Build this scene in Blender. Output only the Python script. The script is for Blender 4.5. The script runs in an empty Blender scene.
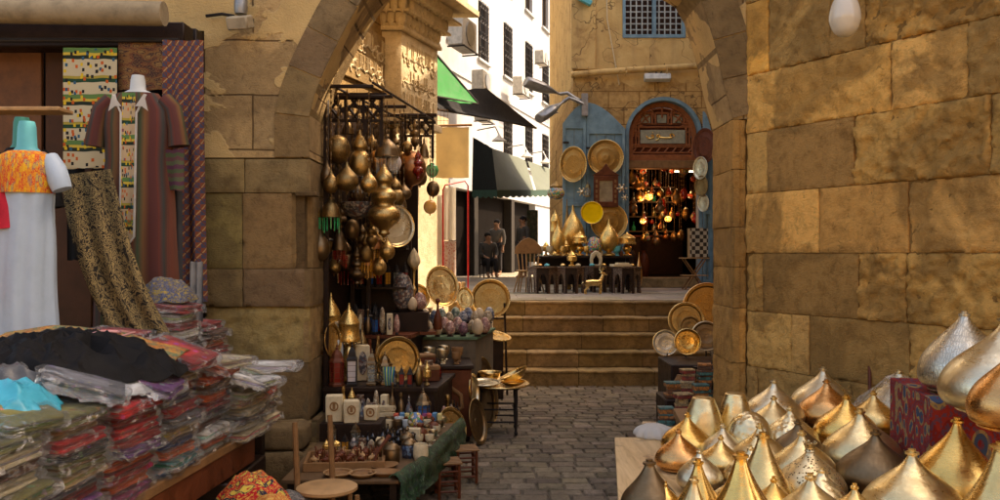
import bpy, bmesh, math, random
from math import radians, sin, cos, pi, sqrt
from mathutils import Vector, Matrix, noise, Euler
from mathutils.geometry import tessellate_polygon
R = random.Random(7)
sc = bpy.context.scene
COL = sc.collection
# ---------------------------------------------------------------- camera, world, sun, exposure
EYE = 1.72
F = 850.0
cam = bpy.data.cameras.new('camera'); camo = bpy.data.objects.new('camera', cam); COL.objects.link(camo)
camo.location = (0, 0, EYE); camo.rotation_euler = (radians(90), 0, 0)
cam.sensor_width = 36; cam.lens = 36 * F / 1000; cam.shift_y = 0.003; cam.clip_end = 500; cam.clip_start = 0.05
sc.camera = camo
SUN_AZ = math.atan2(1.0, 0.36)          # direction towards the sun: right and a little beyond
SUN_EL = radians(52)
w = bpy.data.worlds.new('World'); sc.world = w; w.use_nodes = True
nt = w.node_tree; bg = nt.nodes['Background']
sky = nt.nodes.new('ShaderNodeTexSky'); sky.sky_type = 'NISHITA'; sky.sun_disc = False
sky.sun_elevation = SUN_EL; sky.sun_rotation = SUN_AZ; sky.dust_density = 6; sky.air_density = 1.2; sky.ozone_density = 0.5
nt.links.new(sky.outputs[0], bg.inputs[0]); bg.inputs[1].default_value = 0.12
sun = bpy.data.lights.new('sun', 'SUN'); sun.energy = 2.8; sun.angle = radians(0.6); sun.color = (1, 0.86, 0.66)
suno = bpy.data.objects.new('sun', sun); COL.objects.link(suno)
sdir = Vector((sin(SUN_AZ) * cos(SUN_EL), cos(SUN_AZ) * cos(SUN_EL), sin(SUN_EL)))
suno.rotation_euler = sdir.to_track_quat('Z', 'Y').to_euler(); suno.location = (10, 5, 15)
sc.view_settings.view_transform = 'Standard'; sc.view_settings.look = 'None'
sc.view_settings.gamma = 1; sc.view_settings.use_curve_mapping = False
sc.view_settings.exposure = 1.85
try:
    sc.view_settings.use_white_balance = True
    sc.view_settings.white_balance_temperature = 7600
    sc.view_settings.white_balance_tint = 16
except Exception: pass
sc.render.engine = 'CYCLES'
sc.cycles.use_denoising = True
sc.cycles.max_bounces = 7; sc.cycles.diffuse_bounces = 4; sc.cycles.glossy_bounces = 3; sc.cycles.transparent_max_bounces = 10
sc.cycles.sample_clamp_indirect = 4

# ---------------------------------------------------------------- helpers
def P(x, y, Y):
    return Vector(((x - 500) * Y / F, Y, EYE - (y - 253) * Y / F))
def G(x, y, z):
    """point at height z seen at picture position x, y"""
    Y = (EYE - z) * F / (y - 253.0)
    return Vector(((x - 500) * Y / F, Y, z))

class M:
    def __init__(s): s.v = []; s.f = []; s.t = []; s.u = []; s.mi = []; s.X = Matrix.Identity(4); s.m = 0; s.tint = (1, 1, 1)
    def vs(s, pts, uvs=None, tint=None):
        b = len(s.v)
        for i, p in enumerate(pts):
            s.v.append(s.X @ Vector(p)); s.t.append(tint or s.tint); s.u.append(uvs[i] if uvs else (0, 0))
        return b
    def fs(s, fl, b=0):
        for f in fl: s.f.append([i + b for i in f]); s.mi.append(s.m)
    def box(s, c, d, rz=0, rot=None):
        c = Vector(c); h = Vector(d) / 2
        r = rot if rot is not None else Matrix.Rotation(rz, 3, 'Z')
        b = s.vs([c + r @ Vector((h.x * i, h.y * j, h.z * k)) for i in (-1, 1) for j in (-1, 1) for k in (-1, 1)])
        s.fs([(0, 1, 3, 2), (4, 6, 7, 5), (0, 4, 5, 1), (2, 3, 7, 6), (0, 2, 6, 4), (1, 5, 7, 3)], b)
        return s
    def box2(s, a, b_):
        a = Vector(a); b_ = Vector(b_); return s.box((a + b_) / 2, [abs(x) for x in (b_ - a)])
    def lathe(s, prof, seg=24, c=(0, 0, 0), rot=None, fn=None, sx=1, sy=1):
        """profile of (r, z) from bottom to top; closed by caps where r > 0"""
        c = Vector(c); rot = rot or Matrix.Identity(3)
        b0 = len(s.v); n = len(prof)
        for (r, z) in prof:
            pts = []
            for i in range(seg):
                a = 2 * pi * i / seg
                k = fn(a, z) if fn else 1
                pts.append(c + rot @ Vector((r * k * cos(a) * sx, r * k * sin(a) * sy, z)))
            s.vs(pts, [(i / seg, z) for i in range(seg)])
        fl = []
        for j in range(n - 1):
            for i in range(seg):
                i2 = (i + 1) % seg
                fl.append((b0 + j * seg + i, b0 + j * seg + i2, b0 + (j + 1) * seg + i2, b0 + (j + 1) * seg + i))
        if prof[0][0] > 1e-5: fl.append(tuple(b0 + i for i in reversed(range(seg))))
        if prof[-1][0] > 1e-5: fl.append(tuple(b0 + (n - 1) * seg + i for i in range(seg)))
        s.fs(fl)
        return s
    def tube(s, pts, r, seg=8, close=False, flat=1):
        pts = [Vector(p) for p in pts]; n = len(pts)
        rr = r if isinstance(r, (list, tuple)) else [r] * n
        up = None; b0 = len(s.v)
        for i, p in enumerate(pts):
            if close: t = pts[(i + 1) % n] - pts[i - 1]
            else: t = (pts[min(i + 1, n - 1)] - pts[max(i - 1, 0)])
            t = t.normalized() if t.length > 1e-9 else Vector((0, 0, 1))
            if up is None: up = t.orthogonal().normalized()
            up = (up - t * up.dot(t)); up = up.normalized() if up.length > 1e-6 else t.orthogonal().normalized()
            w_ = t.cross(up)
            s.vs([p + (up * cos(2 * pi * k / seg) + w_ * sin(2 * pi * k / seg) * flat) * rr[i] for k in range(seg)], [(k / seg, i / max(1, n - 1)) for k in range(seg)])
        fl = []
        for j in range(n if close else n - 1):
            a = b0 + j * seg; c = b0 + ((j + 1) % n) * seg
            for k in range(seg):
                k2 = (k + 1) % seg; fl.append((a + k, a + k2, c + k2, c + k))
        if not close:
            fl.append(tuple(b0 + k for k in reversed(range(seg)))); fl.append(tuple(b0 + (n - 1) * seg + k for k in range(seg)))
        s.fs(fl); return s
    def ball(s, c, r, seg=14, sx=1, sy=1, sz=1):
        n = max(6, seg // 2 + 1)
        return s.lathe([(r * sin(pi * j / n), -r * sz * cos(pi * j / n)) for j in range(n + 1)], seg, c, sx=sx, sy=sy)
    def grid(s, fn, nu, nv, tintf=None):
        b = len(s.v)
        for j in range(nv + 1):
            for i in range(nu + 1):
                u, v = i / nu, j / nv
                s.vs([fn(u, v)], [(u, v)], tintf(u, v) if tintf else None)
        w_ = nu + 1
        s.fs([(b + j * w_ + i, b + j * w_ + i + 1, b + (j + 1) * w_ + i + 1, b + (j + 1) * w_ + i) for j in range(nv) for i in range(nu)])
        return s
    def prism(s, outer, holes, t, o=(0, 0, 0), ux=(1, 0, 0), uy=(0, 0, 1)):
        """flat slab with holes, outline in the (ux, uy) plane at o, thickness t along ux x uy (centred)"""
        o = Vector(o); ux = Vector(ux); uy = Vector(uy); nn = ux.cross(uy).normalized()
        loops = [outer] + list(holes)
        tri = tessellate_polygon([[Vector((p[0], p[1], 0)) for p in l] for l in loops])
        flat = [p for l in loops for p in l]; n = len(flat)
        uvs = [(p[0], p[1]) for p in flat]
        b = s.vs([o + ux * p[0] + uy * p[1] + nn * (t / 2) for p in flat], uvs)
        s.vs([o + ux * p[0] + uy * p[1] - nn * (t / 2) for p in flat], uvs)
        fl = []
        for q in tri:
            A, B, C = (Vector((flat[i][0], flat[i][1], 0)) for i in q)
            q = tuple(q) if (B - A).cross(C - A).z > 0 else tuple(reversed(q))
            fl.append(q); fl.append(tuple(n + i for i in reversed(q)))
        k = 0
        for l in loops:
            m = len(l); area = sum(l[i][0] * l[(i + 1) % m][1] - l[(i + 1) % m][0] * l[i][1] for i in range(m))
            outer_l = (k == 0)
            for i in range(m):
                i2 = (i + 1) % m
                q = (k + i, k + n + i, k + n + i2, k + i2)
                if (area > 0) != outer_l: q = tuple(reversed(q))
                fl.append(q)
            k += m
        s.fs(fl, b); return s
    def loft(s, rings, seg=28, caps=True):
        """rings: (centre, rx, ry, foldamp, nfolds, phase[, tiltaxis]) horizontal ellipses from top to bottom"""
        b0 = len(s.v); n = len(rings)
        for j, g in enumerate(rings):
            c, rx, ry, fa, nf, ph = g[:6]; c = Vector(c)
            pts = []; uvs = []
            for i in range(seg):
                a = 2 * pi * i / seg
                k = 1 + fa * (cos(nf * a + ph) + .5 * cos((nf * 1.7) // 1 * a + ph * 2))
                pts.append(c + Vector((rx * k * cos(a), ry * k * sin(a), 0)))
                uvs.append((.5 + .5 * cos(a), j / (n - 1)))
            s.vs(pts, uvs)
        fl = []
        for j in range(n - 1):
            for i in range(seg):
                i2 = (i + 1) % seg
                fl.append((b0 + (j + 1) * seg + i, b0 + (j + 1) * seg + i2, b0 + j * seg + i2, b0 + j * seg + i))
        if caps:
            fl.append(tuple(b0 + i for i in range(seg))); fl.append(tuple(b0 + (n - 1) * seg + i for i in reversed(range(seg))))
        s.fs(fl); return s
    def mesh(s, name, mats, bevel=0, smooth=40, bseg=1):
        me = bpy.data.meshes.new(name)
        me.from_pydata([tuple(p) for p in s.v], [], s.f)
        at = me.attributes.new('tint', 'FLOAT_COLOR', 'POINT')
        at.data.foreach_set('color', [c for t in s.t for c in (t[0], t[1], t[2], 1)])
        uv = me.uv_layers.new(name='UVMap')
        li = [0] * len(me.loops); me.loops.foreach_get('vertex_index', li)
        uv.data.foreach_set('uv', [c for i in li for c in s.u[i]])
        me.polygons.foreach_set('material_index', s.mi)
        for m in (mats if isinstance(mats, (list, tuple)) else [mats]): me.materials.append(m)
        if bevel:
            bm = bmesh.new(); bm.from_mesh(me)
            es = [e for e in bm.edges if len(e.link_faces) == 2 and e.calc_face_angle(0) > radians(35)]
            bmesh.ops.bevel(bm, geom=es, offset=bevel, segments=bseg, affect='EDGES', profile=.6, clamp_overlap=True)
            bm.to_mesh(me); bm.free()
        if smooth:
            me.polygons.foreach_set('use_smooth', [True] * len(me.polygons))
            me.set_sharp_from_angle(angle=radians(smooth))
        me.update()
        return me

def thing(name, label, cat, loc=(0, 0, 0), rz=0, group=None, sc_=1):
    o = bpy.data.objects.new(name, None); COL.objects.link(o); o.empty_display_size = .1
    o.location = loc; o.rotation_euler = (0, 0, rz); o.scale = (sc_,) * 3
    o['label'] = label; o['category'] = cat
    if group: o['group'] = group
    return o
def part(par, name, mb, mats, bevel=0, smooth=40, label=None, bseg=1):
    o = bpy.data.objects.new(name, mb.mesh(name, mats, bevel, smooth, bseg)); COL.objects.link(o)
    if par is not None: o.parent = par
    if label: o['label'] = label
    return o
def single(name, mb, mats, label, cat, loc=(0, 0, 0), rz=0, group=None, bevel=0, smooth=40, bseg=1):
    o = part(None, name, mb, mats, bevel, smooth, bseg=bseg); o.location = loc; o.rotation_euler = (0, 0, rz)
    o['label'] = label; o['category'] = cat
    if group: o['group'] = group
    return o
def struct(name, mb, mats, bevel=0, smooth=40, kind='structure'):
    o = part(None, name, mb, mats, bevel, smooth); o['kind'] = kind; return o
def dup(root, loc, rz=None, label=None, scale=None, group=None, mats=None):
    r = root.copy(); COL.objects.link(r); r.location = loc
    if rz is not None: r.rotation_euler = (0, 0, rz)
    if scale: r.scale = (scale,) * 3 if not isinstance(scale, (list, tuple)) else scale
    if label: r['label'] = label
    if group: r['group'] = group
    def rec(a, b):
        for ch in list(a.children):
            c = ch.copy(); COL.objects.link(c); c.parent = b
            if mats and ch.name.split('.')[0] in mats:
                c.material_slots[0].link = 'OBJECT'; c.material_slots[0].material = mats[ch.name.split('.')[0]]
            rec(ch, c)
    bpy.context.view_layer.update()
    rec(root, r)
    if mats and root.type == 'MESH' and 'self' in mats:
        r.material_slots[0].link = 'OBJECT'; r.material_slots[0].material = mats['self']
    return r

# ---------------------------------------------------------------- materials
class NT:
    def __init__(s, name):
        s.mat = bpy.data.materials.new(name); s.mat.use_nodes = True; s.t = s.mat.node_tree; s.N = s.t.nodes
        s.b = s.N['Principled BSDF']
    def n(s, typ, ins=None, **kw):
        x = s.N.new('ShaderNode' + typ)
        for k, v in kw.items(): setattr(x, k, v)
        for k, v in (ins or {}).items():
            if hasattr(v, 'is_output') or isinstance(v, bpy.types.NodeSocket): s.t.links.new(v, x.inputs[k])
            else: x.inputs[k].default_value = v
        return x
    def set(s, **kw):
        for k, v in kw.items():
            k = {'color': 'Base Color', 'rough': 'Roughness', 'metal': 'Metallic', 'normal': 'Normal', 'alpha': 'Alpha', 'trans': 'Transmission Weight', 'ior': 'IOR',
                 'emit': 'Emission Color', 'estr': 'Emission Strength', 'sheen': 'Sheen Weight', 'coat': 'Coat Weight', 'spec': 'Specular IOR Level', 'sss': 'Subsurface Weight'}[k]
            if isinstance(v, bpy.types.NodeSocket): s.t.links.new(v, s.b.inputs[k])
            else: s.b.inputs[k].default_value = v
        return s.mat
    def co(s, kind='Object', scale=1, rnd=True):
        tc = s.n('TexCoord'); out = tc.outputs[kind]
        if rnd:
            oi = s.n('ObjectInfo'); a = s.n('VectorMath', {0: oi.outputs['Random'], 1: (37, 17, 23)}, operation='MULTIPLY')
            a = s.n('VectorMath', {0: out, 1: a.outputs[0]}, operation='ADD'); out = a.outputs[0]
        if scale != 1:
            sv = scale if isinstance(scale, tuple) else (scale,) * 3
            a = s.n('VectorMath', {0: out, 1: sv}, operation='MULTIPLY'); out = a.outputs[0]
        return out
    def noise(s, v, scale, detail=4, rough=.6, dist=0):
        return s.n('TexNoise', {'Vector': v, 'Scale': scale, 'Detail': detail, 'Roughness': rough, 'Distortion': dist}).outputs[0]
    def ramp(s, fac, stops, interp='LINEAR'):
        r = s.n('ValToRGB', {'Fac': fac}); cr = r.color_ramp; cr.interpolation = interp
        while len(cr.elements) < len(stops): cr.elements.new(0.5)
        for e, (p, c) in zip(cr.elements, stops):
            e.position = p; e.color = (*c, 1) if len(c) == 3 else c
        return r.outputs[0]
    def mix(s, fac, a, b, mode='MIX'):
        m = s.n('Mix', None, data_type='RGBA', blend_type=mode)
        for k, v in ((0, fac), (6, a), (7, b)):
            if isinstance(v, bpy.types.NodeSocket): s.t.links.new(v, m.inputs[k])
            else: m.inputs[k].default_value = v if k == 0 else ((*v, 1) if len(v) == 3 else v)
        return m.outputs[2]
    def math(s, op, a, b=0, c=0): return s.n('Math', {0: a, 1: b, 2: c}, operation=op).outputs[0]
    def bump(s, h, strength=.4, dist=.01, normal=None):
        x = s.n('Bump', {'Height': h, 'Strength': strength, 'Distance': dist})
        if normal is not None: s.t.links.new(normal, x.inputs['Normal'])
        return x.outputs[0]
    def tint(s, c):
        a = s.n('Attribute', attribute_name='tint'); return s.mix(1.0, c, a.outputs['Color'], 'MULTIPLY')

def ramp3(f, c): return tuple(x * f for x in c)
MATS = {}
def plain(name, c, rough=.6, metal=0, var=.35, vs=9, bs=60, bump=.15, tint=False, c2=None, rv=0.15, **kw):
    if name in MATS: return MATS[name]
    s = NT(name); v = s.co()
    nz = s.noise(v, vs, 6, .65)
    col = s.ramp(nz, [(.3, ramp3(1 - var, c)), (.55, c), (.78, c2 or ramp3(1 + var * .5, c))])
    if tint: col = s.tint(col)
    kw.setdefault('spec', .22)
    n2 = s.noise(v, bs, 5, .6)
    r = s.n('MapRange', {0: nz, 1: .2, 2: .8, 3: max(.02, rough - rv), 4: min(1, rough + rv)}).outputs[0]
    s.set(color=col, rough=r, metal=metal, normal=s.bump(n2, bump, .01), **kw)
    MATS[name] = s.mat; return s.mat

def brass(name, c, rough=.28, dark=.35, bump=.25, bs=22, tarn=.5, pattern=None):
    if name in MATS: return MATS[name]
    s = NT(name); v = s.co()
    n1 = s.noise(v, 7, 8, .7, .4); n3 = s.noise(v, 60, 4, .6)
    f = s.ramp(n1, [(.42, (0, 0, 0)), (.72, (tarn,) * 3)])
    f2 = s.ramp(n3, [(.5, (0, 0, 0)), (.8, (tarn * .6,) * 3)])
    col = s.mix(f, c, ramp3(dark, (c[0], c[1] * .85, c[2] * .7)))
    col = s.mix(f2, col, ramp3(dark * 1.3, c))
    h = s.noise(v, bs, 3, .5)
    nrm = s.bump(h, bump, .01)
    if pattern == 'hammer':
        vo = s.n('TexVoronoi', {'Vector': v, 'Scale': 38.0}, feature='SMOOTH_F1')
        nrm = s.bump(vo.outputs['Distance'], .5, .012, nrm)
    if pattern == 'pierce':
        vo = s.n('TexVoronoi', {'Vector': v, 'Scale': 85.0}, feature='F1')
        k = s.ramp(vo.outputs['Distance'], [(.22, (0, 0, 0)), (.34, (1, 1, 1))])
        col = s.mix(k, (.03, .02, .01), col); nrm = s.bump(k, .7, .004, nrm)
    if pattern == 'engrave':
        vo = s.n('TexVoronoi', {'Vector': v, 'Scale': 26.0}, feature='DISTANCE_TO_EDGE')
        wv = s.n('TexWave', {'Vector': v, 'Scale': 30.0, 'Distortion': 9.0, 'Detail': 3.0})
        k = s.ramp(wv.outputs[1], [(.35, (0, 0, 0)), (.5, (1, 1, 1))])
        k2 = s.ramp(vo.outputs['Distance'], [(.02, (0, 0, 0)), (.06, (1, 1, 1))])
        kk = s.mix(1.0, k, k2, 'MULTIPLY')
        col = s.mix(s.mix(.45, (1, 1, 1), kk), ramp3(.35, c), col); nrm = s.bump(kk, .35, .003, nrm)
    scr = s.noise(s.co(scale=(1, 1, 9)), 30, 5, .7, .6)
    r = s.n('MapRange', {0: s.math('ADD', s.math('MULTIPLY', n1, .6), s.math('MULTIPLY', scr, .4)), 1: .32, 2: .68, 3: max(.08, rough - .14), 4: rough + .26}).outputs[0]
    nrm = s.bump(scr, .12, .004, nrm)
    s.set(color=col, rough=r, metal=1.0, normal=nrm); MATS[name] = s.mat; return s.mat

def stone(name, c, dk, tint=True, scale=1.0, bump=.7, stain=.5, plaster=None, brick=None):
    """weathered limestone; tint carries the colour of each block"""
    s = NT(name); v = s.co(rnd=False)
    big = s.noise(v, 1.3 * scale, 6, .6, .6); mid = s.noise(v, 8 * scale, 10, .75, .3); fine = s.noise(v, 70, 6, .7); pit = s.noise(v, 22, 5, .65, 1.0)
    col = s.ramp(mid, [(.3, dk), (.5, c), (.72, ramp3(1.2, c))])
    if tint: col = s.tint(col)
    st = s.ramp(big, [(.46, (0, 0, 0)), (.54, (stain,) * 3), (.7, (stain * .4,) * 3)])
    col = s.mix(st, col, ramp3(.62, dk))
    pt = s.ramp(pit, [(.30, (1, 1, 1)), (.40, (0, 0, 0))])
    col = s.mix(s.math('MULTIPLY', pt, .55), col, ramp3(.42, dk))
    h = s.math('ADD', s.math('MULTIPLY', pit, .8), s.math('MULTIPLY', fine, .35))
    h = s.math('ADD', h, s.math('MULTIPLY', mid, .5))
    h = s.math('ADD', h, s.math('MULTIPLY', s.noise(s.co(rnd=False, scale=(1, 1, 2.5)), 38, 4, .7, .5), .55))
    if brick:
        bw, bh = brick
        tc = s.n('TexCoord'); vv = s.n('VectorMath', {0: tc.outputs['UV'], 1: s.n('VectorMath', {0: s.n('TexNoise', {'Vector': v, 'Scale': 2.5}).outputs[1], 1: (.03, .03, 0)}, operation='MULTIPLY').outputs[0]}, operation='ADD').outputs[0]
        bt = s.n('TexBrick', {'Vector': vv, 'Scale': 1.0, 'Mortar Size': .008, 'Mortar Smooth': .4, 'Bias': 0.0, 'Brick Width': bw, 'Row Height': bh, 'Color1': (.78, .78, .78, 1), 'Color2': (1.12, 1.08, 1.0, 1), 'Mortar': (.35, .3, .25, 1)})
        if plaster:
            # render coat covering the blocks in irregular areas
            pm = s.ramp(s.noise(v, .9, 5, .55, .8), [(.49, (0, 0, 0)), (.5, (1, 1, 1))])
            col2 = s.mix(1.0, col, bt.outputs[0], 'MULTIPLY')
            pc = s.ramp(s.noise(v, 3, 6, .6), [(.3, ramp3(.8, plaster)), (.7, ramp3(1.1, plaster))])
            col = s.mix(pm, col2, pc)
            h = s.math('ADD', h, s.math('MULTIPLY', pm, .6))
            h = s.math('SUBTRACT', h, s.math('MULTIPLY', s.math('MULTIPLY', bt.outputs[1], s.math('SUBTRACT', 1.0, pm)), 1.3))
        else:
            col = s.mix(1.0, col, bt.outputs[0], 'MULTIPLY')
            h = s.math('SUBTRACT', h, s.math('MULTIPLY', bt.outputs[1], 1.3))
    s.set(color=col, rough=.92, spec=.25, normal=s.bump(h, bump, .02)); return s.mat

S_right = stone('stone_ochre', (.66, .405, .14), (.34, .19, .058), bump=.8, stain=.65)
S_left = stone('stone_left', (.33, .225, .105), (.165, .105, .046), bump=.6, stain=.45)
S_spand = stone('stone_spandrel', (.44, .31, .15), (.25, .165, .08), tint=True, brick=(.75, .42), plaster=(.60, .41, .17), bump=.6)
S_alley = stone('stone_alley', (.40, .27, .12), (.24, .145, .06), tint=True, brick=(.6, .34), bump=.6)
S_step = stone('stone_step', (.30, .205, .095), (.15, .10, .045), bump=.6, stain=.45, scale=1.6)
S_cobble = stone('stone_paving', (.19, .155, .11), (.09, .07, .048), bump=.8, stain=.3, scale=2)
S_pale = stone('stone_pale', (.70, .58, .38), (.50, .38, .22), bump=.5, stain=.3)
def stucco():
    s = NT('facade_stucco'); v = s.co(rnd=False)
    sep = s.n('SeparateXYZ', {0: v}); z = sep.outputs[2]
    edge = s.noise(v, 1.2, 6, .65, 1.0)
    zz = s.math('ADD', z, s.math('MULTIPLY', edge, 1.2))
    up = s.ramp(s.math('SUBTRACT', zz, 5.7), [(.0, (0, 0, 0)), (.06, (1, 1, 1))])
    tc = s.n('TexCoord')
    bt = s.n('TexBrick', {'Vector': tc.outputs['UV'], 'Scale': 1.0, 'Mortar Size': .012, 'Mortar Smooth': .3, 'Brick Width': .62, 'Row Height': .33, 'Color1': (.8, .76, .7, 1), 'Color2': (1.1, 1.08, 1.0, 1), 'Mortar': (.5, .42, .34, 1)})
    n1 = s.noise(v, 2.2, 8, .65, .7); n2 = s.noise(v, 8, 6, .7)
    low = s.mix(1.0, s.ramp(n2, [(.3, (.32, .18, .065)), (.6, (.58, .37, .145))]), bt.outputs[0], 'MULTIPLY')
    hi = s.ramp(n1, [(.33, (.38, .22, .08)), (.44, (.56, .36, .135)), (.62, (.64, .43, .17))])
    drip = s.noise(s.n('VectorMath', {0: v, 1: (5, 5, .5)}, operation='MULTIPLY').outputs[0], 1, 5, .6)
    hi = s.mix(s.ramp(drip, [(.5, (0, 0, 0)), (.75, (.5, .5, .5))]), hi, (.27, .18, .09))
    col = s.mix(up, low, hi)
    vo = s.n('TexVoronoi', {'Vector': s.n('VectorMath', {0: v, 1: s.n('TexNoise', {'Vector': v, 'Scale': 3.0}).outputs[1]}, operation='ADD').outputs[0], 'Scale': .9}, feature='DISTANCE_TO_EDGE')
    cr = s.ramp(vo.outputs['Distance'], [(.004, (1, 1, 1)), (.012, (0, 0, 0))])
    col = s.mix(s.math('MULTIPLY', cr, .7), col, (.1, .06, .03))
    h = s.math('ADD', s.math('MULTIPLY', n2, .6), s.math('MULTIPLY', up, .5))
    h = s.math('SUBTRACT', h, s.math('MULTIPLY', cr, .5))
    s.set(color=col, rough=.95, spec=.2, normal=s.bump(h, .6, .03)); return s.mat
S_fac = stucco()
WHITEW = plain('white_wall', (.44, .445, .45), .9, 0, .22, .9, 30, .2, spec=.2)
MORTAR = plain('mortar', (.16, .12, .075), .95, bump=.6)
B_bright = brass('brass_bright', (.86, .60, .24), .24)
B_gold = brass('brass_gold', (.88, .55, .16), .2, tarn=.35)
B_pale = brass('brass_pale', (.84, .66, .34), .27, tarn=.4)
B_silver = brass('metal_silvery', (.78, .68, .46), .29, tarn=.45)
B_hammer = brass('brass_hammered', (.82, .68, .40), .26, pattern='hammer', tarn=.3)
B_pierce = brass('brass_pierced', (.80, .64, .36), .32, pattern='pierce')
B_copper = brass('copper', (.74, .40, .15), .24, tarn=.4)
B_dark = brass('bronze_dark', (.22, .15, .08), .38, tarn=.4)
B_antique = brass('brass_antique', (.38, .25, .10), .34, tarn=.6, pattern='engrave')
B_engr = brass('brass_engraved', (.50, .31, .10), .3, pattern='engrave', tarn=.35)
B_engsil = brass('silver_engraved', (.70, .64, .50), .3, pattern='engrave', tarn=.35)
B_yellow = plain('yellow_enamel', (.88, .62, .01), .35, .3, .1)
IRON = plain('iron_dark', (.035, .03, .027), .55, .6)
STEEL = plain('steel_grey', (.32, .32, .31), .45, .7)
W_dark = plain('wood_dark', (.022, .011, .007), .5, 0, .4, 14, 80, .2)
W_red = plain('wood_red', (.13, .036, .014), .42, 0, .4, 12, 80, .2)
W_mid = plain('wood_mid', (.24, .125, .05), .5, 0, .35, 12, 80, .2)
W_tan = plain('wood_tan', (.42, .25, .11), .5, 0, .3, 12, 80, .2)
def plankwood():
    s = NT('plank_wood'); v = s.co(rnd=False, scale=(9, .9, 3))
    n = s.noise(v, 3, 7, .65, .8); n2 = s.noise(s.co(rnd=False), 5, 5, .6)
    col = s.ramp(n, [(.3, (.38, .23, .09)), (.5, (.56, .37, .17)), (.75, (.66, .46, .23))])
    k = s.ramp(n2, [(.60, (0, 0, 0)), (.68, (.8, .8, .8))]); col = s.mix(k, col, (.2, .1, .04))
    s.set(color=col, rough=.5, normal=s.bump(n, .25, .005)); return s.mat
W_plank = plankwood()
BLUE = plain('blue_paint', (.17, .28, .33), .65, 0, .35, 4, 50, .25, c2=(.27, .37, .39))
BLACKC = plain('black_cloth', (.006, .006, .0065), .7, bump=.2, spec=.12)
GREEN_T = plain('green_tarp', (.0, .22, .03), .6, 0, .2)
BLACK_T = plain('black_tarp', (.006, .006, .007), .85, 0, .3)
AWN = plain('awning_greygreen', (.11, .13, .10), .75, 0, .2, 3)
AWN_D = plain('awning_trim', (.03, .07, .05), .8)
TANC = plain('tan_sheet', (.74, .62, .38), .85, 0, .15, 3)
WHITEC = plain('white_cloth', (.78, .76, .70), .85, 0, .1, 6, 50, .25)
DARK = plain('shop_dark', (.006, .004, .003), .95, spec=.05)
BROWNP = plain('shop_brown_panel', (.07, .03, .014), .6, vs=4)
CREAM = plain('cream_bone', (.60, .50, .31), .5, 0, .2, 30)
PLASTERW = plain('plastic_white', (.7, .69, .64), .5)
SKIN = plain('skin', (.36, .20, .12), .55, var=.1)
HAIR = plain('hair_black', (.012, .01, .009), .7)
RED_P = plain('red_paint', (.5, .02, .02), .45)
TURQ = plain('turquoise_paint', (.10, .42, .46), .45, var=.12)
TEAL = plain('teal_green_paint', (.04, .22, .17), .5, var=.12)
GREYP = plain('mannequin_grey', (.52, .56, .55), .4, var=.08)
def glass(name, c, rough=.08, alpha=.45, estr=0):
    s = NT(name); s.set(color=(*c, 1), rough=rough, alpha=alpha, spec=.8)
    if estr: s.set(emit=(*c, 1), estr=estr)
    s.mat.blend_method = 'BLEND' if hasattr(s.mat, 'blend_method') else None
    return s.mat
G_clear = glass('glass_clear', (.5, .55, .5), .05, .35)
G_green = glass('glass_green', (.02, .45, .16), .1, .75)
G_amber = glass('glass_amber', (.75, .35, .04), .12, .8)
G_red = glass('glass_red', (.26, .015, .01), .12, .85)
G_white = glass('glass_white', (.75, .68, .66), .12, .75)
G_blue = glass('glass_blue', (.03, .12, .35), .1, .8)
G_lit_r = glass('glass_lit_red', (1.0, .12, .02), .2, 1, .7)
G_lit_o = glass('glass_lit_orange', (1.0, .40, .08), .2, 1, 1.6)
G_lit_w = glass('bulb_lit', (1.0, .78, .45), .2, 1, 3)
G_win = glass('window_glass', (.03, .04, .045), .08, 1)
def plastic():
    """thin crinkled clear film: see-through face on, shiny on its creases"""
    s = NT('plastic_wrap'); v = s.co()
    n = s.noise(v, 20, 6, .7, 1.5)
    nr = s.bump(n, 1.0, .05)
    lw = s.n('LayerWeight', {'Blend': .4, 'Normal': nr}).outputs[0]
    k = s.ramp(s.noise(v, 11, 5, .7, 1.0), [(.54, (0, 0, 0)), (.62, (.55,) * 3)])
    f = s.math('ADD', s.math('MULTIPLY', lw, .55), s.math('ADD', k, .02)); f = s.n('Clamp', {0: f}).outputs[0]
    tr = s.n('BsdfTransparent', {0: (.99, .99, .985, 1)}).outputs[0]
    gl = s.n('BsdfGlossy', {'Color': (.95, .95, .93, 1), 'Roughness': .10, 'Normal': nr}).outputs[0]
    df = s.n('BsdfDiffuse', {'Color': (.6, .6, .58, 1)}).outputs[0]
    m0 = s.n('MixShader', {0: .08, 1: gl, 2: df}).outputs[0]
    m = s.n('MixShader', {0: f, 1: tr, 2: m0}).outputs[0]
    o = s.N['Material Output']; s.t.links.new(m, o.inputs[0]); s.N.remove(s.b); return s.mat
PLASTIC = plastic()
def mosaic(name, cols, scale=60, rough=.35):
    s = NT(name); v = s.co()
    vo = s.n('TexVoronoi', {'Vector': v, 'Scale': float(scale)}, feature='F1')
    sp = s.n('SeparateColor', {0: vo.outputs['Color']}).outputs[0]
    col = s.ramp(sp, [(i / len(cols), c) for i, c in enumerate(cols)], 'CONSTANT')
    ed = s.n('TexVoronoi', {'Vector': v, 'Scale': float(scale)}, feature='DISTANCE_TO_EDGE')
    k = s.ramp(ed.outputs['Distance'], [(.03, (1, 1, 1)), (.09, (0, 0, 0))])
    col = s.mix(s.math('MULTIPLY', k, .7), col, (.05, .04, .03))
    s.set(color=col, rough=rough, normal=s.bump(k, .4, .003)); return s.mat
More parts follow.
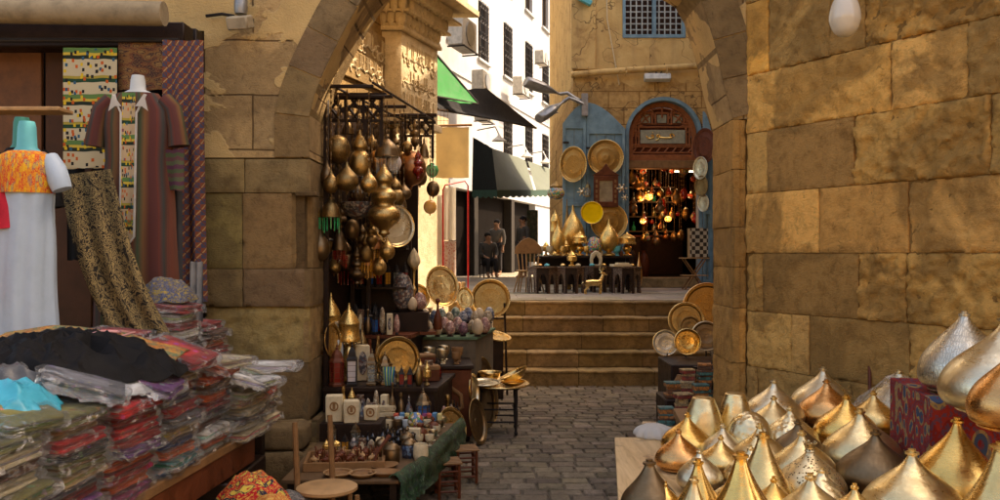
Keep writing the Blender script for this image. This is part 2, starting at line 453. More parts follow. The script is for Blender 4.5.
def cloth(name, kind, cols, scale=1.0, rough=.85):
    """woven and printed cloth in UV space"""
    s = NT(name); tc = s.n('TexCoord'); uv = tc.outputs['UV']
    sv = scale if isinstance(scale, tuple) else (scale, scale, 1)
    v = s.n('VectorMath', {0: uv, 1: sv}, operation='MULTIPLY').outputs[0]
    def N(sc_, d=3): return s.noise(v, sc_, d, .6)
    if kind == 'mosaic':
        vo = s.n('TexVoronoi', {'Vector': v, 'Scale': 8.0}, feature='F1'); sp = s.n('SeparateColor', {0: vo.outputs['Color']}).outputs[0]
        col = s.ramp(sp, [(i / len(cols), c) for i, c in enumerate(cols)], 'CONSTANT')
        r = s.ramp(vo.outputs['Distance'], [(0, cols[-1]), (.15, cols[0]), (.3, cols[1]), (.42, cols[2])], 'CONSTANT'); col = s.mix(.5, col, r)
        k = s.ramp(s.noise(v, 30, 2), [(.5, (0, 0, 0)), (.52, (1, 1, 1))]); col = s.mix(s.math('MULTIPLY', k, .5), col, cols[1])
    elif kind == 'damask':
        w1 = s.noise(v, 2.0, 2, .5, 2.2)
        k = s.ramp(w1, [(0, (0, 0, 0)), (.40, (1, 1, 1)), (.45, (0, 0, 0)), (.50, (1, 1, 1)), (.56, (0, 0, 0)), (.61, (1, 1, 1)), (.66, (0, 0, 0))], 'CONSTANT'); n = s.ramp(s.noise(v, 45, 2), [(.42, (0, 0, 0)), (.5, (1, 1, 1))])
        col = s.mix(k, cols[0], s.mix(n, cols[1], cols[2]))
    elif kind == 'plaid':
        sp = s.n('SeparateXYZ', {0: v})
        a = s.math('FRACT', s.math('ADD', sp.outputs[0], sp.outputs[1])); b = s.math('FRACT', s.math('SUBTRACT', sp.outputs[0], sp.outputs[1]))
        ka = s.ramp(a, [(0, (1, 1, 1)), (.16, (0, 0, 0))], 'CONSTANT'); kb = s.ramp(b, [(0, (1, 1, 1)), (.16, (0, 0, 0))], 'CONSTANT')
        vo = s.n('TexChecker', {'Vector': v, 'Scale': 2.0, 'Color1': (*cols[0], 1), 'Color2': (*cols[1], 1)}).outputs[0]
        col = s.mix(ka, vo, cols[2]); col = s.mix(kb, col, cols[3])
    elif kind == 'vstripe' or kind == 'hstripe':
        sp = s.n('SeparateXYZ', {0: v}); x = sp.outputs[0 if kind == 'vstripe' else 1]
        x = s.math('ADD', x, s.math('MULTIPLY', N(3), .12))
        col = s.ramp(s.math('FRACT', x), [(i / len(cols), c) for i, c in enumerate(cols)], 'CONSTANT' if kind == 'hstripe' else 'LINEAR')
        n = s.ramp(s.noise(s.n('VectorMath', {0: v, 1: (1, 14, 1)} if kind == 'hstripe' else {0: v, 1: (20, 2, 1)}, operation='MULTIPLY').outputs[0], 3, 4, .7), [(.55, (0, 0, 0)), (.6, (1, 1, 1))])
        col = s.mix(s.math('MULTIPLY', n, .35), col, cols[-1])
    elif kind == 'glyph':
        sp = s.n('SeparateXYZ', {0: v}); y = s.math('FRACT', sp.outputs[1])
        col = s.ramp(y, [(0, (.10, .20, .06)), (.10, (.55, .40, .06)), (.16, (.02, .03, .02)), (.24, cols[0]), (.55, cols[0]), (.60, (.35, .28, .05)), (.66, (.02, .06, .03)), (.74, cols[0])], 'CONSTANT')
        br = s.n('TexVoronoi', {'Vector': s.n('VectorMath', {0: v, 1: (9, 6, 1)}, operation='MULTIPLY').outputs[0], 'Scale': 1.4}, distance='CHEBYCHEV')
        k = s.ramp(br.outputs['Distance'], [(.22, (1, 1, 1)), (.3, (0, 0, 0))], 'CONSTANT')
        spc = s.n('SeparateColor', {0: br.outputs['Color']}).outputs[0]
        cc = s.ramp(spc, [(0, (.5, .1, .02)), (.3, (.6, .42, .03)), (.55, (.03, .10, .16)), (.75, (.02, .02, .02))], 'CONSTANT')
        col = s.mix(k, col, cc)
    elif kind == 'paisley':
        vo = s.n('TexVoronoi', {'Vector': v, 'Scale': 5.0}, feature='SMOOTH_F1')
        col = s.ramp(vo.outputs['Distance'], [(0, cols[0]), (.12, cols[1]), (.26, cols[2]), (.34, cols[3]), (.48, cols[0]), (.6, cols[2])], 'CONSTANT')
        n = s.ramp(s.noise(v, 26, 2), [(.52, (0, 0, 0)), (.54, (1, 1, 1))]); col = s.mix(s.math('MULTIPLY', n, .6), col, cols[1])
    else:
        col = s.ramp(N(5, 5), [(.3, ramp3(.7, cols[0])), (.7, cols[0])])
    weave = s.noise(s.n('VectorMath', {0: v, 1: (40, 40, 1)}, operation='MULTIPLY').outputs[0], 5, 2)
    s.set(color=col, rough=rough, spec=.15, normal=s.bump(weave, .25, .003)); return s.mat
def dotpat(c0, c1, scale=70):
    s = NT('inlay'); v = s.co()
    ck = s.n('TexVoronoi', {'Vector': v, 'Scale': float(scale)}, distance='MANHATTAN')
    col = s.ramp(ck.outputs['Distance'], [(.2, c1), (.3, c0), (.5, c1), (.55, c0)], 'CONSTANT')
    s.set(color=col, rough=.4); return s.mat
INLAY = dotpat((.07, .03, .015), (.45, .38, .25))
EGG_M = {'pale green': mosaic('egg_green', [(.16, .22, .16), (.32, .38, .28), (.08, .13, .10), (.4, .4, .32)], 45),
 'rose pink': mosaic('egg_rose', [(.42, .22, .17), (.55, .36, .28), (.3, .14, .12)], 45),
 'blue grey': mosaic('egg_blue', [(.12, .15, .22), (.26, .30, .38), (.06, .08, .14), (.34, .34, .34)], 45),
 'cream': plain('egg_cream', (.58, .46, .30), .35),
 'plum': mosaic('egg_plum', [(.16, .07, .10), (.30, .17, .19), (.08, .04, .06)], 45),
 'sandy': mosaic('egg_sand', [(.40, .30, .17), (.26, .18, .10), (.5, .42, .28)], 45)}
MOS_DARK = mosaic('mosaic_dark', [(.05, .05, .06), (.28, .25, .22), (.12, .05, .04), (.09, .1, .12), (.35, .3, .25)], 50)
MOS_COL = mosaic('mosaic_colourful', [(.5, .08, .05), (.08, .2, .4), (.6, .45, .08), (.1, .35, .15), (.6, .5, .4)], 40)

def translucent(m, k=.5):
    t = m.node_tree; b = t.nodes['Principled BSDF']; tr = t.nodes.new('ShaderNodeBsdfTranslucent'); mx = t.nodes.new('ShaderNodeMixShader'); mx.inputs[0].default_value = k
    src = b.inputs['Base Color']
    if src.is_linked: t.links.new(src.links[0].from_socket, tr.inputs[0])
    else: tr.inputs[0].default_value = src.default_value
    t.links.new(b.outputs[0], mx.inputs[1]); t.links.new(tr.outputs[0], mx.inputs[2]); t.links.new(mx.outputs[0], t.nodes['Material Output'].inputs[0])
for m_, q_ in ((TANC, .5), (WHITEC, .5), (GREEN_T, .3), (AWN, .12)): translucent(m_, q_)
def litmosaic(name, c1, c2, e):
    s = NT(name); v = s.co(); vo = s.n('TexVoronoi', {'Vector': v, 'Scale': 30.0}); sp = s.n('SeparateColor', {0: vo.outputs['Color']}).outputs[0]
    ed = s.n('TexVoronoi', {'Vector': v, 'Scale': 30.0}, feature='DISTANCE_TO_EDGE'); k = s.ramp(ed.outputs['Distance'], [(.05, (0, 0, 0)), (.12, (1, 1, 1))])
    col = s.ramp(sp, [(0, c1), (.4, c2), (.65, ramp3(.3, c1)), (.85, (1, .75, .35))], 'CONSTANT'); col = s.mix(1.0, col, k, 'MULTIPLY')
    s.set(color=col, rough=.2, emit=col, estr=e); return s.mat
G_lit_r = litmosaic('lit_mosaic_red', (.8, .08, .02), (1, .25, .05), .22)
G_lit_o = litmosaic('lit_mosaic_orange', (1, .35, .05), (1, .55, .15), 1.3)
# ================================================================ SETTING
# ground sheet
g = M(); g.tint = (.8, .8, .8); g.grid(lambda u, v: (-60 + 120 * u, -60 + 140 * v, -.02), 8, 8)
struct('ground', g, S_cobble)
# paving stones of the lower alley
pv = M()
row = 0; y = 5.0
while y < 11.05:
    d = R.uniform(.125, .175); x = -2.2 - R.random() * .2
    while x < 4.2:
        wd = R.uniform(.15, .27); gp = .007
        k = R.uniform(.72, 1.3); pv.tint = (k, k * R.uniform(.95, 1.02), k * R.uniform(.88, 1.02))
        zt = R.uniform(-.004, .004); e = .009
        x0, x1, y0, y1 = x + gp, x + wd - gp, y + gp + R.uniform(-.006, .006), min(y + d - gp, 11.2) + R.uniform(-.006, .006)
        tl = R.uniform(-.002, .002); t2 = R.uniform(-.002, .002)
        b = pv.vs([(x0, y0, -.03), (x1, y0, -.03), (x1, y1, -.03), (x0, y1, -.03), (x0, y0, zt - .012), (x1, y0, zt - .012), (x1, y1, zt - .012), (x0, y1, zt - .012),
                   (x0 + e, y0 + e, zt + tl), (x1 - e, y0 + e, zt + t2), (x1 - e, y1 - e, zt - tl), (x0 + e, y1 - e, zt - t2)])
        pv.fs([(0, 1, 5, 4), (1, 2, 6, 5), (2, 3, 7, 6), (3, 0, 4, 7), (4, 5, 9, 8), (5, 6, 10, 9), (6, 7, 11, 10), (7, 4, 8, 11), (8, 9, 10, 11)], b)
        x += wd
    y += d
struct('paving', pv, S_cobble, smooth=0)

def block(mb, O, u, n, s0, s1, z0, z1, amp=.01, cell=.03, tint=(1, 1, 1), seed=0, rnd=.014, gap=.0025, freq=9, jag=0):
    """one dressed stone with an uneven face, standing proud of the joint plane"""
    s0 += gap; s1 -= gap; z0 += gap; z1 -= gap
    nu = max(2, int((s1 - s0) / cell)); nv = max(2, int((z1 - z0) / cell))
    b = len(mb.v); sd = Vector((seed * 3.7, seed * 1.3, seed * 7.1)); sk = .05
    tiltx = R.uniform(-.006, .006); 
    for j in range(-1, nv + 2):
        for i in range(-1, nu + 2):
            ii = min(max(i, 0), nu); jj = min(max(j, 0), nv)
            s = s0 + (s1 - s0) * ii / nu; z = z0 + (z1 - z0) * jj / nv
            de = min(s - s0, s1 - s, z - z0, z1 - z)
            p = Vector((s * freq, z * freq, 0)) + sd
            h = noise.fractal(p, .8, 2.2, 5) * amp * .9 + noise.noise(p * .35) * amp * .5 + noise.noise(p * 4.1) * amp * .35
            er = rnd * .5 * math.exp(-de / .008) * (1 + 1.6 * noise.noise(p * 2.3))
            js = jag * noise.noise(p * 1.7 + Vector((9, 2, 1))) * math.exp(-de / .03)
            f = h - er + tiltx
            if i < 0 or j < 0 or i > nu or j > nv: f = -sk
            q = O + u * (s + js) + Vector((0, 0, z + js)) + n * f
            mb.vs([q], [(s, z)], tint)
    W = nu + 3
    mb.fs([(b + j * W + i, b + j * W + i + 1, b + (j + 1) * W + i + 1, b + (j + 1) * W + i) for j in range(nv + 2) for i in range(nu + 2)])
def tintr(lo=.75, hi=1.15, warm=0):
    k = R.uniform(lo, hi); return (k * (1 + warm), k * R.uniform(.95, 1.02), k * R.uniform(.82, 1.05) * (1 - warm))

# ---- stairs: five risers of jointed stone
st = M(); ux = Vector((1, 0, 0)); up = Vector((0, 0, 1)); nn = Vector((0, -1, 0))
RZ = .205; TR = .32
jo = [[-.9, -.23, 1.02, 2.0, 2.8], [-.9, .36, 1.05, 1.9, 2.8], [-.9, -.1, 1.12, 2.35, 2.8], [-.9, .32, 1.45, 2.1, 2.8], [-.9, .05, .36, 1.33, 1.95, 2.8]]
for k in range(5):
    for a, b_ in zip(jo[k][:-1], jo[k][1:]):
        t = tintr(.8, 1.12); y0 = 11 + k * TR; z0 = k * RZ + (.001 if k else -.02); z1 = (k + 1) * RZ
        nu = int((b_ - a) / .04); base = len(st.v); seed = Vector((k * 5, a * 3, 1))
        prof = [(0.0, z0), (0, z0 + (z1 - z0) * .35), (0, z0 + (z1 - z0) * .7), (-.004, z1 - .045), (-.018, z1 - .038), (-.022, z1 - .018), (-.014, z1 - .004), (.004, z1), (.05, z1), (.16, z1 - .002), (TR + .02, z1 - .003)]
        for i in range(nu + 1):
            x = a + .004 + (b_ - a - .008) * i / nu
            ed = math.exp(-min(x - a, b_ - x) / .02) * .008
            for q, (py_, pz_) in enumerate(prof):
                nz = noise.fractal(Vector((x * 5, py_ * 8 + k, pz_ * 9)) + seed, 1, 2, 3) * .007
                wear = noise.noise(Vector((x * 2.1, k * 4.4, 0))) * .006 - .004 if q > 3 else 0
                st.vs([(x, y0 + py_ + nz * (1 if q < 7 else 0) + (ed if q < 7 else 0), pz_ + (wear + nz * .5 if q > 4 else 0) - (ed if q > 4 else 0))], tint=t)
        W = len(prof)
        st.fs([(base + i * W + j, base + (i + 1) * W + j, base + (i + 1) * W + j + 1, base + i * W + j + 1) for i in range(nu) for j in range(W - 1)])
st.tint = (.3, .3, .3)
for k in range(5): st.box2((-.9, 11.03 + k * TR, -.05), (2.8, 13.0, (k + 1) * RZ - .02))
struct('stairs', st, S_step, smooth=50)
LZ = 5 * RZ
lp = M(); y = 12.58
while y < 40:
    d = .5 if y < 16 else 1.2; x = -9 - R.random()
    while x < 9:
        wd = R.uniform(.5, .9) if y < 16 else R.uniform(1, 2); t = tintr(.85, 1.15); lp.tint = t
        lp.box2((x + .004, y + .004, LZ - .05), (x + wd - .004, y + d - .004, LZ + R.uniform(-.003, .003))); x += wd
    y += d
struct('upper_paving', lp, stone('upper_paving_stone', (.30, .26, .2), (.2, .165, .12), bump=.4, stain=.25), smooth=0)
lb = M(); lb.box2((-12, 12.6, -.1), (12, 60, LZ - .03)); lb.box2((-12, 11.2, -.1), (-.905, 12.6, LZ - .03)); lb.box2((2.81, 11.2, -.1), (12, 12.6, LZ - .03))
struct('terrace', lb, MORTAR)

# ---- right wall: dressed blocks as photographed
A = Vector((1.88, 6.5, 0)); d_ = Vector((.489, -.872, 0)); n_ = Vector((-.872, -.489, 0))
def sx(px):
    k = (px - 500) / F; return (6.5 * k - 1.88) / (.489 + .872 * k)
rw = M()
zs = [-.02, .42, .86, 1.28, 1.72, 2.17, 2.63, 3.07, 3.62, 4.1, 4.7, 5.4, 6.2, 7.0, 7.8, 8.6]
jt = {6: [(736, .014, (1.25, 1.12, .85)), (890, .014, (1.35, 1.25, 1.05)), (967, .02, (.8, .78, .7))],
      5: [(740, .008, (1.0, .95, .8)), (767, .006, (.66, .60, .54)), (854, .03, (.95, .88, .7)), (990, .02, (.8, .8, .7))],
      4: [(742, .008, (1.38, 1.22, .95)), (819, .008, (.98, .85, .68)), (908, .016, (1.05, .95, .8)), (1010, .02, (.8, .8, .7))],
      3: [(742, .016, (1.1, 1.0, .8)), (762, .006, (.60, .55, .48)), (858, .028, (.98, .88, .68)), (906, .03, (.92, .85, .66))],
      2: [(742, .014, (1.05, 1.0, .85)), (791, .01, (1.0, .95, .85)), (809, .006, (.64, .60, .52)), (909, .02, (.95, .9, .75))],
      7: [(740, .012, (1.5, 1.25, .75)), (768, .016, (.8, .78, .7)), (830, .01, (.85, .8, .7)), (865, .035, (.95, .85, .65))],
      1: [(742, .012, (.7, .66, .6)), (757, .012, (.72, .68, .6)), (850, .012, (.8, .75, .65))]}
SEND = 5.2
for ci in range(len(zs) - 1):
    z0, z1 = zs[ci], zs[ci + 1]
    L = jt.get(ci)
    if L:
        ss = [sx(q[0]) for q in L]; ss[0] = 0.0
        edges = [(ss[i], ss[i + 1] if i + 1 < len(ss) else max(ss[-1] + .5, sx(1075)), L[i][1], L[i][2]) for i in range(len(L))]
        s = edges[-1][1]
    else: edges = []; s = 0.0
    while s < SEND:
        s2 = s + R.uniform(.45, .95); edges.append((s, s2, R.uniform(.008, .03), tintr(.75, 1.1))); s = s2
    for (a, b_, am, t) in edges:
        if ci > 8: cell = .08
        else: cell = .016 if b_ < 2.6 else .08
        wob = .012 * noise.noise(Vector((a * 3, z0, 0)))
        block(rw, A, d_, n_, a, b_, z0 + wob * 0, z1, am, cell, t, seed=ci * 13 + int(a * 10), rnd=.012 if am < .012 else .020, freq=9 if am < .02 else 13, jag=.003 if am > .012 else .001)
rw.tint = (.42, .38, .32)
rw.box(A + d_ * (SEND / 2) - n_ * .268 + Vector((0, 0, 4.3)), (SEND, .5, 8.7), rot=Matrix((d_, -n_, up)).transposed().to_3x3())
# pier end of the same wall, seen face on beside the passage
prow = [(-.02, .30), (.30, .58), (.58, .88), (.88, 1.30), (1.30, 1.61), (1.61, 1.92), (1.92, 2.36), (2.36, 2.74)]
for i, (z0, z1) in enumerate(prow):
    k = (.66, .60, .50) if i not in (3, 1) else (.92, .82, .64)
    block(rw, Vector((1.775, 6.5, 0)), ux, nn, 0, .107, z0, z1, .008, .02, k, seed=90 + i, rnd=.016)
    block(rw, Vector((1.775, 7.1, 0)), Vector((0, -1, 0)), Vector((-1, 0, 0)), 0, .62, z0, z1, .008, .04, (.66, .60, .50), seed=190 + i)
rw.box2((1.80, 6.53, -.02), (2.3, 7.098, 2.743))
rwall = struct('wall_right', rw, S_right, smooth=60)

# ---- arch over the alley (spandrels, voussoirs) and left pier: one gateway
gate = thing('stone_gateway', 'weathered sandstone gateway arch over the alley, its blocky left pier beside the textile stall', 'gateway', (0, 0, 0))
LI = [(-1.455, 2.45), (-1.455, 2.78), (-1.40, 2.98), (-1.30, 3.2), (-1.18, 3.44), (-1.05, 3.66), (-.85, 3.93), (-.55, 4.22), (-.2, 4.47), (.15, 4.65)]
RI = [(.15, 4.65), (.5, 4.43), (.8, 4.17), (.95, 4.1), (1.2, 3.93), (1.37, 3.83), (1.51, 3.74), (1.55, 3.60), (1.60, 3.44), (1.654, 3.27), (1.70, 3.03), (1.775, 2.745)]
intr = LI + RI[1:]
outer = [(-5.5, 3.42), (-2.262, 3.42), (-2.262, 2.45)] + [LI[0]] + intr[1:-1] + [RI[-1], (2.4, 2.745), (2.4, 8.6), (-5.5, 8.6)]
sp = M(); sp.tint = (1, .98, .95)
sp.prism(outer, [], .6, (0, 6.8, 0)); 
part(gate, 'spandrel', sp, S_spand, smooth=0)
vo_ = M()
def offs(pts, d):
    out = []
    for i, p in enumerate(pts):
        a = Vector((*pts[max(i - 1, 0)], 0)); b = Vector((*pts[min(i + 1, len(pts) - 1)], 0)); t = (b - a).normalized()
        out.append((p[0] - t.y * d, p[1] + t.x * d))
    return out
def resample(pts, n):
    ls = [0]
    for a, b in zip(pts[:-1], pts[1:]): ls.append(ls[-1] + math.hypot(b[0] - a[0], b[1] - a[1]))
    o = []
    for i in range(n + 1):
        t = ls[-1] * i / n
        for j in range(len(ls) - 1):
            if ls[j + 1] >= t - 1e-9:
                k = (t - ls[j]) / max(1e-9, ls[j + 1] - ls[j]); o.append((pts[j][0] * (1 - k) + pts[j + 1][0] * k, pts[j][1] * (1 - k) + pts[j + 1][1] * k)); break
    return o
ir = resample(intr, 36); orr = offs(ir, .27)
for i in range(0, 36, 2):
    q = [ir[i], ir[i + 1], ir[i + 2], orr[i + 2], orr[i + 1], orr[i]]
    cx = sum(p[0] for p in q) / 6; cz = sum(p[1] for p in q) / 6
    q = [(cx + (p[0] - cx) * .975, cz + (p[1] - cz) * .975) for p in q]
    vo_.tint = tintr(.62, .95); vo_.prism(q, [], .63, (0, 6.80, 0))
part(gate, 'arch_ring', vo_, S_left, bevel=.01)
lpz = M()
def pierrow(z0, z1, pts, t):
    """solid course with the given ground outline"""
    cx = sum(p[0] for p in pts) / len(pts); cy = sum(p[1] for p in pts) / len(pts)
    lpz.tint = t; m = len(pts)
    lpz.prism([(p[0], -p[1]) for p in pts], [], z1 - z0 - .008, (0, 0, (z0 + z1) / 2), ux=(1, 0, 0), uy=(0, -1, 0))
def facecourse(z0, z1, xs, X0, Y0, am, t, sd):
    for i, (a, b_) in enumerate(zip(xs[:-1], xs[1:])):
        block(lpz, Vector((0, Y0, 0)), ux, nn, a, b_, z0, z1, am, .022, tuple(c * R.uniform(.88, 1.1) for c in t), seed=sd + i, rnd=.014)
XL = -5.2
# courses (front faces) with side faces towards the passage
def course(z0, z1, joints, xr, am, t, sd, ch=0, proud=0):
    facecourse(z0, z1, joints + [xr - ch], 0, 6.5 - proud, am, t, sd)
    if ch:
        a = Vector((xr - ch, 6.5, 0)); u = Vector((ch, ch * 1.3, 0)); l = u.length; u.normalize()
        block(lpz, a, u, Vector((u.y, -u.x, 0)), 0, l, z0, z1, am, .022, tuple(c * .9 for c in t), seed=sd + 9)
    y1 = 6.5 + (ch * 1.3 if ch else -proud)
    block(lpz, Vector((xr, y1, 0)), Vector((0, 1, 0)), Vector((1, 0, 0)), 0, 7.1 - y1, z0, z1, am, .04, tuple(c * .85 for c in t), seed=sd + 19)
course(2.18, 2.44, [-2.26, -1.95], -1.452, .005, (.85, .82, .76), 11, proud=.012)
course(1.60, 2.18, [-2.26, -1.97], -1.46, .006, (.80, .75, .66), 31, ch=.13)
course(1.31, 1.60, [-2.26, -1.96], -1.44, .006, (.66, .62, .56), 51, proud=.03)
course(.88, 1.31, [-2.26], -1.455, .022, (1.2, 1.12, .95), 71)
course(.44, .88, [-2.26, -1.97], -1.46, .012, (.62, .60, .56), 91)
course(-.02, .44, [-2.26, -1.80], -1.40, .014, (.60, .57, .52), 111)
lpz.tint = (.35, .32, .28); lpz.box2((-2.26, 6.53, -.02), (-1.50, 7.08, 2.449))
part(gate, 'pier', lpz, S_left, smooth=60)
lg = M(); lg.tint = (.4, .36, .3); lg.box2((-1.56, 6.47, 2.155), (-1.40, 6.62, 2.185)); part(gate, 'ledge', lg, S_left, bevel=.004)
# block behind the arch keeping the passage sides solid
side = M(); side.tint = (.9, .88, .8)
def wallseg(mb, a, b, z0, z1, th=.3):
    a = Vector(a).to_3d(); b = Vector(b).to_3d(); u = (b - a); l = u.length; u.normalize()
    mb.prism([(0, z0), (l, z0), (l, z1), (0, z1)], [], th, a + u.cross(Vector((0, 0, 1))) * (-th / 2), ux=u, uy=(0, 0, 1))
wallseg(side, (-1.72, 7.1), (-1.12, 9.15), 0, 8.6)
wallseg(side, (-1.12, 9.15), (-.9, 9.6), 0, 1.0)
struct('wall_left', side, S_alley, smooth=0)
side2 = M(); side2.tint = (.9, .88, .8)
wallseg(side2, (2.80, 11.0), (2.8, 7.12), 0, 8.6); wallseg(side2, (6.0, 11.0), (2.8, 11.0), 0, 8.6)  # unseen side of the passage, put in to keep sun off the alley
struct('wall_passage', side2, S_alley, smooth=0)

# inscription panel on the left alley wall
ins = M(); a = Vector((-1.72, 7.1, 0)); u = Vector((.6, 2.05, 0)).normalized(); nr = u.cross(up)
def onw(px):
    k = (px - 500) / F; # a + s u : x = k y
    return (k * a.y - a.x) / (u.x - k * u.y)
# carved letters: raised strokes
def carved(mb, O, u, nr, s0, s1, z0, z1, seed, cell, th=.012):
    """flowing relief script: tall thin stems over a waving baseline, bowls and dots"""
    rr = random.Random(seed); s = s0; H_ = z1 - z0; base = z0 + H_ * .3
    pt = lambda a, z: O + u * a + up * z + nr * th
    n = int((s1 - s0) / cell * 2); mb.tube([pt(s0 + (s1 - s0) * i / n, base + H_ * .10 * sin(i * 1.1) * rr.uniform(.4, 1)) for i in range(n + 1)], cell * .15, 4)
    while s < s1 - cell:
        k = rr.random()
        if k < .5: mb.tube([pt(s, base), pt(s + cell * .08, z1 - H_ * rr.uniform(0, .15)), pt(s - cell * .15, z1)], [cell * .14, cell * .16, cell * .06], 4)
        else:
            r = H_ * rr.uniform(.14, .22); c = base + r * rr.choice([-.9, .8]); st = rr.uniform(0, 3)
            mb.tube([pt(s + r * 1.2 * cos(st + q * .7), c + r * sin(st + q * .7)) for q in range(7)], [cell * .08] + [cell * .16] * 5 + [cell * .06], 4)
        if rr.random() < .4: mb.ball(pt(s + cell * .3, z0 + H_ * rr.choice([.08, .62, .75])), cell * .15, 5)
        s += cell * rr.uniform(.55, .9)
panel = thing('inscription_panel', 'carved stone band of flowing Arabic lettering on the alley wall above the lamps', 'inscription', (0, 0, 0))
p0, p1 = onw(331), onw(386)
zt = 3.95; zb = 3.38
b1 = M(); b1.box(a + u * ((p0 + p1) / 2) + nr * .015 + up * ((zt + zb) / 2), (p1 - p0, .03, zt - zb), rot=Matrix((u, nr, up)).transposed()); part(panel, 'slab', b1, S_alley, bevel=.006)
b2 = M(); carved(b2, a, u, nr * 1.0, p0 + .04, p1 - .02, zb + .06, zb + .27, 3, .055, .034); carved(b2, a, u, nr * 1.0, p0 + .04, p1 - .02, zb + .31, zt - .05, 4, .055, .034); b2.tint = (1, 1, 1); part(panel, 'lettering', b2, S_pale)

bk = thing('stall_shade_backing', 'dark backing added on the alley wall as shade behind the hanging lamps', 'shade backing', (0, 0, 0))
mb = M(); wallseg(mb, (-1.66, 7.15), (-1.13, 8.98), 0, 3.02, .03); part(bk, 'boards', mb, W_dark)  # dark sheet covers the sunlit wall, standing in for shade behind the lamps
mb = M(); mb.box2((-1.16, 8.90, 0), (-.86, 8.94, 2.75)); part(bk, 'end_panel', mb, W_dark)
# muqarnas console pier, sunlit
mq = thing('muqarnas_console', 'sunlit carved stone console with stalactite tiers, standing out above the lamp stall', 'stone console', (0, 0, 0))
c0 = P(373, 100, 9.0).xy; c1 = P(402, 100, 9.0).xy; u2 = Vector((.36, 1)).normalized()
def consolebox(mb, z0, z1, gr, s=1):
    a0 = Vector((-1.32 - gr, 8.8 - gr)); a1 = Vector((-1.02 + gr, 8.8 - gr)); a2 = a1 + u2 * (.92 + 2 * gr); a3 = Vector((-1.32 - gr, a2.y))
    pts = [a0, a1, a2, a3]
    mb.prism([(p.x, -p.y) for p in pts], [], z1 - z0, (0, 0, (z0 + z1) / 2), ux=(1, 0, 0), uy=(0, -1, 0)); return a1, u2
mb = M(); consolebox(mb, 3.08, 3.16, .03); consolebox(mb, 3.162, 4.02, 0); consolebox(mb, 4.022, 4.07, .03); part(mq, 'shaft', mb, S_pale, bevel=.008)
mb = M(); a1 = Vector((-1.02, 8.8, 0)); uu = Vector((u2.x, u2.y, 0)); nq = uu.cross(up)
carved(mb, a1, uu, nq, .06, .86, 3.22, 3.40, 5, .045, .006); carved(mb, a1, uu, nq, .06, .86, 3.46, 3.64, 8, .045, .006); carved(mb, a1, uu, nq, .06, .86, 3.70, 3.93, 9, .045, .006); part(mq, 'carving', mb, S_pale)
mb = M()
for tier in range(3):
    consolebox(mb, 4.075 + tier * .13, 4.10 + tier * .13, .02 + tier * .07)
    gr = .05 + tier * .07
    for k in range(9 + tier):
        c = a1 + uu * (.0 + .92 * (k + .5 * (tier % 2)) / (8.5 + tier)) + nq * (gr - .04); mb.lathe([(.0, -.03), (.022, 0), (.048, .05), (.05, .125)], 8, c + up * (4.075 + tier * .13))
    for k in range(4):
        c = Vector((-1.30 + .3 * (k + .5 * (tier % 2)) / 3.5, 8.8 - gr + .04, 0)); mb.lathe([(.0, -.03), (.022, 0), (.048, .05), (.05, .125)], 8, c + up * (4.075 + tier * .13))
part(mq, 'stalactites', mb, S_pale)
mb = M(); consolebox(mb, 4.46, 4.54, .28); consolebox(mb, 4.542, 6.5, .2); part(mq, 'cornice', mb, S_pale, bevel=.01)

# ---- building to the right of the upper court, unseen, added to shade the alley
rb = thing('shade_building', 'unseen ochre building added right of the upper court to shade the alley', 'building', (0, 0, 0))
mb = M(); mb.tint = (1, 1, 1); wallseg(mb, (5.0, 17.0), (5.0, 11.1), LZ, 7.9, .5); part(rb, 'wall', mb, S_alley, smooth=0)

# ---- facade with the arched shop door
FY = 17.0
def fx(px): return (px - 500) / 50.0
def fz(py): return EYE + (253 - py) / 50.0
fac = thing('facade_building', 'golden stucco and stone building with a blue arched shop doorway above the steps', 'building', (0, 0, 0))
AX = (fx(625) + fx(702)) / 2; AR = (fx(702) - fx(625)) / 2; AZ = fz(97) - AR
archh = [(AX - AR, LZ + .0), (AX - AR, AZ)] + [(AX - AR * cos(t), AZ + AR * sin(t)) for t in [pi * i / 24 for i in range(1, 24)]] + [(AX + AR, AZ), (AX + AR, LZ + .0)]
wx0, wx1, wz0, wz1 = fx(624), fx(684), fz(36), fz(36) + 1.5
out = [(1.46, LZ)] + archh + [(6.5, LZ), (6.5, 10.5), (1.46, 10.5)]
mb = M(); mb.prism(out, [[(wx0, wz0), (wx1, wz0), (wx1, wz1), (wx0, wz1)]], .5, (0, FY + .25, 0)); 
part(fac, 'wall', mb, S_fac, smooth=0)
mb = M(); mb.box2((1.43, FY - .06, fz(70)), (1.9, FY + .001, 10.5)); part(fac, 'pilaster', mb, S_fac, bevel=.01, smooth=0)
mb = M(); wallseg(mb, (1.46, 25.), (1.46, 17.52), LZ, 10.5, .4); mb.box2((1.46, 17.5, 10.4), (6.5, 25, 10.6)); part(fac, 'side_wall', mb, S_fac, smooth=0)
mb = M(); mb.tube([(1.42, FY - .07, fz(75.5)), (1.9, FY - .13, fz(74)), (2.9, FY - .13, fz(70.5)), (4.1, FY - .13, fz(67))], .062, 12)
for x in (1.75, 2.5, 3.3): mb.tube([(x, FY - .02, fz(72) + .08), (x, FY - .21, fz(72) + .05), (x, FY - .21, fz(72) - .06), (x, FY - .02, fz(72) - .08)], .012, 6)
part(fac, 'cornice_pipe', mb, S_fac)
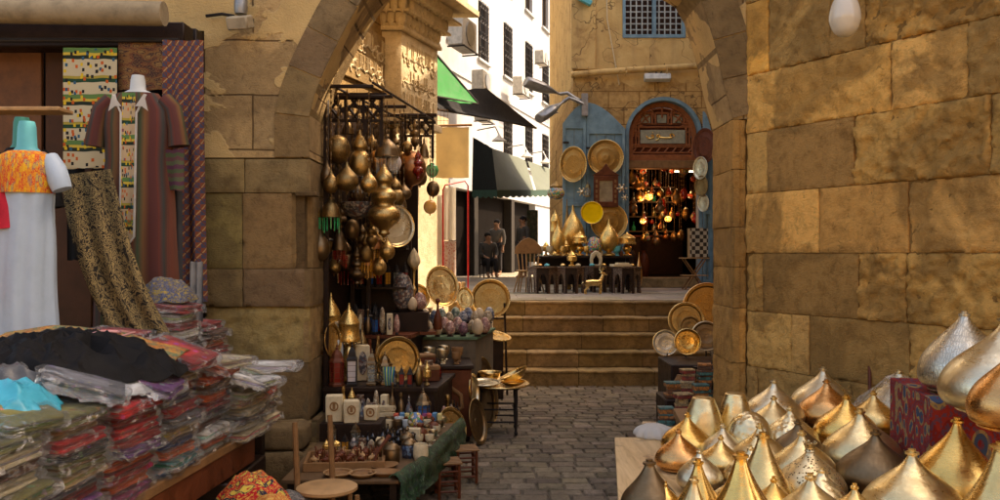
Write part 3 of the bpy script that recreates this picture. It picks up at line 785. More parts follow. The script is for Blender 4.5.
# lattice window
wn = M(); 
for i in range(11):
    x = wx0 + .03 + (wx1 - wx0 - .06) * i / 10; wn.box2((x - .012, FY + .06, wz0 + .02), (x + .012, FY + .085, wz1 - .02))
for i in range(13):
    z = wz0 + .03 + (wz1 - wz0 - .06) * i / 12; wn.box2((wx0 + .02, FY + .088, z - .012), (wx1 - .02, FY + .11, z + .012))
fr = M(); fr.prism([(wx0 - .03, wz0 - .04), (wx1 + .03, wz0 - .04), (wx1 + .03, wz1), (wx0 - .03, wz1)], [[(wx0 + .03, wz0 + .03), (AX - .22, wz0 + .03), (AX - .22, wz1 - .03), (wx0 + .03, wz1 - .03)], [(AX - .15, wz0 + .03), (wx1 - .03, wz0 + .03), (wx1 - .03, wz1 - .03), (AX - .15, wz1 - .03)]], .10, (0, FY + .03, 0))
GRILLE = plain('grille_paint', (.42, .44, .40), .6)
f_ = part(fac, 'window', fr, BLUE, bevel=.005); part(f_, 'grille', wn, GRILLE, smooth=0)
mb = M(); mb.box2((wx0, FY + .2, wz0), (wx1, FY + .22, wz1)); part(f_, 'pane', mb, plain('window_inside', (.07, .03, .015), .4))
# shop door: frame, fanlight
mb = M()
ro = AR + .0; ri = AR - .075
o1 = [(AX - ro, LZ + .02), (AX - ro, AZ)] + [(AX - ro * cos(t), AZ + ro * sin(t)) for t in [pi * i / 24 for i in range(1, 24)]] + [(AX + ro, AZ), (AX + ro, LZ + .02), (AX + ri, LZ + .02), (AX + ri, AZ)] + [(AX + ri * cos(t), AZ + ri * sin(t)) for t in [pi * i / 24 for i in range(1, 24)]] + [(AX - ri, AZ), (AX - ri, LZ + .02)]
mb.prism(o1, [], .24, (0, FY + .08, 0)); part(fac, 'door_frame', mb, BLUE, bevel=.006)
fb = fz(160)
rf = ri - .004
def arcout(r, zb): return [(AX - r, zb)] + [(AX - r, AZ)] + [(AX - r * cos(t), AZ + r * sin(t)) for t in [pi * i / 24 for i in range(1, 24)]] + [(AX + r, AZ), (AX + r, zb)]
fan = thing('fanlight_screen', 'red carved wooden fanlight with an Arabic name panel over the shop door', 'fanlight', (0, FY, 0))
mb = M(); mb.prism(arcout(rf, fb), [arcout(rf - .10, fb + .12)], .09, (0, .16, 0)); 
W_fan = plain('wood_fan', (.30, .10, .035), .5)
part(fan, 'frame', mb, W_fan, bevel=.008)
mb = M(); mb.prism(arcout(rf - .1, fb + .12), [], .02, (0, .22, 0)); part(fan, 'backing', mb, plain('fan_back', (.16, .045, .025), .5))
mb = M()
def bar(x0, z0, x1, z1, w_=.018, y0=.15): mb.tube([(x0, y0, z0), (x1, y0, z1)], w_, 6)
xL, xR = fx(640), fx(688); zA, zB = fz(139), fz(127)
for zz in (fz(146), fz(144), fz(126), fz(123), fz(152)): bar(AX - .6, zz, AX + .6, zz)
for xx in (xL - .06, xL, xR, xR + .06): bar(xx, fz(146), xx, fz(124))
for k in range(3):
    xa = fx(641) + k * .32; xb = xa + .25
    for q in ((xa, fz(123), xa, fz(112)), (xb, fz(123), xb, fz(112)), (xa, fz(112), xb, fz(112)), (xa, fz(123), xb, fz(123))): bar(*q)
for k in range(9):
    t = pi * (k + .5) / 9; bar(AX + .42 * cos(t), AZ + .42 * sin(t) * .9, AX + .66 * cos(t), AZ + .64 * sin(t))
for rr in (.5, .58): mb.tube([(AX + rr * cos(pi * i / 16), .15, AZ + rr * .97 * sin(pi * i / 16)) for i in range(17)], .014, 6)
for k in range(8): bar(AX - .6 + k * .16, fz(152), AX - .52 + k * .16, fz(147))
part(fan, 'lattice', mb, W_fan)
mb = M(); mb.box2((xL + .03, .13, fz(142.5)), (xR - .03, .16, fz(129)))
for k in range(3):
    xa = fx(641) + k * .32; mb.box2((xa + .03, .17, fz(121.5)), (xa + .22, .19, fz(113.5)))
part(fan, 'panel', mb, plain('sage_panel', (.34, .32, .22), .7))
# the name on the panel: ع و ف joined by a long stroke
mb = M(); gz = fz(136.5)
def stroke(pts, r=.013): mb.tube([(AX - .02 + x * .01, .118, gz + z * .01) for x, z in pts], r, 6)
stroke([(26, 2), (24, 6), (20, 7), (17, 5), (19, 2), (22, 0), (16, -1), (10, -1), (4, -1), (0, 0), (-4, 0)])
stroke([(-4, 0), (-3, 4), (-6, 6), (-9, 4), (-8, 1), (-4, 0), (-6, -4), (-11, -6)])
stroke([(-15, 3), (-17, 5), (-20, 4), (-19, 1), (-15, 1), (-16, -1), (-22, -2), (-28, -1), (-30, 3)])
stroke([(-18, 9), (-17, 10)], .016)
part(fan, 'lettering', mb, B_gold)
mb = M(); mb.box2((AX - ri, FY + .05, fz(168)), (AX + ri, FY + .3, fb - .003)); part(fac, 'lintel', mb, W_mid, bevel=.01)
mb = M(); mb.box2((AX - ri + .002, FY - .02, LZ), (AX + ri - .002, FY + 1.2, LZ + .20)); part(fac, 'doorstep', mb, S_step, bevel=.012)
# shop room behind
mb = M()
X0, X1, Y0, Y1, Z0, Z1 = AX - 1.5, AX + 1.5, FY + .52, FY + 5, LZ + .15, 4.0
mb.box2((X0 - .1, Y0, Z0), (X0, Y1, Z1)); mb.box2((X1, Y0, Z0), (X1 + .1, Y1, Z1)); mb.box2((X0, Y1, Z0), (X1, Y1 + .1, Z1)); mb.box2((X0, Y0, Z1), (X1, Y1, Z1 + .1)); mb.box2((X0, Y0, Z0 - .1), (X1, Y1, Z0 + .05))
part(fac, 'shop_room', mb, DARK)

# ---- white building
wh = thing('white_building', 'tall bright white apartment building with barred windows on the left of the upper street', 'building', (0, 0, 0))
WO = Vector((.313 * 17 - 8.96, 17, 0)); wu = Vector((.313, 1, 0)).normalized(); wl = sqrt(1 + .313 ** 2); wn_ = wu.cross(up)
def ws(Y): return (Y - 17) * wl
holes = []; wins = []
for yc in (21.8, 24.4, 26.95, 29.5, 32.1, 34.5, 36.8, 39.2):
    for zb, zt in ((4.9, 6.5), (7.8, 9.62), (10.8, 12.6), (13.8, 15.4)):
        if zb < 5 and yc < 28: continue
        s = ws(yc); holes.append([(s - .52, zb), (s + .52, zb), (s + .52, zt), (s - .52, zt)]); wins.append((s, zb, zt))
mb = M(); L = ws(48)
mb.prism([(0, LZ), (ws(21), LZ), (ws(21), 3.6), (ws(33), 3.6), (ws(33), LZ), (L, LZ), (L, 18), (0, 18)], holes, .4, WO - wn_ * .2, ux=wu, uy=(0, 0, 1)); part(wh, 'wall', mb, WHITEW, smooth=0)
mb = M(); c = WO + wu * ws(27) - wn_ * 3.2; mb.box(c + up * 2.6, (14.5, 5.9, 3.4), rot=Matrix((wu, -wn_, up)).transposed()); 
part(wh, 'shopfront_shade_block', mb, DARK)  # solid near-black block, the shade of the open shops put into its colour
WFR = plain('window_frame_brown', (.10, .065, .04), .6)
for (s, zb, zt) in wins:
    o = WO + wu * s
    fr = M(); fr.X = Matrix.Translation(o) @ Matrix((wu, wn_ * 1.0, up)).transposed().to_4x4()
    fr.prism([(-.515, zb + .005), (.515, zb + .005), (.515, zt - .005), (-.515, zt - .005)], [[(-.44, zb + .07), (-.03, zb + .07), (-.03, zt - .07), (-.44, zt - .07)], [(.03, zb + .07), (.44, zb + .07), (.44, zt - .07), (.03, zt - .07)]], .06, (0, -.14, 0))
    f_ = part(wh, 'window', fr, WFR)
    pn = M(); pn.X = fr.X; pn.box2((-.5, -.22, zb + .02), (.5, -.20, zt - .02)); part(f_, 'pane', pn, G_win)
    si = M(); si.X = fr.X; si.box2((-.6, -.1, zb - .09), (.6, .09, zb - .002)); part(f_, 'sill', si, WHITEW, bevel=.01)
    if zb < 10:
        gr = M(); gr.X = fr.X
        for k in range(9): gr.tube([(-.46 + .115 * k, .02, zb + .02), (-.46 + .115 * k, .02, zt - .02)], .012, 5)
        for k in range(4):
            zz = zb + .2 + (zt - zb - .4) * k / 3
            gr.tube([(-.48, .03, zz), (.48, .03, zz)], .012, 5)
            for q in range(4): gr.tube([(-.345 + .23 * q + .1 * cos(t * .785), .03, zz + .12 + .1 * sin(t * .785)) for t in range(8)], .01, 4, close=True)
        part(f_, 'grille', gr, IRON)
# plaster band and cables on the white wall
mb = M(); mb.X = Matrix.Translation(WO) @ Matrix((wu, wn_, up)).transposed().to_4x4(); mb.box2((0, 0, 3.6), (L, .05, 3.8)); mb.box2((0, 0, 6.9), (L, .04, 7.0)); part(wh, 'string_course', mb, WHITEW)
# doors and dark bays of the ground floor shops
for Y_, cc in ((22.6, W_dark), (26.2, W_dark), (30.0, W_dark)):
    mb = M(); mb.X = Matrix.Translation(WO + wu * ws(Y_)) @ Matrix((wu, wn_, up)).transposed().to_4x4(); mb.box2((-.18, -.3, LZ), (.18, .03, 3.6)); part(wh, 'pillar', mb, plain('shop_pillar', (.03, .024, .018), .7))

# ---- distant continuation: end of the upper street
eb = thing('street_end_building', 'pale building closing the far end of the upper street', 'building', (0, 0, 0))
mb = M(); mb.box2((1, 50, LZ), (12, 51, 16)); part(eb, 'wall', mb, WHITEW)

# ---- textile shop room at the left
sh = thing('textile_shop', 'dark wooden shop front with brown panels behind the hanging robes', 'shop front', (0, 0, 0))
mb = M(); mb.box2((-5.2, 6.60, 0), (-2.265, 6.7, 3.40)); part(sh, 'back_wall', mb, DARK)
mb = M(); mb.box2((-2.40, 6.35, 0), (-2.268, 6.55, 3.40)); mb.box2((-3.02, 6.3, 0), (-2.86, 6.5, 3.40)); part(sh, 'post', mb, W_dark, bevel=.008)
mb = M(); mb.box2((-3.36, 6.28, 0), (-3.02, 6.33, 3.40)); part(sh, 'brown_panel', mb, BROWNP, bevel=.005)
mb = M(); mb.box2((-3.75, 6.30, 0), (-3.40, 6.34, 3.40)); part(sh, 'brown_panel', mb, plain('panel_orange', (.16, .07, .03), .55), bevel=.005)
mb = M(); mb.box2((-5.2, 6.1, 3.2), (-2.268, 6.29, 3.38)); part(sh, 'lintel_beam', mb, W_dark, bevel=.01)
mb = M(); mb.box2((-5.2, 6.2, -.02), (-4.9, 6.6, 3.40)); part(sh, 'jamb', mb, W_dark)
# unseen building added behind the camera for warm bounce and brass reflections
bb = thing('bounce_building', 'unseen sandy stone building added behind the viewer to bounce warm light', 'building', (0, 0, 0))
mb = M(); mb.box2((-10, -8.5, 0), (10, -8, 6.4)); part(bb, 'wall', mb, stone('bounce_stone', (.72, .48, .2), (.5, .32, .12)), smooth=0)
# ================================================================ OBJECTS
def cr(pts, n=4):
    """smooth a profile (Catmull-Rom)"""
    out = []
    for i in range(len(pts) - 1):
        p0 = pts[max(i - 1, 0)]; p1 = pts[i]; p2 = pts[i + 1]; p3 = pts[min(i + 2, len(pts) - 1)]
        for k in range(n):
            t = k / n
            out.append(tuple(.5 * (2 * p1[q] + (p2[q] - p0[q]) * t + (2 * p0[q] - 5 * p1[q] + 4 * p2[q] - p3[q]) * t * t + (3 * p1[q] - p0[q] - 3 * p2[q] + p3[q]) * t ** 3) for q in range(len(p1))))
    out.append(tuple(pts[-1])); return [(max(a[0], 0),) + tuple(a[1:]) for a in out]
def prof(pts, r, h, z0=0, n=4): return [(a * r, z0 + b * h) for a, b in cr(pts, n)]
ONION = [(.72, 0), (.90, .03), (.99, .12), (1, .25), (.93, .38), (.79, .51), (.59, .63), (.37, .75), (.19, .86), (.10, .95), (.075, 1)]
BULB = [(.70, 0), (.88, .03), (.99, .12), (1.0, .27), (.92, .42), (.76, .56), (.54, .70), (.33, .82), (.17, .92), (.10, 1)]
CONE = [(.86, 0), (.99, .04), (.98, .14), (.86, .30), (.66, .46), (.46, .62), (.30, .78), (.19, .92), (.17, 1)]
TRUNC = [(.85, 0), (1, .08), (.99, .25), (.88, .5), (.72, .74), (.56, .92), (.50, .985), (.36, 1.0), (0.0, 1.0)]
ROUND = [(.80, 0), (.97, .1), (1, .3), (.93, .55), (.72, .79), (.42, .94), (.14, 1.0), (0.06, 1.0)]

# ---- stall table with domes
TZ = .70
tb = thing('stall_table', 'long wooden stall table carrying the metal domes beside the stone wall', 'table', (0, 0, 0))
mb = M(); mb.prism([(.80, 2.3), (3.9, 2.3), (3.05, 3.8), (2.20, 5.6), (1.14, 5.6)], [], .05, (0, 0, TZ - .027), ux=(1, 0, 0), uy=(0, 1, 0)); part(tb, 'tabletop', mb, W_mid, bevel=.004)
for x, y in ((.95, 2.45), (1.22, 5.5), (3.4, 2.5), (2.1, 5.5)):
    mb = M(); mb.box2((x - .04, y - .04, 0), (x + .04, y + .04, TZ - .053)); part(tb, 'leg', mb, W_dark, bevel=.004)
def dome(px, py, w, h, prf, mat, label, kind='', base=None, z=TZ):
    """onion-shaped lamp top: seen tip at (px, py), w and h in picture pixels"""
    if z == TZ and prf is ONION: h = w * .81
    if z == TZ and prf is BULB: h = w * .84
    if z == TZ and prf is CONE: h *= .88
    w *= 1.16
    D = (EYE - z) * F / (py + h - 253); X = (px - 500) / F * D; r = w / 2 * D / F; H = h * D / F
    return dict(x=X, y=D, r=r, h=H, prf=prf, mat=mat, label=label, kind=kind, z=z)
DL = [
 dome(702, 401, 37, 47, TRUNC, B_pale, 'pale gold flat-topped cone dome at the back corner beside the bare plank', 'trunc'),
 dome(735, 396, 33, 48, TRUNC, B_pale, 'narrow pale gold cone dome with a flat top, second from the back left corner', 'trunc'),
 dome(773, 385, 52, 62, ONION, B_silver, 'silvery gold onion dome in the back row, third from the plank'),
 dome(823, 373, 54, 66, ONION, B_silver, 'silvery onion dome at the very back, behind the copper one'),
 dome(829.7, 385, 50, 72, ONION, B_copper, 'shiny copper onion dome with a sharp neck, in front of the hindmost silvery one'),
 dome(699, 420, 44, 50, ONION, B_gold, 'small aged brass dome on the table edge beside the plank, second in its file'),
 dome(738, 416, 40, 42, ROUND, B_hammer, 'round dimpled pale dome without a point, second row', 'round'),
 dome(773, 402, 44, 58, ONION, B_pale, 'pale brass onion dome standing in front of the silvery back row one'),
 dome(790.5, 413, 48, 62, ONION, B_hammer, 'twisted hammered brass dome behind the small dark bronze one', 'twist'),
 dome(797, 427, 48, 58, ONION, B_dark, 'dark bronze onion dome in the middle of the table'),
 dome(698, 437, 42, 50, ONION, B_copper, 'reddish brass dome on the table edge beside the plank, third in its file'),
 dome(744, 431, 50, 60, ONION, B_pale, 'pale gold onion dome left of the twisted hammered pair'),
 dome(803, 438, 58, 70, ONION, B_pale, 'wide bright brass dome in front of the dark bronze one'),
 dome(700, 457, 40, 50, BULB, B_silver, 'small silvery dome on the table edge beside the plank, fourth in its file'),
 dome(749, 453, 44, 54, BULB, B_hammer, 'small hammered dome leaning among tall fluted cones'),
 dome(765, 443, 54, 76, CONE, B_bright, 'tall smooth brass cone behind the fluted one'),
 dome(758, 461, 60, 84, CONE, B_gold, 'tall fluted brass cone with deep vertical ribs at the front', 'flute'),
 dome(712, 468, 42, 60, CONE, B_gold, 'narrow fluted brass cone near the front edge beside the plank', 'flute'),
 dome(697, 484, 36, 52, CONE, B_pale, 'narrowest fluted cone, frontmost beside the plank', 'flute'),
 dome(816, 458, 62, 70, ONION, B_pierce, 'pierced filigree brass dome with a crown-like tip', 'crown'),
 dome(812, 474, 70, 84, ONION, B_pale, 'large plain brass dome at the front, half below the picture edge'),
 dome(846, 401, 54, 66, ONION, B_gold, 'matt gold onion dome standing right of the copper one'),
 dome(861.6, 416, 66, 78, ONION, B_pale, 'big pale brass dome in the middle row, left of the plastic wrapped one'),
 dome(875, 438, 66, 74, ONION, B_dark, 'wide dark bronze dome half hidden behind the large pale front one'),
 dome(884, 456, 84, 92, ONION, B_pale, 'large smooth pale brass dome at the front, with a tiny knob'),
 dome(896, 376, 60, 72, BULB, B_silver, 'silvery dome under a torn plastic sheet at the back near the wall'),
 dome(927, 374, 58, 86, CONE, B_gold, 'tall pointed golden cone standing behind the two shiny gold domes'),
 dome(931.6, 406, 66, 78, ONION, B_gold, 'shiny gold dome left of the biggest gold one'),
 dome(953, 422, 86, 94, ONION, B_gold, 'biggest shiny gold dome, below the patterned cloth box'),
 dome(1000, 452, 84, 116, CONE, B_bright, 'tall brass cone cut by the right edge of the picture'),
 dome(836, 478, 50, 60, BULB, B_hammer, 'low hammered dome at the front, between the two large plain ones'),
 dome(727, 486, 40, 54, ONION, B_pale, 'small pale onion dome at the front, between the two fluted cones'),
 dome(775, 486, 46, 54, ONION, B_gold, 'small gold onion dome at the front edge right of the fluted cones'),
 dome(850, 488, 48, 54, ONION, B_bright, 'small shiny brass dome at the front, below the wide dark bronze one'),
 dome(722, 428, 38, 42, ONION, B_silver, 'small silvery onion dome between the round dimpled one and the table edge file'),
 dome(925, 488, 40, 48, ONION, B_pale, 'pale onion dome at the front right of the large smooth one'),
 dome(872, 396, 44, 50, ONION, B_bright, 'small bright dome between the matt gold and the plastic-covered one'),
 dome(718, 441, 38, 48, ONION, B_bright, 'small brass dome tucked behind the fluted cones, in the second file from the plank'),
]
BOXZ = 1.10
DB = [dome(962, 319, 70, 74, BULB, B_engsil, 'large silvery dome engraved with scales, standing on the patterned cloth box', z=BOXZ),
      dome(1008, 324, 108, 88, ONION, B_silver, 'large pale metal dome on the cloth box at the right edge', z=BOXZ),
      dome(1014, 352, 74, 78, ONION, B_copper, 'brown copper dome at the front of the cloth box, cut by the picture edge', z=BOXZ)]
def relax(L, k=.93, it=60):
    for _ in range(it):
        for i in range(len(L)):
            for j in range(i):
                a, b = L[i], L[j]; dx, dy = a['x'] - b['x'], a['y'] - b['y']; d = math.hypot(dx, dy) or 1e-4; m = k * (a['r'] + b['r'])
                if d < m:
                    q = (m - d) / 2 * .6 / d; a['x'] += dx * q; b['x'] -= dx * q; a['y'] += dy * q; b['y'] -= dy * q
relax(DL, .86); relax(DB)
bg_ = [d for d in DL if d['label'].startswith('biggest shiny')][0]; bg_.update(x=1.775, y=3.32, r=.172, h=.345)
def mkdome(d, group='metal lamp domes on the stall table'):
    t = thing('lamp_dome', d['label'], 'metal dome', (d['x'], d['y'], d['z'] + .001), R.uniform(0, 6), group)
    t.rotation_euler = (R.uniform(-.03, .03), R.uniform(-.03, .03), R.uniform(0, 6)); t.location.z += .004
    r, h = d['r'], d['h']; kd = d['kind']; fn = None; seg = 40
    if kd == 'flute': fn = lambda a, z: 1 + .07 * abs(cos(5 * a)) * min(1, 4 * z / h) * (1 - .4 * z / h) - .04; seg = 60
    if kd == 'twist': fn = lambda a, z: 1 + .05 * cos(8 * (a + 2.2 * z / h)) * (1 - z / h); seg = 64
    if not fn:
        sd = Vector((R.random() * 50, 0, 0)); fn = lambda a, z: 1 + .012 * noise.noise(sd + Vector((cos(a) * 1.5, sin(a) * 1.5, z * 9)))
    mb = M(); mb.lathe(prof(d['prf'], r, h, .012), seg, fn=fn); part(t, 'shell', mb, d['mat'], smooth=60)
    mb = M(); k = .74 if d['prf'] in (ONION, BULB) else .86
    mb.lathe([(r * k - .004, 0), (r * k + .006, .003), (r * k + .007, .010), (r * k - .002, .016)], 40); part(t, 'rim', mb, d['mat'])
    if kd not in ('trunc', 'round'):
        mb = M(); q = r * .1 if d['prf'] is not CONE else r * .17
        if kd == 'crown':
            mb.lathe([(q * 1.6, h), (q * 1.2, h + .01), (q * 1.8, h + .03)], 12)
            for i in range(6): mb.ball((q * 1.7 * cos(i * 1.047), q * 1.7 * sin(i * 1.047), h + .036), .006, 6)
        mb.lathe([(q * .9, h + .006), (q * 1.35, h + .010), (q * 1.35, h + .018), (q * .7, h + .022), (q * .75, h + .030), (0, h + .031)], 16)
        part(t, 'knob', mb, d['mat'])
    return t
for d in DL: mkdome(d)
for d in DB: mkdome(d, 'metal domes on the cloth box')
# cloth covered box
CARPET = cloth('carpet_red', 'paisley', [(.22, .02, .015), (.05, .07, .12), (.35, .22, .08), (.30, .03, .02)], (2.2, 1.1, 1))
mb = M(); mb.X = Matrix.Translation((1.83, 3.62, TZ + .002)) @ Matrix.Rotation(-.18, 4, 'Z')
H_ = BOXZ - TZ - .002; Wb, Db = 1.15, .62
def boxsurf(u, v):
    # u runs along x, v runs up the front and over the top
    L = H_ + Db; q = v * L; wv = .006 * noise.noise(Vector((u * 6, v * 5, 2)))
    if q < H_: return (u * Wb, -wv, q)
    return (u * Wb, q - H_, H_ + wv * .3)
mb.grid(boxsurf, 24, 24)
mb.grid(lambda u, v: (0, Db * (1 - u), v * H_), 6, 6); mb.grid(lambda u, v: (Wb, Db * u, v * H_), 6, 6)
single('cloth_covered_box', mb, CARPET, 'box covered in red and navy paisley cloth at the back of the dome table', 'covered box', (0, 0, 0))
# torn plastic over the silvery dome
dd = [d for d in DL if 'torn plastic' in d['label']][0]
mb = M()
def pl(u, v):
    a = u * 2 * pi; rr = v; p = Vector((cos(a) * rr, sin(a) * rr, 0)); n = noise.noise(Vector((p.x * 3, p.y * 3, 5))); n2 = noise.noise(Vector((p.x * 8, p.y * 8, 1)))
    z = dd['h'] * (1.02 - .8 * rr ** 1.3) + n * .03 + n2 * .015
    return (dd['x'] + p.x * dd['r'] * 1.35 * (1 + .2 * n) , dd['y'] + p.y * dd['r'] * 1.25, dd['z'] + max(.03, z) + .01)
mb.grid(pl, 40, 14); single('plastic_sheet', mb, PLASTIC, 'crumpled clear plastic sheet thrown over a silvery dome', 'plastic sheet', (0, 0, 0))
# bare plank with two dark cones
pk = thing('plank_bench', 'bare light wooden plank bench in front of the gold domes', 'bench', (0, 0, 0))
mb = M(); mb.X = Matrix.Translation((.26, 2.3, 0)); 
cs = [(.08, 0), (.44, 0), (.735, 2.41), (.375, 2.41)]
mb.prism(cs, [], .04, (0, 0, TZ - .02), ux=(1, 0, 0), uy=(0, 1, 0)); part(pk, 'board', mb, W_plank, bevel=.006, bseg=2)
for x, y in ((.50, 2.5), (.68, 4.45)):
    mb = M(); mb.box2((x, y, 0), (x + .26, y + .05, TZ - .045)); part(pk, 'leg', mb, W_mid, bevel=.004)
d = dome(650, 468, 50, 68, ONION, B_dark, 'dark bronze cone standing alone on the bare plank'); d['prf'] = CONE; mkdome(d, 'metal domes on the plank')
d = dome(665, 490, 26, 40, BULB, B_gold, 'small brass dome beside the dark cone on the plank'); mkdome(d, 'metal domes on the plank')
# white crumpled bundle at the end of the plank
mb = M(); c = G(658, 441, TZ); 
def bund(a, z): return 1 + .10 * cos(9 * a) + .06 * noise.noise(Vector((cos(a) * 3, sin(a) * 3, z * 20)))
mb.lathe(prof([(.9, 0), (1, .1), (.98, .35), (.8, .7), (.4, .95), (0, 1)], .105, .07), 48, fn=bund)
single('cloth_bundle', mb, WHITEC, 'white pleated cloth bundle at the far end of the plank', 'cloth', (c.x + .0, c.y + .12, .70 - .0), 0)
mb = M(); mb.box2((-.14, -.12, 0), (.14, .12, .695)); 
single('wooden_pedestal', mb, W_dark, 'dark wooden pedestal holding the white pleated cloth behind the plank', 'pedestal', (c.x, c.y + .13, 0), 0, bevel=.005)
# wooden stick by the wall
mb = M(); a_ = G(862, 412, TZ); mb.tube([(0, 0, 0), (.05, .12, .30)], .012, 8)
single('wooden_stick', mb, W_red, 'short brown wooden stick leaning on the wall behind the domes', 'stick', (a_.x + .05, a_.y - .0, TZ))

# ---- trays
def tray(c, r, mat, label, face=(0, -1, .2), rimmat=None, depth=.02, group=None, oval=1, cat='tray', name='tray', bead=True, eng=None):
    t = thing(name, label, cat, (0, 0, 0), group=group)
    q = Vector(face).normalized().to_track_quat('Z', 'Y'); t.rotation_mode = 'XYZ'; t.rotation_euler = q.to_euler(); t.location = c
    mb = M(); mb.lathe([(0, -.004), (r * .80, -.004), (r * .84, -.002), (r * .90, depth * .8), (r, depth), (r * .995, depth + .004), (r * .90, depth * .8 + .005), (r * .83, .004), (r * .55, .003), (r * .54, .0045), (r * .5, .003), (r * .15, .003), (r * .14, .005), (0, .004)], 48, sx=oval)
    part(t, 'dish', mb, mat, smooth=30)
    mb = M(); mb.tube([(r * oval * cos(a), r * sin(a), depth + .002) for a in [2 * pi * i / 48 for i in range(48)]], r * .022 + .002, 8, close=True); part(t, 'rim', mb, rimmat or mat)
    return t
# ---- eggs
EGG = [(0, 0), (.35, .02), (.72, .12), (.95, .30), (1, .42), (.93, .60), (.72, .80), (.40, .95), (0, 1)]
def egg(c, r, h, mat, label, group='decorated eggs on the egg table'):
    t = thing('decorative_egg', label, 'egg', c, R.uniform(0, 6), group)
    mb = M(); mb.lathe(prof(EGG, r, h, .012, 3), 24); part(t, 'shell', mb, mat, smooth=80)
    mb = M(); mb.lathe([(r * .62, 0), (r * .66, .004), (r * .45, .016), (r * .40, .018)], 16); part(t, 'ring_stand', mb, W_dark)
    return t
# ---- standing lantern
def lantern(c, w, h, gl, metal, label, group=None, sides=6, cat='lantern', rz=None):
    t = thing('lantern', label, cat, c, R.uniform(0, 1) if rz is None else rz, group); r = w / 2
    mb = M(); mb.lathe([(r, 0), (r, h * .05), (r * .85, h * .08), (r * .85, h * .10)], sides); part(t, 'base', mb, metal, smooth=0)
    mb = M(); mb.lathe([(r * .74, h * .10), (r * .80, h * .56)], sides); part(t, 'glass', mb, gl, smooth=0)
    mb = M()
    for i in range(sides):
        a = 2 * pi * i / sides; p = Vector((cos(a), sin(a), 0)) * r * .82; mb.tube([p + up * h * .09, p * 1.05 + up * h * .57], r * .07, 5)
        b_ = 2 * pi * (i + 1) / sides; q = Vector((cos(b_), sin(b_), 0)) * r * .82
        for z_ in (.2, .33, .46): mb.tube([p + up * h * z_, q + up * h * z_], r * .035, 4)
    part(t, 'posts', mb, metal)
    mb = M(); mb.lathe([(r * 1.05, h * .57), (r * .98, h * .61), (r * .75, h * .66), (r * .62, h * .76), (r * .35, h * .84), (r * .10, h * .88)], sides if sides > 4 else 4, fn=None); part(t, 'roof', mb, metal, smooth=0)
    mb = M(); mb.lathe([(r * .1, h * .87), (r * .2, h * .90), (r * .07, h * .93), (r * .13, h * .955), (0, h)], 10); part(t, 'finial', mb, metal)
    return t
# ---- gold table lamp: foot, body, perforated shade
def goldlamp(c, w, h, label, kind, metal=None, group=None):
    metal = metal or B_gold; t = thing('brass_lamp', label, 'lamp', c, R.uniform(0, 6), group); r = w / 2
    if kind == 'flame':
        mb = M(); mb.lathe(prof([(.6, 0), (.62, .04), (.25, .09), (.3, .12), (.75, .2), (1, .36), (.95, .5), (.66, .66), (.34, .78), (.13, .88), (.06, 1)], r, h), 28); part(t, 'body', mb, metal if metal is not B_gold else B_pgold)
        mb = M(); mb.lathe([(r * .66, 0), (r * .7, h * .02), (r * .5, h * .04)], 20); part(t, 'foot', mb, metal)
    elif kind == 'shade':
        mb = M(); mb.lathe(prof([(.5, 0), (.52, .05), (.18, .1), (.42, .2), (.5, .32), (.3, .44), (.12, .5), (.12, .58)], r, h), 22); part(t, 'stem', mb, metal)
        mb = M(); mb.lathe([(r, h * .52), (r, h * .56), (r * .92, h * .58), (r * .9, h * .72), (r * .98, h * .74), (r * .8, h * .8), (r * .45, h * .88), (r * .15, h * .93), (r * .05, h)], 24); part(t, 'shade', mb, B_pgold)
        mb = M()
        for i in range(18): a = 2 * pi * i / 18; mb.ball((r * .97 * cos(a), r * .97 * sin(a), h * .50), r * .06, 6)
        part(t, 'beads', mb, metal)
    else:
        mb = M(); mb.lathe(prof([(.7, 0), (.75, .05), (.3, .12), (.35, .2), (.2, .3)], r, h), 20); part(t, 'foot', mb, metal)
        mb = M(); mb.lathe([(r * .7, h * .28), (r, h * .34), (r, h * .55), (r * .75, h * .60), (r * .75, h * .66), (r * .4, h * .78), (r * .12, h * .86), (0, h)], 8); part(t, 'cage', mb, B_pgold, smooth=0)
    return t
B_pgold = brass('brass_gold_pierced', (.86, .56, .18), .3, pattern='pierce', tarn=.3)
# ---- hanging lamps
HP = {
 'ball': [(.0, 0), (.35, .03), (.72, .14), (.97, .36), (1, .5), (.95, .66), (.72, .86), (.4, .96), (.15, 1.0)],
 'tear': [(0, 0), (.15, .02), (.55, .06), (.90, .20), (1, .34), (.92, .50), (.66, .64), (.36, .76), (.17, .88), (.09, 1)],
 'onionlamp': [(.5, 0), (.78, .03), (.97, .15), (1, .28), (.88, .42), (.60, .52), (.50, .56), (.66, .60), (.66, .68), (.45, .80), (.2, .90), (.1, 1)],
 'bell': [(.98, 0), (1, .04), (.97, .14), (.88, .34), (.66, .55), (.36, .70), (.18, .80), (.24, .86), (.1, 1)],
 'tier': [(.12, 0), (.35, .03), (.3, .08), (.55, .14), (.92, .22), (1, .30), (.85, .37), (.62, .42), (.66, .47), (.80, .52), (.72, .60), (.45, .66), (.42, .72), (.55, .76), (.5, .83), (.25, .92), (.08, 1)],
 'bowl': [(0, 0), (.2, .03), (.6, .25), (.9, .7), (1, 1), (.97, 1), (.85, .72)],
 'globe': [(.0, 0), (.3, .02), (.75, .18), (1, .45), (.98, .6), (.75, .82), (.35, .93), (.3, 1)],
}
RAILZ = 3.05
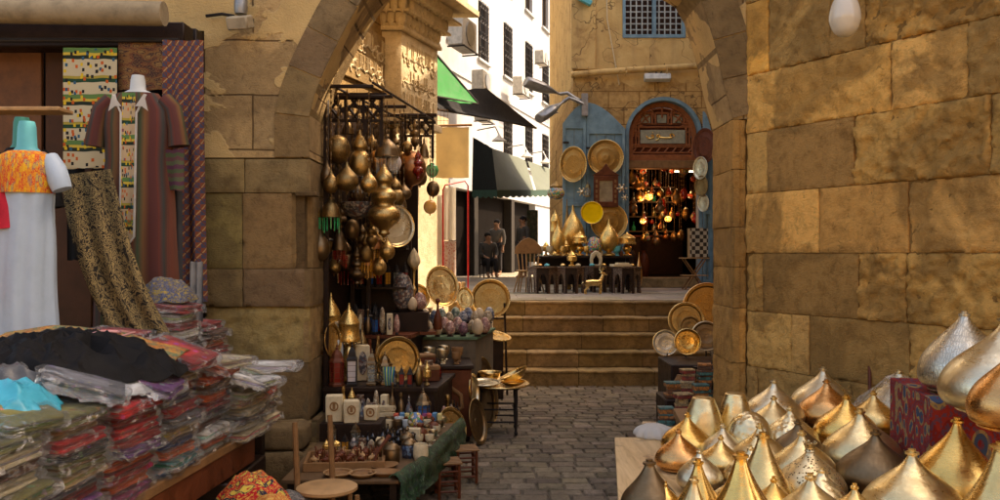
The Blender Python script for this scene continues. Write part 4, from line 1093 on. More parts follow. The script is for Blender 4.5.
def hang(px, yt, yb, wpx, D, pk_, mat, label, fringe=None, cat='hanging lamp', glassy=None, top=None, group='metal lamps hanging over the left stall', name='hanging_lamp'):
    c = P(px, yb, D); h = (yb - yt) * D / F; r = wpx / 2 * D / F
    t = thing(name, label, cat, c, R.uniform(0, 6), group)
    mb = M(); mb.lathe(prof(HP[pk_], r, h), 28); part(t, 'body', mb, mat, smooth=60)
    mb = M(); tz = (top or RAILZ) - c.z
    zz = h; k = 0
    n = max(2, int((tz - h) / .045))
    mb.tube([(0, 0, h - .005), (0, 0, tz)], .0025, 5)
    for i in range(n):
        z = h + (tz - h) * (i + .5) / n
        mb.lathe([(.002, z - .016), (.008, z - .010), (.008, z + .010), (.002, z + .016)], 6, sx=1 if i % 2 else .35, sy=.35 if i % 2 else 1)
    part(t, 'chain', mb, B_dark)
    if pk_ in ('ball', 'tear', 'tier'):
        mb = M(); mb.lathe([(0, -r * .3), (r * .10, -r * .18), (r * .06, -r * .1), (r * .16, .0), (r * .1, .02)], 10); part(t, 'finial', mb, mat)
    mb = M(); mb.tube([(r * 1.0 * cos(a), r * 1.0 * sin(a), 0) for a in [2 * pi * i / 24 for i in range(24)]] if pk_ in ('bell',) else [(r * .55 * cos(a), r * .55 * sin(a), h * .56 if pk_ == 'onionlamp' else h * .72) for a in [2 * pi * i / 24 for i in range(24)]], r * .04, 6, close=True)
    if pk_ in ('bell', 'onionlamp'): part(t, 'band', mb, mat)
    if fringe:
        mb = M()
        for i in range(14):
            a = 2 * pi * i / 14; L = r * R.uniform(1.3, 1.7)
            q = Vector((cos(a), sin(a), 0)) * r * .86
            for j in range(int(L / .016)): mb.box(q - up * (.010 + j * .016), (.007, .007, .013), rz=a)
        part(t, 'glass_fringe', mb, fringe)
    if glassy:
        mb = M(); mb.lathe([(r * .8, -h * .02), (r * .78, -h * .3), (r * .3, -h * .45), (0, -h * .46)], 16); part(t, 'glass', mb, glassy)
    return t
# wooden rack the lamps hang from
rk = thing('hanging_rack', 'dark timber rack over the left stall from which the lamps hang', 'rack', (0, 0, 0))
for (x0, y0, x1, y1) in ((-1.44, 6.85, -1.02, 6.85), (-1.50, 7.3, -.92, 7.3), (-1.42, 7.8, -.86, 7.8), (-1.30, 8.3, -.72, 8.3), (-1.15, 8.75, -.66, 8.75)):
    mb = M(); mb.box2((x0, y0 - .02, RAILZ), (x1, y1 + .02, RAILZ + .025)); part(rk, 'rail', mb, W_dark, bevel=.003)
mb = M(); mb.tube([(-1.02, 6.82, RAILZ + .037), (-.68, 8.78, RAILZ + .037)], .011, 6); mb.tube([(-1.40, 6.82, RAILZ + .037), (-1.0, 8.72, RAILZ + .037)], .011, 6); part(rk, 'cross_rail', mb, W_dark)
for x, y in ((-1.42, 6.95), (-1.22, 7.9), (-1.0, 8.65)):
    mb = M(); mb.box2((x - .02, y - .02, 0), (x + .02, y + .02, RAILZ - .002)); part(rk, 'post', mb, W_dark, bevel=.003)
def screen(px0, px1, y0, y1, D, label, n):
    a = P(px0, y0, D); b_ = P(px1, y1, D); w_ = b_.x - a.x; h = a.z - b_.z
    t = thing('lattice_screen', label, 'lattice screen', (a.x, D, b_.z), 0, 'carved lattice screens above the lamps')
    mb = M(); e = .022
    mb.prism([(0, 0), (w_, 0), (w_, h), (0, h)], [[(e + (w_ - e) * i / n, e), ((w_ - e) * (i + 1) / n, e), ((w_ - e) * (i + 1) / n, h - e), (e + (w_ - e) * i / n, h - e)] for i in range(n)], .035)
    mb.box2((-.03, -.04, h + .001), (w_ + .03, .04, h + .03))
    for q in range(n): mb.box2((w_ * q / n, -.0175, -.10), (w_ * q / n + .03, .0175, .001))
    mb.box2((w_ - .03, -.0175, -.22), (w_, .0175, .001)); part(t, 'frame', mb, W_dark)
    mb = M()
    for i in range(n):
        xa = e + (w_ - e) * i / n; xb = (w_ - e) * (i + 1) / n; m_ = (xa + xb) / 2; zm = h / 2; dx = (xb - xa) / 2; dz = h / 2 - e
        for p, q in (((m_ - dx, zm - dz * .2), (m_ + dx * .3, zm + dz)), ((m_ - dx * .3, zm - dz), (m_ + dx, zm + dz * .2)), ((m_ - dx, zm + dz * .35), (m_ + dx * .4, zm - dz)), ((m_ + dx, zm - dz * .3), (m_ - dx * .35, zm + dz))):
            mb.tube([(p[0], 0, p[1]), (q[0], 0, q[1])], .014, 5)
    part(t, 'fretwork', mb, W_dark)
screen(326, 383, 97, 122, 7.34, 'dark fretwork screen with three panels above the big brass lamps', 3)
screen(308, 330, 118, 150, 7.2, 'small dark fretwork screen tucked behind the stone pier edge', 1)
screen(404, 434, 117, 137, 8.74, 'two-panel dark fretwork screen under the sunlit console', 2)
H = hang
B_worn = brass('brass_worn', (.66, .44, .17), .28, tarn=.6, pattern='engrave')
B_wcop = brass('copper_worn', (.42, .20, .09), .32, tarn=.7)
H(338, 135, 164, 25, 7.1, 'ball', B_antique, 'round aged brass globe lamp, leftmost of the big ones')
H(360, 130, 176, 22, 7.3, 'onionlamp', B_worn, 'two-tiered bright brass lamp with glass fringe at the centre of the display', fringe=G_clear)
H(387, 134, 157, 24, 7.4, 'bell', B_dark, 'dark bell lamp with a clear bead fringe, below the fretwork screen', fringe=G_clear)
H(347, 162, 192, 23, 6.9, 'tear', B_antique, 'fat teardrop brass lamp just below the round globe')
H(369, 168, 194, 17, 6.95, 'tear', B_worn, 'slim brass teardrop lamp right of the fat teardrop one')
H(384, 164, 236, 33, 7.2, 'tier', B_worn, 'large many-tiered polished brass lamp, longest of all')
H(394, 154, 172, 15, 7.5, 'ball', G_white, 'small milky glass ball hanging beside the dark bell lamp', cat='glass ball')
H(411, 151, 186, 30, 8.2, 'ball', B_wcop, 'big coppery ball lamp nearest the sunlit opening')
H(404, 182, 200, 15, 7.8, 'tear', B_dark, 'small dark teardrop lamp under the big coppery ball')
H(327, 160, 186, 13, 6.9, 'tear', B_dark, 'slender dark teardrop lamp close to the stone pier')
H(319, 150, 178, 12, 7.35, 'tear', B_dark, 'dark narrow lamp farthest left, against the pier edge')
H(331, 169, 194, 15, 6.85, 'tear', B_antique, 'small brass teardrop lamp between the pier and the fat teardrop')
H(313, 197, 217, 17, 6.85, 'bell', B_antique, 'bell lamp with green bead fringe touching the pier', fringe=G_green)
H(331, 195, 217, 19, 6.88, 'bell', B_antique, 'bell lamp with green bead fringe, second from the pier', fringe=G_green)
H(358, 203, 219, 37, 7.3, 'bowl', MOS_DARK, 'wide mosaic glass bowl lamp below the teardrops', cat='bowl lamp')
H(352, 219, 240, 15, 7.5, 'ball', B_dark, 'dark round lamp beneath the mosaic bowl')
H(372, 215, 250, 12, 7.4, 'tier', B_antique, 'small tiered lamp hanging left of the large round tray')
H(395, 176, 205, 20, 7.75, 'onionlamp', B_antique, 'dull brass two-tiered lamp partly hidden behind the longest lamp', fringe=G_clear)
H(377, 150, 172, 17, 7.7, 'ball', B_copper, 'reddish ball lamp between the bright two-tiered lamp and the bell')
H(348, 118, 134, 12, 7.75, 'bell', B_antique, 'tiny bell lamp high up behind the fretwork screen')
H(402, 148, 166, 15, 8.3, 'bell', B_antique, 'bell lamp behind the milky glass ball', fringe=G_clear)
H(420, 163, 186, 14, 8.5, 'tear', B_dark, 'dark teardrop lamp right of the coppery ball')
H(341, 200, 228, 13, 7.6, 'tier', B_dark, 'thin dark tiered lamp behind the bell lamps')
H(366, 232, 262, 15, 7.6, 'onionlamp', B_antique, 'aged lamp hanging low behind the mosaic bowl', fringe=G_amber)
H(320, 225, 262, 20, 6.9, 'tear', B_dark, 'large dark pot-bellied lamp at the pier, above the gold lantern')
H(432, 163, 178, 13, 8.9, 'globe', G_green, 'green glass lantern strung in front of the bright opening', cat='glass lantern', top=3.0)
H(433, 181, 197, 13, 8.75, 'ball', B_dark, 'dark metal ball strung just above the amber globe', top=3.0)
H(430, 200, 214, 13, 8.6, 'ball', G_amber, 'amber glass globe lowest in front of the bright opening', cat='glass globe', top=3.0)
H(415, 120, 150, 9, 8.6, 'tier', B_dark, 'thin dark lamp under the right fretwork screen')
H(424, 138, 158, 10, 8.65, 'bell', B_dark, 'small dark bell under the right fretwork screen')
H(357, 178, 204, 14, 7.6, 'tear', B_dark, 'shadowed teardrop lamp behind the slim brass one')
H(339, 226, 250, 14, 7.3, 'bell', B_dark, 'small bell lamp with red bead fringe above the speckled plate', fringe=G_red)
N20 = ['first', 'second', 'third', 'fourth', 'fifth', 'sixth', 'seventh', 'eighth', 'ninth', 'tenth', 'eleventh', 'twelfth', 'thirteenth', 'fourteenth', 'fifteenth', 'sixteenth', 'seventeenth', 'eighteenth', 'nineteenth', 'twentieth', 'twenty-first', 'twenty-second', 'twenty-third', 'twenty-fourth', 'twenty-fifth', 'twenty-sixth', 'twenty-seventh', 'twenty-eighth', 'twenty-ninth', 'thirtieth']
# more lamps crowding the dark of the rack
RL = random.Random(21)
xs_l = [(316, 218), (322, 180), (326, 205), (336, 186), (344, 214), (353, 196), (350, 168), (361, 200), (366, 220), (374, 205), (379, 226), (386, 196), (389, 214), (399, 206), (400, 190), (334, 236), (322, 232), (345, 236), (358, 246), (369, 240), (342, 150), (352, 148), (366, 146), (330, 148), (372, 132), (396, 136), (381, 142), (418, 150), (407, 141), (326, 136)]
wl_ = ['behind the round globe', 'beside the pier', 'below the fretwork screen', 'under the teardrops', 'left of the longest lamp', 'above the shelves']
for i, (px, y) in enumerate(xs_l):
    k = ['tear', 'onionlamp', 'bell', 'tier', 'ball', 'globe'][i % 6]; D = RL.uniform(7.75, 8.55); w_ = RL.uniform(9, 15); hgt = w_ * {'tear': 1.7, 'onionlamp': 1.9, 'bell': 1.3, 'tier': 2.6, 'ball': 1.1, 'globe': 1.1}[k]
    mt, mn = [(B_dark, 'blackened'), (B_antique, 'dull brass'), (B_wcop, 'dull copper'), (B_antique, 'aged brass'), (G_red, 'dark red glass'), (B_dark, 'sooty')][(i * 5 + 1) % 6]
    kn = {'tear': 'teardrop', 'onionlamp': 'two-tiered', 'bell': 'bell-shaped', 'tier': 'many-tiered', 'ball': 'round', 'globe': 'globe'}[k]
    row = 'high' if y < 160 else ('mid-height' if y < 210 else 'low'); col_ = N20[sorted(q[0] for q in xs_l).index(px)]
    H(px, y, y + hgt, w_, D, k, mt, f'{mn} {kn} lamp hanging {row} at the rack back, {col_} from the pier', fringe=[None, G_red, G_clear, None, None, None][i % 6] if k in ('bell', 'onionlamp') else None, group='small lamps at the back of the rack')
lowx = [(334, 262), (346, 252), (357, 262), (368, 254), (379, 262), (326, 240), (341, 240), (362, 238), (375, 238), (387, 246)]
for i, (px, y) in enumerate(lowx):
    k = ['tear', 'onionlamp', 'tier', 'bell', 'tear'][i % 5]; w_ = RL.uniform(14, 20); D = RL.uniform(7.45, 7.75); hgt = w_ * {'tear': 1.5, 'onionlamp': 1.7, 'bell': 1.1, 'tier': 2.2}[k]
    mt, mn = [(B_antique, 'dull brass'), (B_dark, 'sooty'), (B_worn, 'worn brass'), (B_dark, 'blackened'), (B_wcop, 'dull copper')][(i * 3) % 5]
    H(px, y - hgt * .4, y + hgt * .6, w_, D, k, mt, f'{mn} lamp hanging lowest on the rack, {N20[sorted(q[0] for q in lowx).index(px)]} of those from the pier', fringe=[None, G_red, None, G_amber, None][i % 5] if k in ('bell', 'onionlamp') else None, group='lowest lamps on the rack')
# big round tray hanging on the display
tray(P(394, 226, 7.7), .195, B_silver, 'large round tray with a wide brass rim hanging among the lamps', (.55, -.8, .15), B_bright)
tray(P(330, 254, 7.6), .13, MOS_DARK, 'speckled grey oval plate with a pale rim in the shadows', (.6, -.8, .1), GREYP, oval=.7, cat='plate', name='plate')
# ================================================================ LEFT STALL, standing goods
cab = thing('display_cabinet', 'dark wooden stepped cabinet holding lanterns and boxes against the alley wall', 'cabinet', (0, 0, 0))
T1, T2, T3, T4 = .37, .64, .98, .90
mb = M(); mb.prism([(-1.42, 6.80), (-.50, 6.80), (-.40, 7.64), (-1.42, 7.64)], [], .03, (0, 0, T2 - .015), ux=(1, 0, 0), uy=(0, 1, 0)); part(cab, 'shelf', mb, W_dark)
mb = M(); mb.prism([(-1.42, 6.83), (-.53, 6.83), (-.43, 7.62), (-1.42, 7.62)], [], T2 - .032, (0, 0, (T2 - .032) / 2), ux=(1, 0, 0), uy=(0, 1, 0)); part(cab, 'body', mb, W_dark)
mb = M(); mb.prism([(-1.40, 7.66), (-.80, 7.66), (-.72, 8.25), (-1.2, 8.25)], [], .03, (0, 0, T3 - .015), ux=(1, 0, 0), uy=(0, 1, 0)); part(cab, 'shelf', mb, W_red)
mb = M(); mb.prism([(-1.40, 7.68), (-.83, 7.68), (-.75, 8.23), (-1.2, 8.23)], [], T3 - .032, (0, 0, (T3 - .032) / 2), ux=(1, 0, 0), uy=(0, 1, 0)); part(cab, 'body', mb, W_dark)
mb = M(); mb.box2((-1.40, 7.95, T3), (-1.36, 8.3, 2.2)); mb.box2((-1.36, 8.24, T3), (-.86, 8.27, 2.1))
for z in (1.38, 1.75): mb.box2((-1.355, 7.98, z), (-.88, 8.235, z + .02))
part(cab, 'back_shelves', mb, W_dark)
# far wall of the stall niche, behind the egg table
eggt = thing('egg_table', 'table draped in green cloth carrying the rows of decorated eggs', 'table', (0, 0, 0))
q = [(-.93, 8.3), (-.22, 8.3), (-.05, 9.35), (-.85, 9.35)]
mb = M(); mb.prism(q, [], .03, (0, 0, T4 - .015), ux=(1, 0, 0), uy=(0, 1, 0)); part(eggt, 'tabletop', mb, plain('green_faded_cloth', (.10, .16, .09), .8), bevel=.004)
mb = M(); mb.prism([(-.91, 8.32), (-.24, 8.32), (-.075, 9.33), (-.83, 9.33)], [], T4 - .032, (0, 0, (T4 - .032) / 2), ux=(1, 0, 0), uy=(0, 1, 0)); part(eggt, 'skirt', mb, plain('table_skirt', (.13, .10, .065), .85))
# eggs
E = []
def E_(px, yb, hpx, wpx, D, col, z): E.append((px, yb, hpx, wpx, D, col))
rowsE = [(8.36, [408, 422, 437, 451, 464, 478], 22), (8.58, [414, 429, 444, 458, 472, 484], 20), (8.82, [420, 435, 449, 463, 476, 488], 20), (9.06, [426, 441, 455, 468, 480, 490], 18)]
rown = ['front row', 'second row', 'third row', 'back row']; ordn = ['first', 'second', 'third', 'fourth', 'fifth', 'last']
cols_ = list(EGG_M)
RE = random.Random(5)
mb = M(); mb.prism([(-.80, 8.78), (-.22, 8.78), (-.12, 9.32), (-.74, 9.32)], [], .07, (0, 0, T4 + .036), ux=(1, 0, 0), uy=(0, 1, 0))
single('egg_riser', mb, W_red, 'low wooden riser under the rear two rows of eggs', 'riser', (0, 0, 0))
for ri_, (Y, xs_, hp) in enumerate(rowsE):
    for i, x in enumerate(xs_):
        c = RE.choice(cols_); big = (ri_ == 0 and i == 1)
        z = T4 + .001 if ri_ < 2 else T4 + .072
        X = (x - 500) / F * Y + RE.uniform(-.01, .01); hh = (.21 if big else RE.uniform(.125, .165)); rr_ = hh * (.36 if not big else .38)
        if X - rr_ < -.90: X = -.90 + rr_
        egg((X, Y + RE.uniform(-.015, .015), z), min(rr_, .066 if not big else .075), hh, MOS_DARK if big else EGG_M[c],
            ('tall dark mosaic egg, biggest in the front row of the egg table' if big else f'{c} decorated egg, {ordn[i]} from the left in the {rown[ri_]} of the egg table'))
mb = M(); mb.box2((-1.04, 8.0, T3 + .002), (-.68, 8.23, T3 + .18)); single('shelf_riser', mb, W_dark, 'dark box raising the huge speckled egg on the upper shelf', 'riser', (0, 0, 0))
egg(Vector((-.93, 8.11, 0)), .105, .37, MOS_DARK, 'very large dark speckled mosaic egg on the upper shelf left of the small eggs', 'eggs on the upper shelf').location.z = T3 + .182
for px, r_, hh, c, lb_ in ((405, .05, .13, 'cream', 'plain cream egg beside the huge speckled egg'), (416, .066, .17, 'rose pink', 'rounded rose pink egg on the upper shelf beside the plain cream one'), (422, .045, .12, 'sandy', 'small sandy egg on the upper shelf, nearest the glowing trays')):
    egg(((px - 500) / F * 8.1 + (.07 if px == 405 else .03), 8.08 if px != 416 else 8.16, T3 + (.182 if px != 422 else .002)), r_, hh, EGG_M[c], lb_, 'eggs on the upper shelf')
mb = M(); mb.prism([(-.80, 8.0), (-.60, 8.0), (-.62, 8.28), (-.80, 8.28)], [], .03, (0, 0, T3 - .016), ux=(1, 0, 0), uy=(0, 1, 0)); part(cab, 'shelf_wing', mb, W_red)

# glowing trays propped behind the eggs
tray(Vector((-.66, 9.62, 1.34)), .235, B_bright, 'large round brass tray propped in the sun behind the eggs', (.5, -.85, .28), B_bright, oval=.85)
tray(Vector((-.93, 9.55, 1.22)), .15, B_bright, 'brass tray in the sun, left of the largest one behind the eggs', (.4, -.9, .25), oval=.9)
tray(Vector((-.40, 9.6, 1.20)), .13, B_bright, 'small oval brass tray in the sun, right end behind the eggs', (.4, -.9, .25), oval=.75)
sst = M(); sst.box2((-1.0, 9.50, 0), (-.08, 9.8, 1.03)); single('tray_ledge', sst, S_pale, 'low pale stone ledge behind the egg table where sunlit trays lean', 'ledge', (0, 0, 0), bevel=.01)
# white statuette lamp and tall red bottle
t = thing('torch_lamp', 'brass torch lamp with a cream flame-shaped glass shade', 'lamp', P(398, 305, 8.15)); t.location.z = T3 + .002
t.location.x = -.83; t.location.y = 8.20; t.location.z = T3 + .182
mb = M(); mb.lathe(prof([(.9, 0), (1, .04), (.3, .12), (.25, .4), (.5, .5), (.2, .6), (.3, .9), (.8, 1)], .05, .42), 16); part(t, 'stem', mb, B_bright)
mb = M(); mb.lathe(prof([(.5, 0), (.9, .15), (1, .35), (.7, .65), (.3, .88), (0, 1)], .058, .19, .42), 16, fn=lambda a, z: 1 + .08 * cos(6 * a + z * 25)); part(t, 'shade', mb, CREAM)
mb = M(); mb.lathe(prof([(.9, 0), (1, .1), (.95, .35), (.5, .55), (.28, .7), (.34, .85), (.6, .92), (.3, 1)], .042, .30), 18)
single('wooden_bottle', mb, W_red, 'slim red-brown bottle with a bulbous top standing among the eggs', 'bottle', (-.60, 8.2, T3 + .002))

# red-glass lanterns on the upper and middle shelves
for i, (px, Y, h_, gl, nm) in enumerate(((342, 7.75, .27, G_red, 'red glass'), (355, 7.78, .28, G_red, 'deep red glass'), (368, 7.75, .27, G_blue, 'blue glass'), (381, 7.8, .26, G_red, 'crimson glass'), (348, 8.0, .30, G_red, 'dark red glass'), (362, 8.05, .30, G_blue, 'smoky blue glass'), (375, 8.02, .29, G_red, 'ruby glass'))):
    c = Vector(((px - 500) / F * Y, Y, T3 + .002))
    if c.x < -1.36: c.x = -1.36
    lantern(c, .095, h_, gl, IRON, f'iron lantern with {nm} panes, {["first","second","third","fourth"][i if i < 4 else i - 4]} in the {"front" if i < 4 else "rear"} line of the upper shelf', 'small lanterns on the upper shelf')
lab_ = ['far left', 'second place', 'third place', 'fourth place', 'fifth place', 'far right']
for k, z in enumerate((1.401, 1.771)):
    for i in range(6):
        px_ = -1.32 + i * .083
        gl = [G_red, G_blue, G_red, G_amber, G_clear][(i + k * 2) % 5]
        gn = {G_red: 'red', G_blue: 'blue', G_amber: 'amber', G_clear: 'clear'}[gl]
        lantern(Vector((px_, 8.1, z)), .075, .24, gl, IRON, f'tiny dark lantern with {gn} panes at the {lab_[i]} of the {"lower" if k == 0 else "top"} back shelf', 'tiny lanterns on the back shelves')

# middle shelf goods (T2): lanterns, brass lamps, boxes
def on(px, Y, z): return Vector(((px - 500) / F * Y, Y, z + .002))
goldlamp(on(331, 7.25, T2), .17, .74, 'gold domed lamp standing tall beside the pier, leftmost in the display', 'shade', B_bright)
goldlamp(on(349, 7.1, T2), .19, .66, 'wide gold lamp with green glass band, in front of the red lanterns', 'shade', B_bright)
goldlamp(on(338, 7.45, T2), .12, .60, 'slim aged brass lamp behind the two gold domed lamps', 'flame', B_antique)
goldlamp(on(362, 7.45, T2), .13, .46, 'brass urn-shaped lamp in the shadows under the red lanterns', 'flame', B_antique)
lantern(on(352, 6.92, T2), .12, .36, G_white, IRON, 'black lantern with milky white panes below the gold lamps', sides=4)
lantern(on(337, 6.9, T2), .13, .34, G_red, W_red, 'red lacquered lantern with a domed roof standing beside the pier')
lantern(on(372, 6.95, T2), .11, .30, G_clear, B_dark, 'dark lantern with clear panes right of the white-paned one', sides=4)
lantern(on(385, 7.0, T2), .12, .27, G_clear, B_dark, 'low dark lantern with clear panes and a pointed roof, beside the engraved tray')
for i, (px, Y, w_, d_w, h_, mt, lb_) in enumerate(((322, 7.2, .10, .07, .50, CREAM, 'tall narrow cream picture panel leaning by the pier'), (331, 7.05, .09, .06, .36, GREYP, 'grey inlaid panel box beside the pier'), (362, 7.2, .12, .08, .30, CREAM, 'cream bone box with an arched opening behind the lanterns'))):
    t = thing('bone_box', lb_, 'box', on(px, Y, T2), .3); 
    if t.location.x < -1.35: t.location.x = -1.35
    mb = M(); mb.box2((-w_ / 2, -d_w / 2, 0), (w_ / 2, d_w / 2, h_)); part(t, 'box', mb, mt, bevel=.006)
    mb = M(); mb.prism([(w_ * .3 * cos(a), h_ * .5 + h_ * .33 * sin(a)) for a in [2 * pi * i_ / 16 for i_ in range(16)]], [], .006, (0, -d_w / 2 - .003, 0)); part(t, 'medallion', mb, MOS_DARK)
# engraved round tray on the middle shelf edge with its stand
tray(on(397, 7.08, .79), .185, B_engr, 'big dark brass tray engraved with rings, standing on the middle shelf', (.35, -.93, .1), B_antique, depth=.025).location.z = T2 + .195
mb = M(); mb.grid(lambda u, v: ((u - .5) * .10 * (1 - .3 * v), -.02 * sin(3 * v) + .008 * cos(14 * u), .16 - .15 * v), 10, 8)
STR = cloth('scarf_stripes', 'vstripe', [(.02, .2, .45), (.6, .5, .05), (.05, .35, .12), (.02, .1, .3)], (4, 1, 1))
single('striped_scarf', mb, STR, 'little blue and yellow striped scarf hanging in front of the engraved tray', 'scarf', on(389, 6.86, T2))
# wooden boxes on egg side
for i, (x, Y, z, w_, h_, lb_) in enumerate(((-.72, 7.45, T2, .22, .11, 'long red wooden box on the middle shelf, right end'), (-.62, 7.2, T2, .2, .13, 'red-brown wooden box stepped below the long one'), (-.66, 7.45, T2 + .113, .16, .08, 'small wooden box stacked on the long red one'), (-.98, 7.5, T2, .14, .16, 'upright reddish wooden box behind the engraved tray'))):
    t = thing('wooden_box', lb_, 'box', (x, Y, z + .002), .15 + i * .1, 'plain wooden boxes on the middle shelf')
    mb = M(); mb.box2((-w_ / 2, -.07, 0), (w_ / 2, .07, h_ * .7)); part(t, 'box', mb, W_red, bevel=.004)
    mb = M(); mb.box2((-w_ / 2 - .003, -.073, h_ * .71), (w_ / 2 + .003, .073, h_)); part(t, 'lid', mb, W_mid, bevel=.004)
# figurines and small silver things on the mid shelf
def figurine(c, h, mat, label, group, kind=0, name='figurine'):
    mb = M()
    if kind == 0:   # seated cat
        mb.lathe(prof([(.9, 0), (1, .12), (.85, .35), (.55, .55), (.4, .66)], h * .2, h), 12); mb.ball((0, -h * .03, h * .74), h * .13, 10, sy=1.15); mb.lathe([(h * .04, 0), (0, h * .1)], 5, (h * .07, 0, h * .82)); mb.lathe([(h * .04, 0), (0, h * .1)], 5, (-h * .07, 0, h * .82))
        mb.tube([(h * .15, h * .1, .01), (h * .25, h * .0, .015), (h * .1, -h * .2, .012)], h * .03, 6)
    elif kind == 1:  # bottle
        mb.lathe(prof([(.9, 0), (1, .08), (1, .4), (.6, .55), (.25, .68), (.22, .88), (.34, .93), (.3, 1)], h * .22, h), 14)
    elif kind == 2:  # pyramid / obelisk
        mb.lathe([(h * .3, 0), (h * .3, h * .06), (h * .16, h * .1), (h * .1, h * .85), (0, h)], 4)
    elif kind == 3:  # cup
        mb.lathe(prof([(.6, 0), (.65, .05), (.3, .15), (.35, .3), (.9, .5), (1, 1), (.92, 1), (.8, .55), (0, .45)], h * .42, h), 14)
    elif kind == 4:  # camel
        mb.ball((0, 0, h * .52), h * .2, 10, sx=1.6, sz=.9); mb.lathe(prof([(1, 0), (.7, .6), (0, 1)], h * .12, h * .22), 8, (0, 0, h * .62))
        for a, b_ in ((-1, -1), (-1, 1), (1, -1), (1, 1)): mb.tube([(a * h * .22, b_ * h * .09, h * .48), (a * h * .23, b_ * h * .09, 0)], [h * .06, h * .035], 6)
        mb.tube([(h * .28, 0, h * .52), (h * .42, 0, h * .55), (h * .46, 0, h * .85)], [h * .08, h * .06, h * .05], 6); mb.ball((h * .52, 0, h * .88), h * .07, 8, sx=1.7)
    single(name, mb, mat, label, 'figurine' if kind in (0, 4) else ('bottle' if kind == 1 else ('obelisk' if kind == 2 else 'cup')), c, R.uniform(0, 6) if kind != 2 else .785, group)
for i in range(7):
    figurine(on(398 + i * 4.6, 7.5 - .08 * (i % 2), T2), .085, [B_copper, W_red, CREAM, B_antique][i % 4], ['coppery cup', 'red wooden cup', 'cream cup', 'dull brass cup', 'second coppery cup', 'dark red cup', 'ivory coloured cup'][i] + ' in the little line before the reddish box', 'small cups on the middle shelf', 3, name='cup')
# ---- chest with carved arch + silver bits on top, right end of stall
ch = thing('carved_chest', 'dark red carved wooden chest with a curled motif, right end of the left stall', 'chest', (-.50, 7.72 - .02, 0), .1)
ch.location = (-.365, 7.80, 0)
ch.location.x = -.50; ch.location.y = 7.95
mb = M(); mb.box2((-.22, -.24, .05), (.22, .30, .66)); part(ch, 'body', mb, W_red, bevel=.008)
mb = M(); mb.box2((-.24, -.26, .665), (.24, .32, .70)); part(ch, 'lid', mb, W_dark, bevel=.006)
mb = M(); mb.tube([(-.13, 0, .10), (-.14, 0, .3), (-.08, 0, .45), (.03, 0, .50), (.12, 0, .43), (.13, 0, .32), (.06, 0, .28), (.02, 0, .33), (.05, 0, .38)], .022, 8); mb.X = Matrix.Identity(4); mb.v = [v + Vector((0, -.245, 0)) for v in mb.v]; part(ch, 'carving', mb, W_mid)
for x in (-.18, .18):
    for y in (-.2, .26): mb = M(); mb.lathe([(.02, 0), (.03, .03), (.025, .049)], 8, (x, y, 0)); part(ch, 'foot', mb, W_dark)
for i in range(9):
    kx = -.66 + (i % 3) * .13; ky = 7.80 + (i // 3) * .15
    figurine((kx, ky, .702), .10 + .03 * (i % 2), [B_silver, B_silver, W_mid][i % 3], ['tarnished silver', 'bright silver', 'turned wooden'][i % 3] + ' trinket cup, ' + ['left', 'centre', 'right'][i % 3] + ' of the ' + ['front', 'middle', 'rear'][i // 3] + ' line on the carved chest', 'trinket cups on the chest', 3, name='cup')
# camel-bone openwork and silver heap on cabinet
t = thing('openwork_box', 'whitish openwork box with curled edges leaning on the display', 'box', on(373, 6.86 + .1, T2) , .4); t.location = on(381, 6.62, T1)
mb = M()
for k in range(3): mb.box2((-.10, -.04 + k * .03, .02), (.10, -.025 + k * .03, .16))
for i in range(11):
    for j in range(3): mb.tube([(-.09 + .018 * i + .014 * cos(q * .785), -.045, .04 + j * .05 + .018 * sin(q * .785)) for q in range(8)], .005, 4, close=True)
part(t, 'fretwork', mb, CREAM); mb = M(); mb.box2((-.11, -.06, 0), (.11, .06, .02)); part(t, 'base', mb, CREAM, bevel=.004)

# ---- low front table with green plastic cover
ft = thing('low_display_table', 'low table edged with green plastic netting, full of dark bottles and cups', 'table', (0, 0, 0))
fp = [(-1.36, 5.12), (-.57, 5.12), (-.30, 6.72), (-1.30, 6.72)]
fp = [(-1.30, 5.05), (-.60, 5.05), (-.50, 5.4), (-.29, 6.74), (-1.30, 6.74)]
mb = M(); mb.prism(fp, [], .025, (0, 0, T1 - .0125), ux=(1, 0, 0), uy=(0, 1, 0)); part(ft, 'tabletop', mb, plain('table_top_worn', (.13, .075, .035), .6), bevel=.003)
for x, y in ((-1.25, 5.1), (-.64, 5.1), (-1.25, 6.68), (-.36, 6.68)): mb = M(); mb.box2((x - .02, y - .02, 0), (x + .02, y + .02, T1 - .026)); part(ft, 'leg', mb, W_dark)
NET = NT('green_net_plastic'); v_ = NET.co(rnd=False); n_1 = NET.noise(v_, 12, 7, .75, 2.5)
NET.set(color=NET.ramp(n_1, [(.38, (.004, .014, .008)), (.52, (.012, .07, .022)), (.60, (.05, .10, .045)), (.66, (.22, .27, .22)), (.72, (.02, .06, .02))]), rough=.22, normal=NET.bump(n_1, .9, .03)); NET = NET.mat
mb = M(); pa = [Vector((-.60, 5.03, 0)), Vector((-.49, 5.4, 0)), Vector((-.28, 6.76, 0))]
def edgept(s):
    s *= 2; return pa[0].lerp(pa[1], s) if s < 1 else pa[1].lerp(pa[2], s - 1)
def cov(u, v):
    p = edgept(.5 * u * 2 if False else (u * .25 if u < .2 else .05 + (u - .2) * 1.1875)); n = noise.noise(Vector((u * 14, v * 3, 0)))
    if v < .3: return (p.x - .06 + .06 * v / .3, p.y, T1 + .018 + .012 * n + .02 * sin(pi * v / .3))
    q = (v - .3) / .7; return (p.x + .012 + .05 * n * q + .012 * sin(u * 60) * q, p.y, T1 - .17 * q + .02 * noise.noise(Vector((u * 20, 0, 2))) * q)
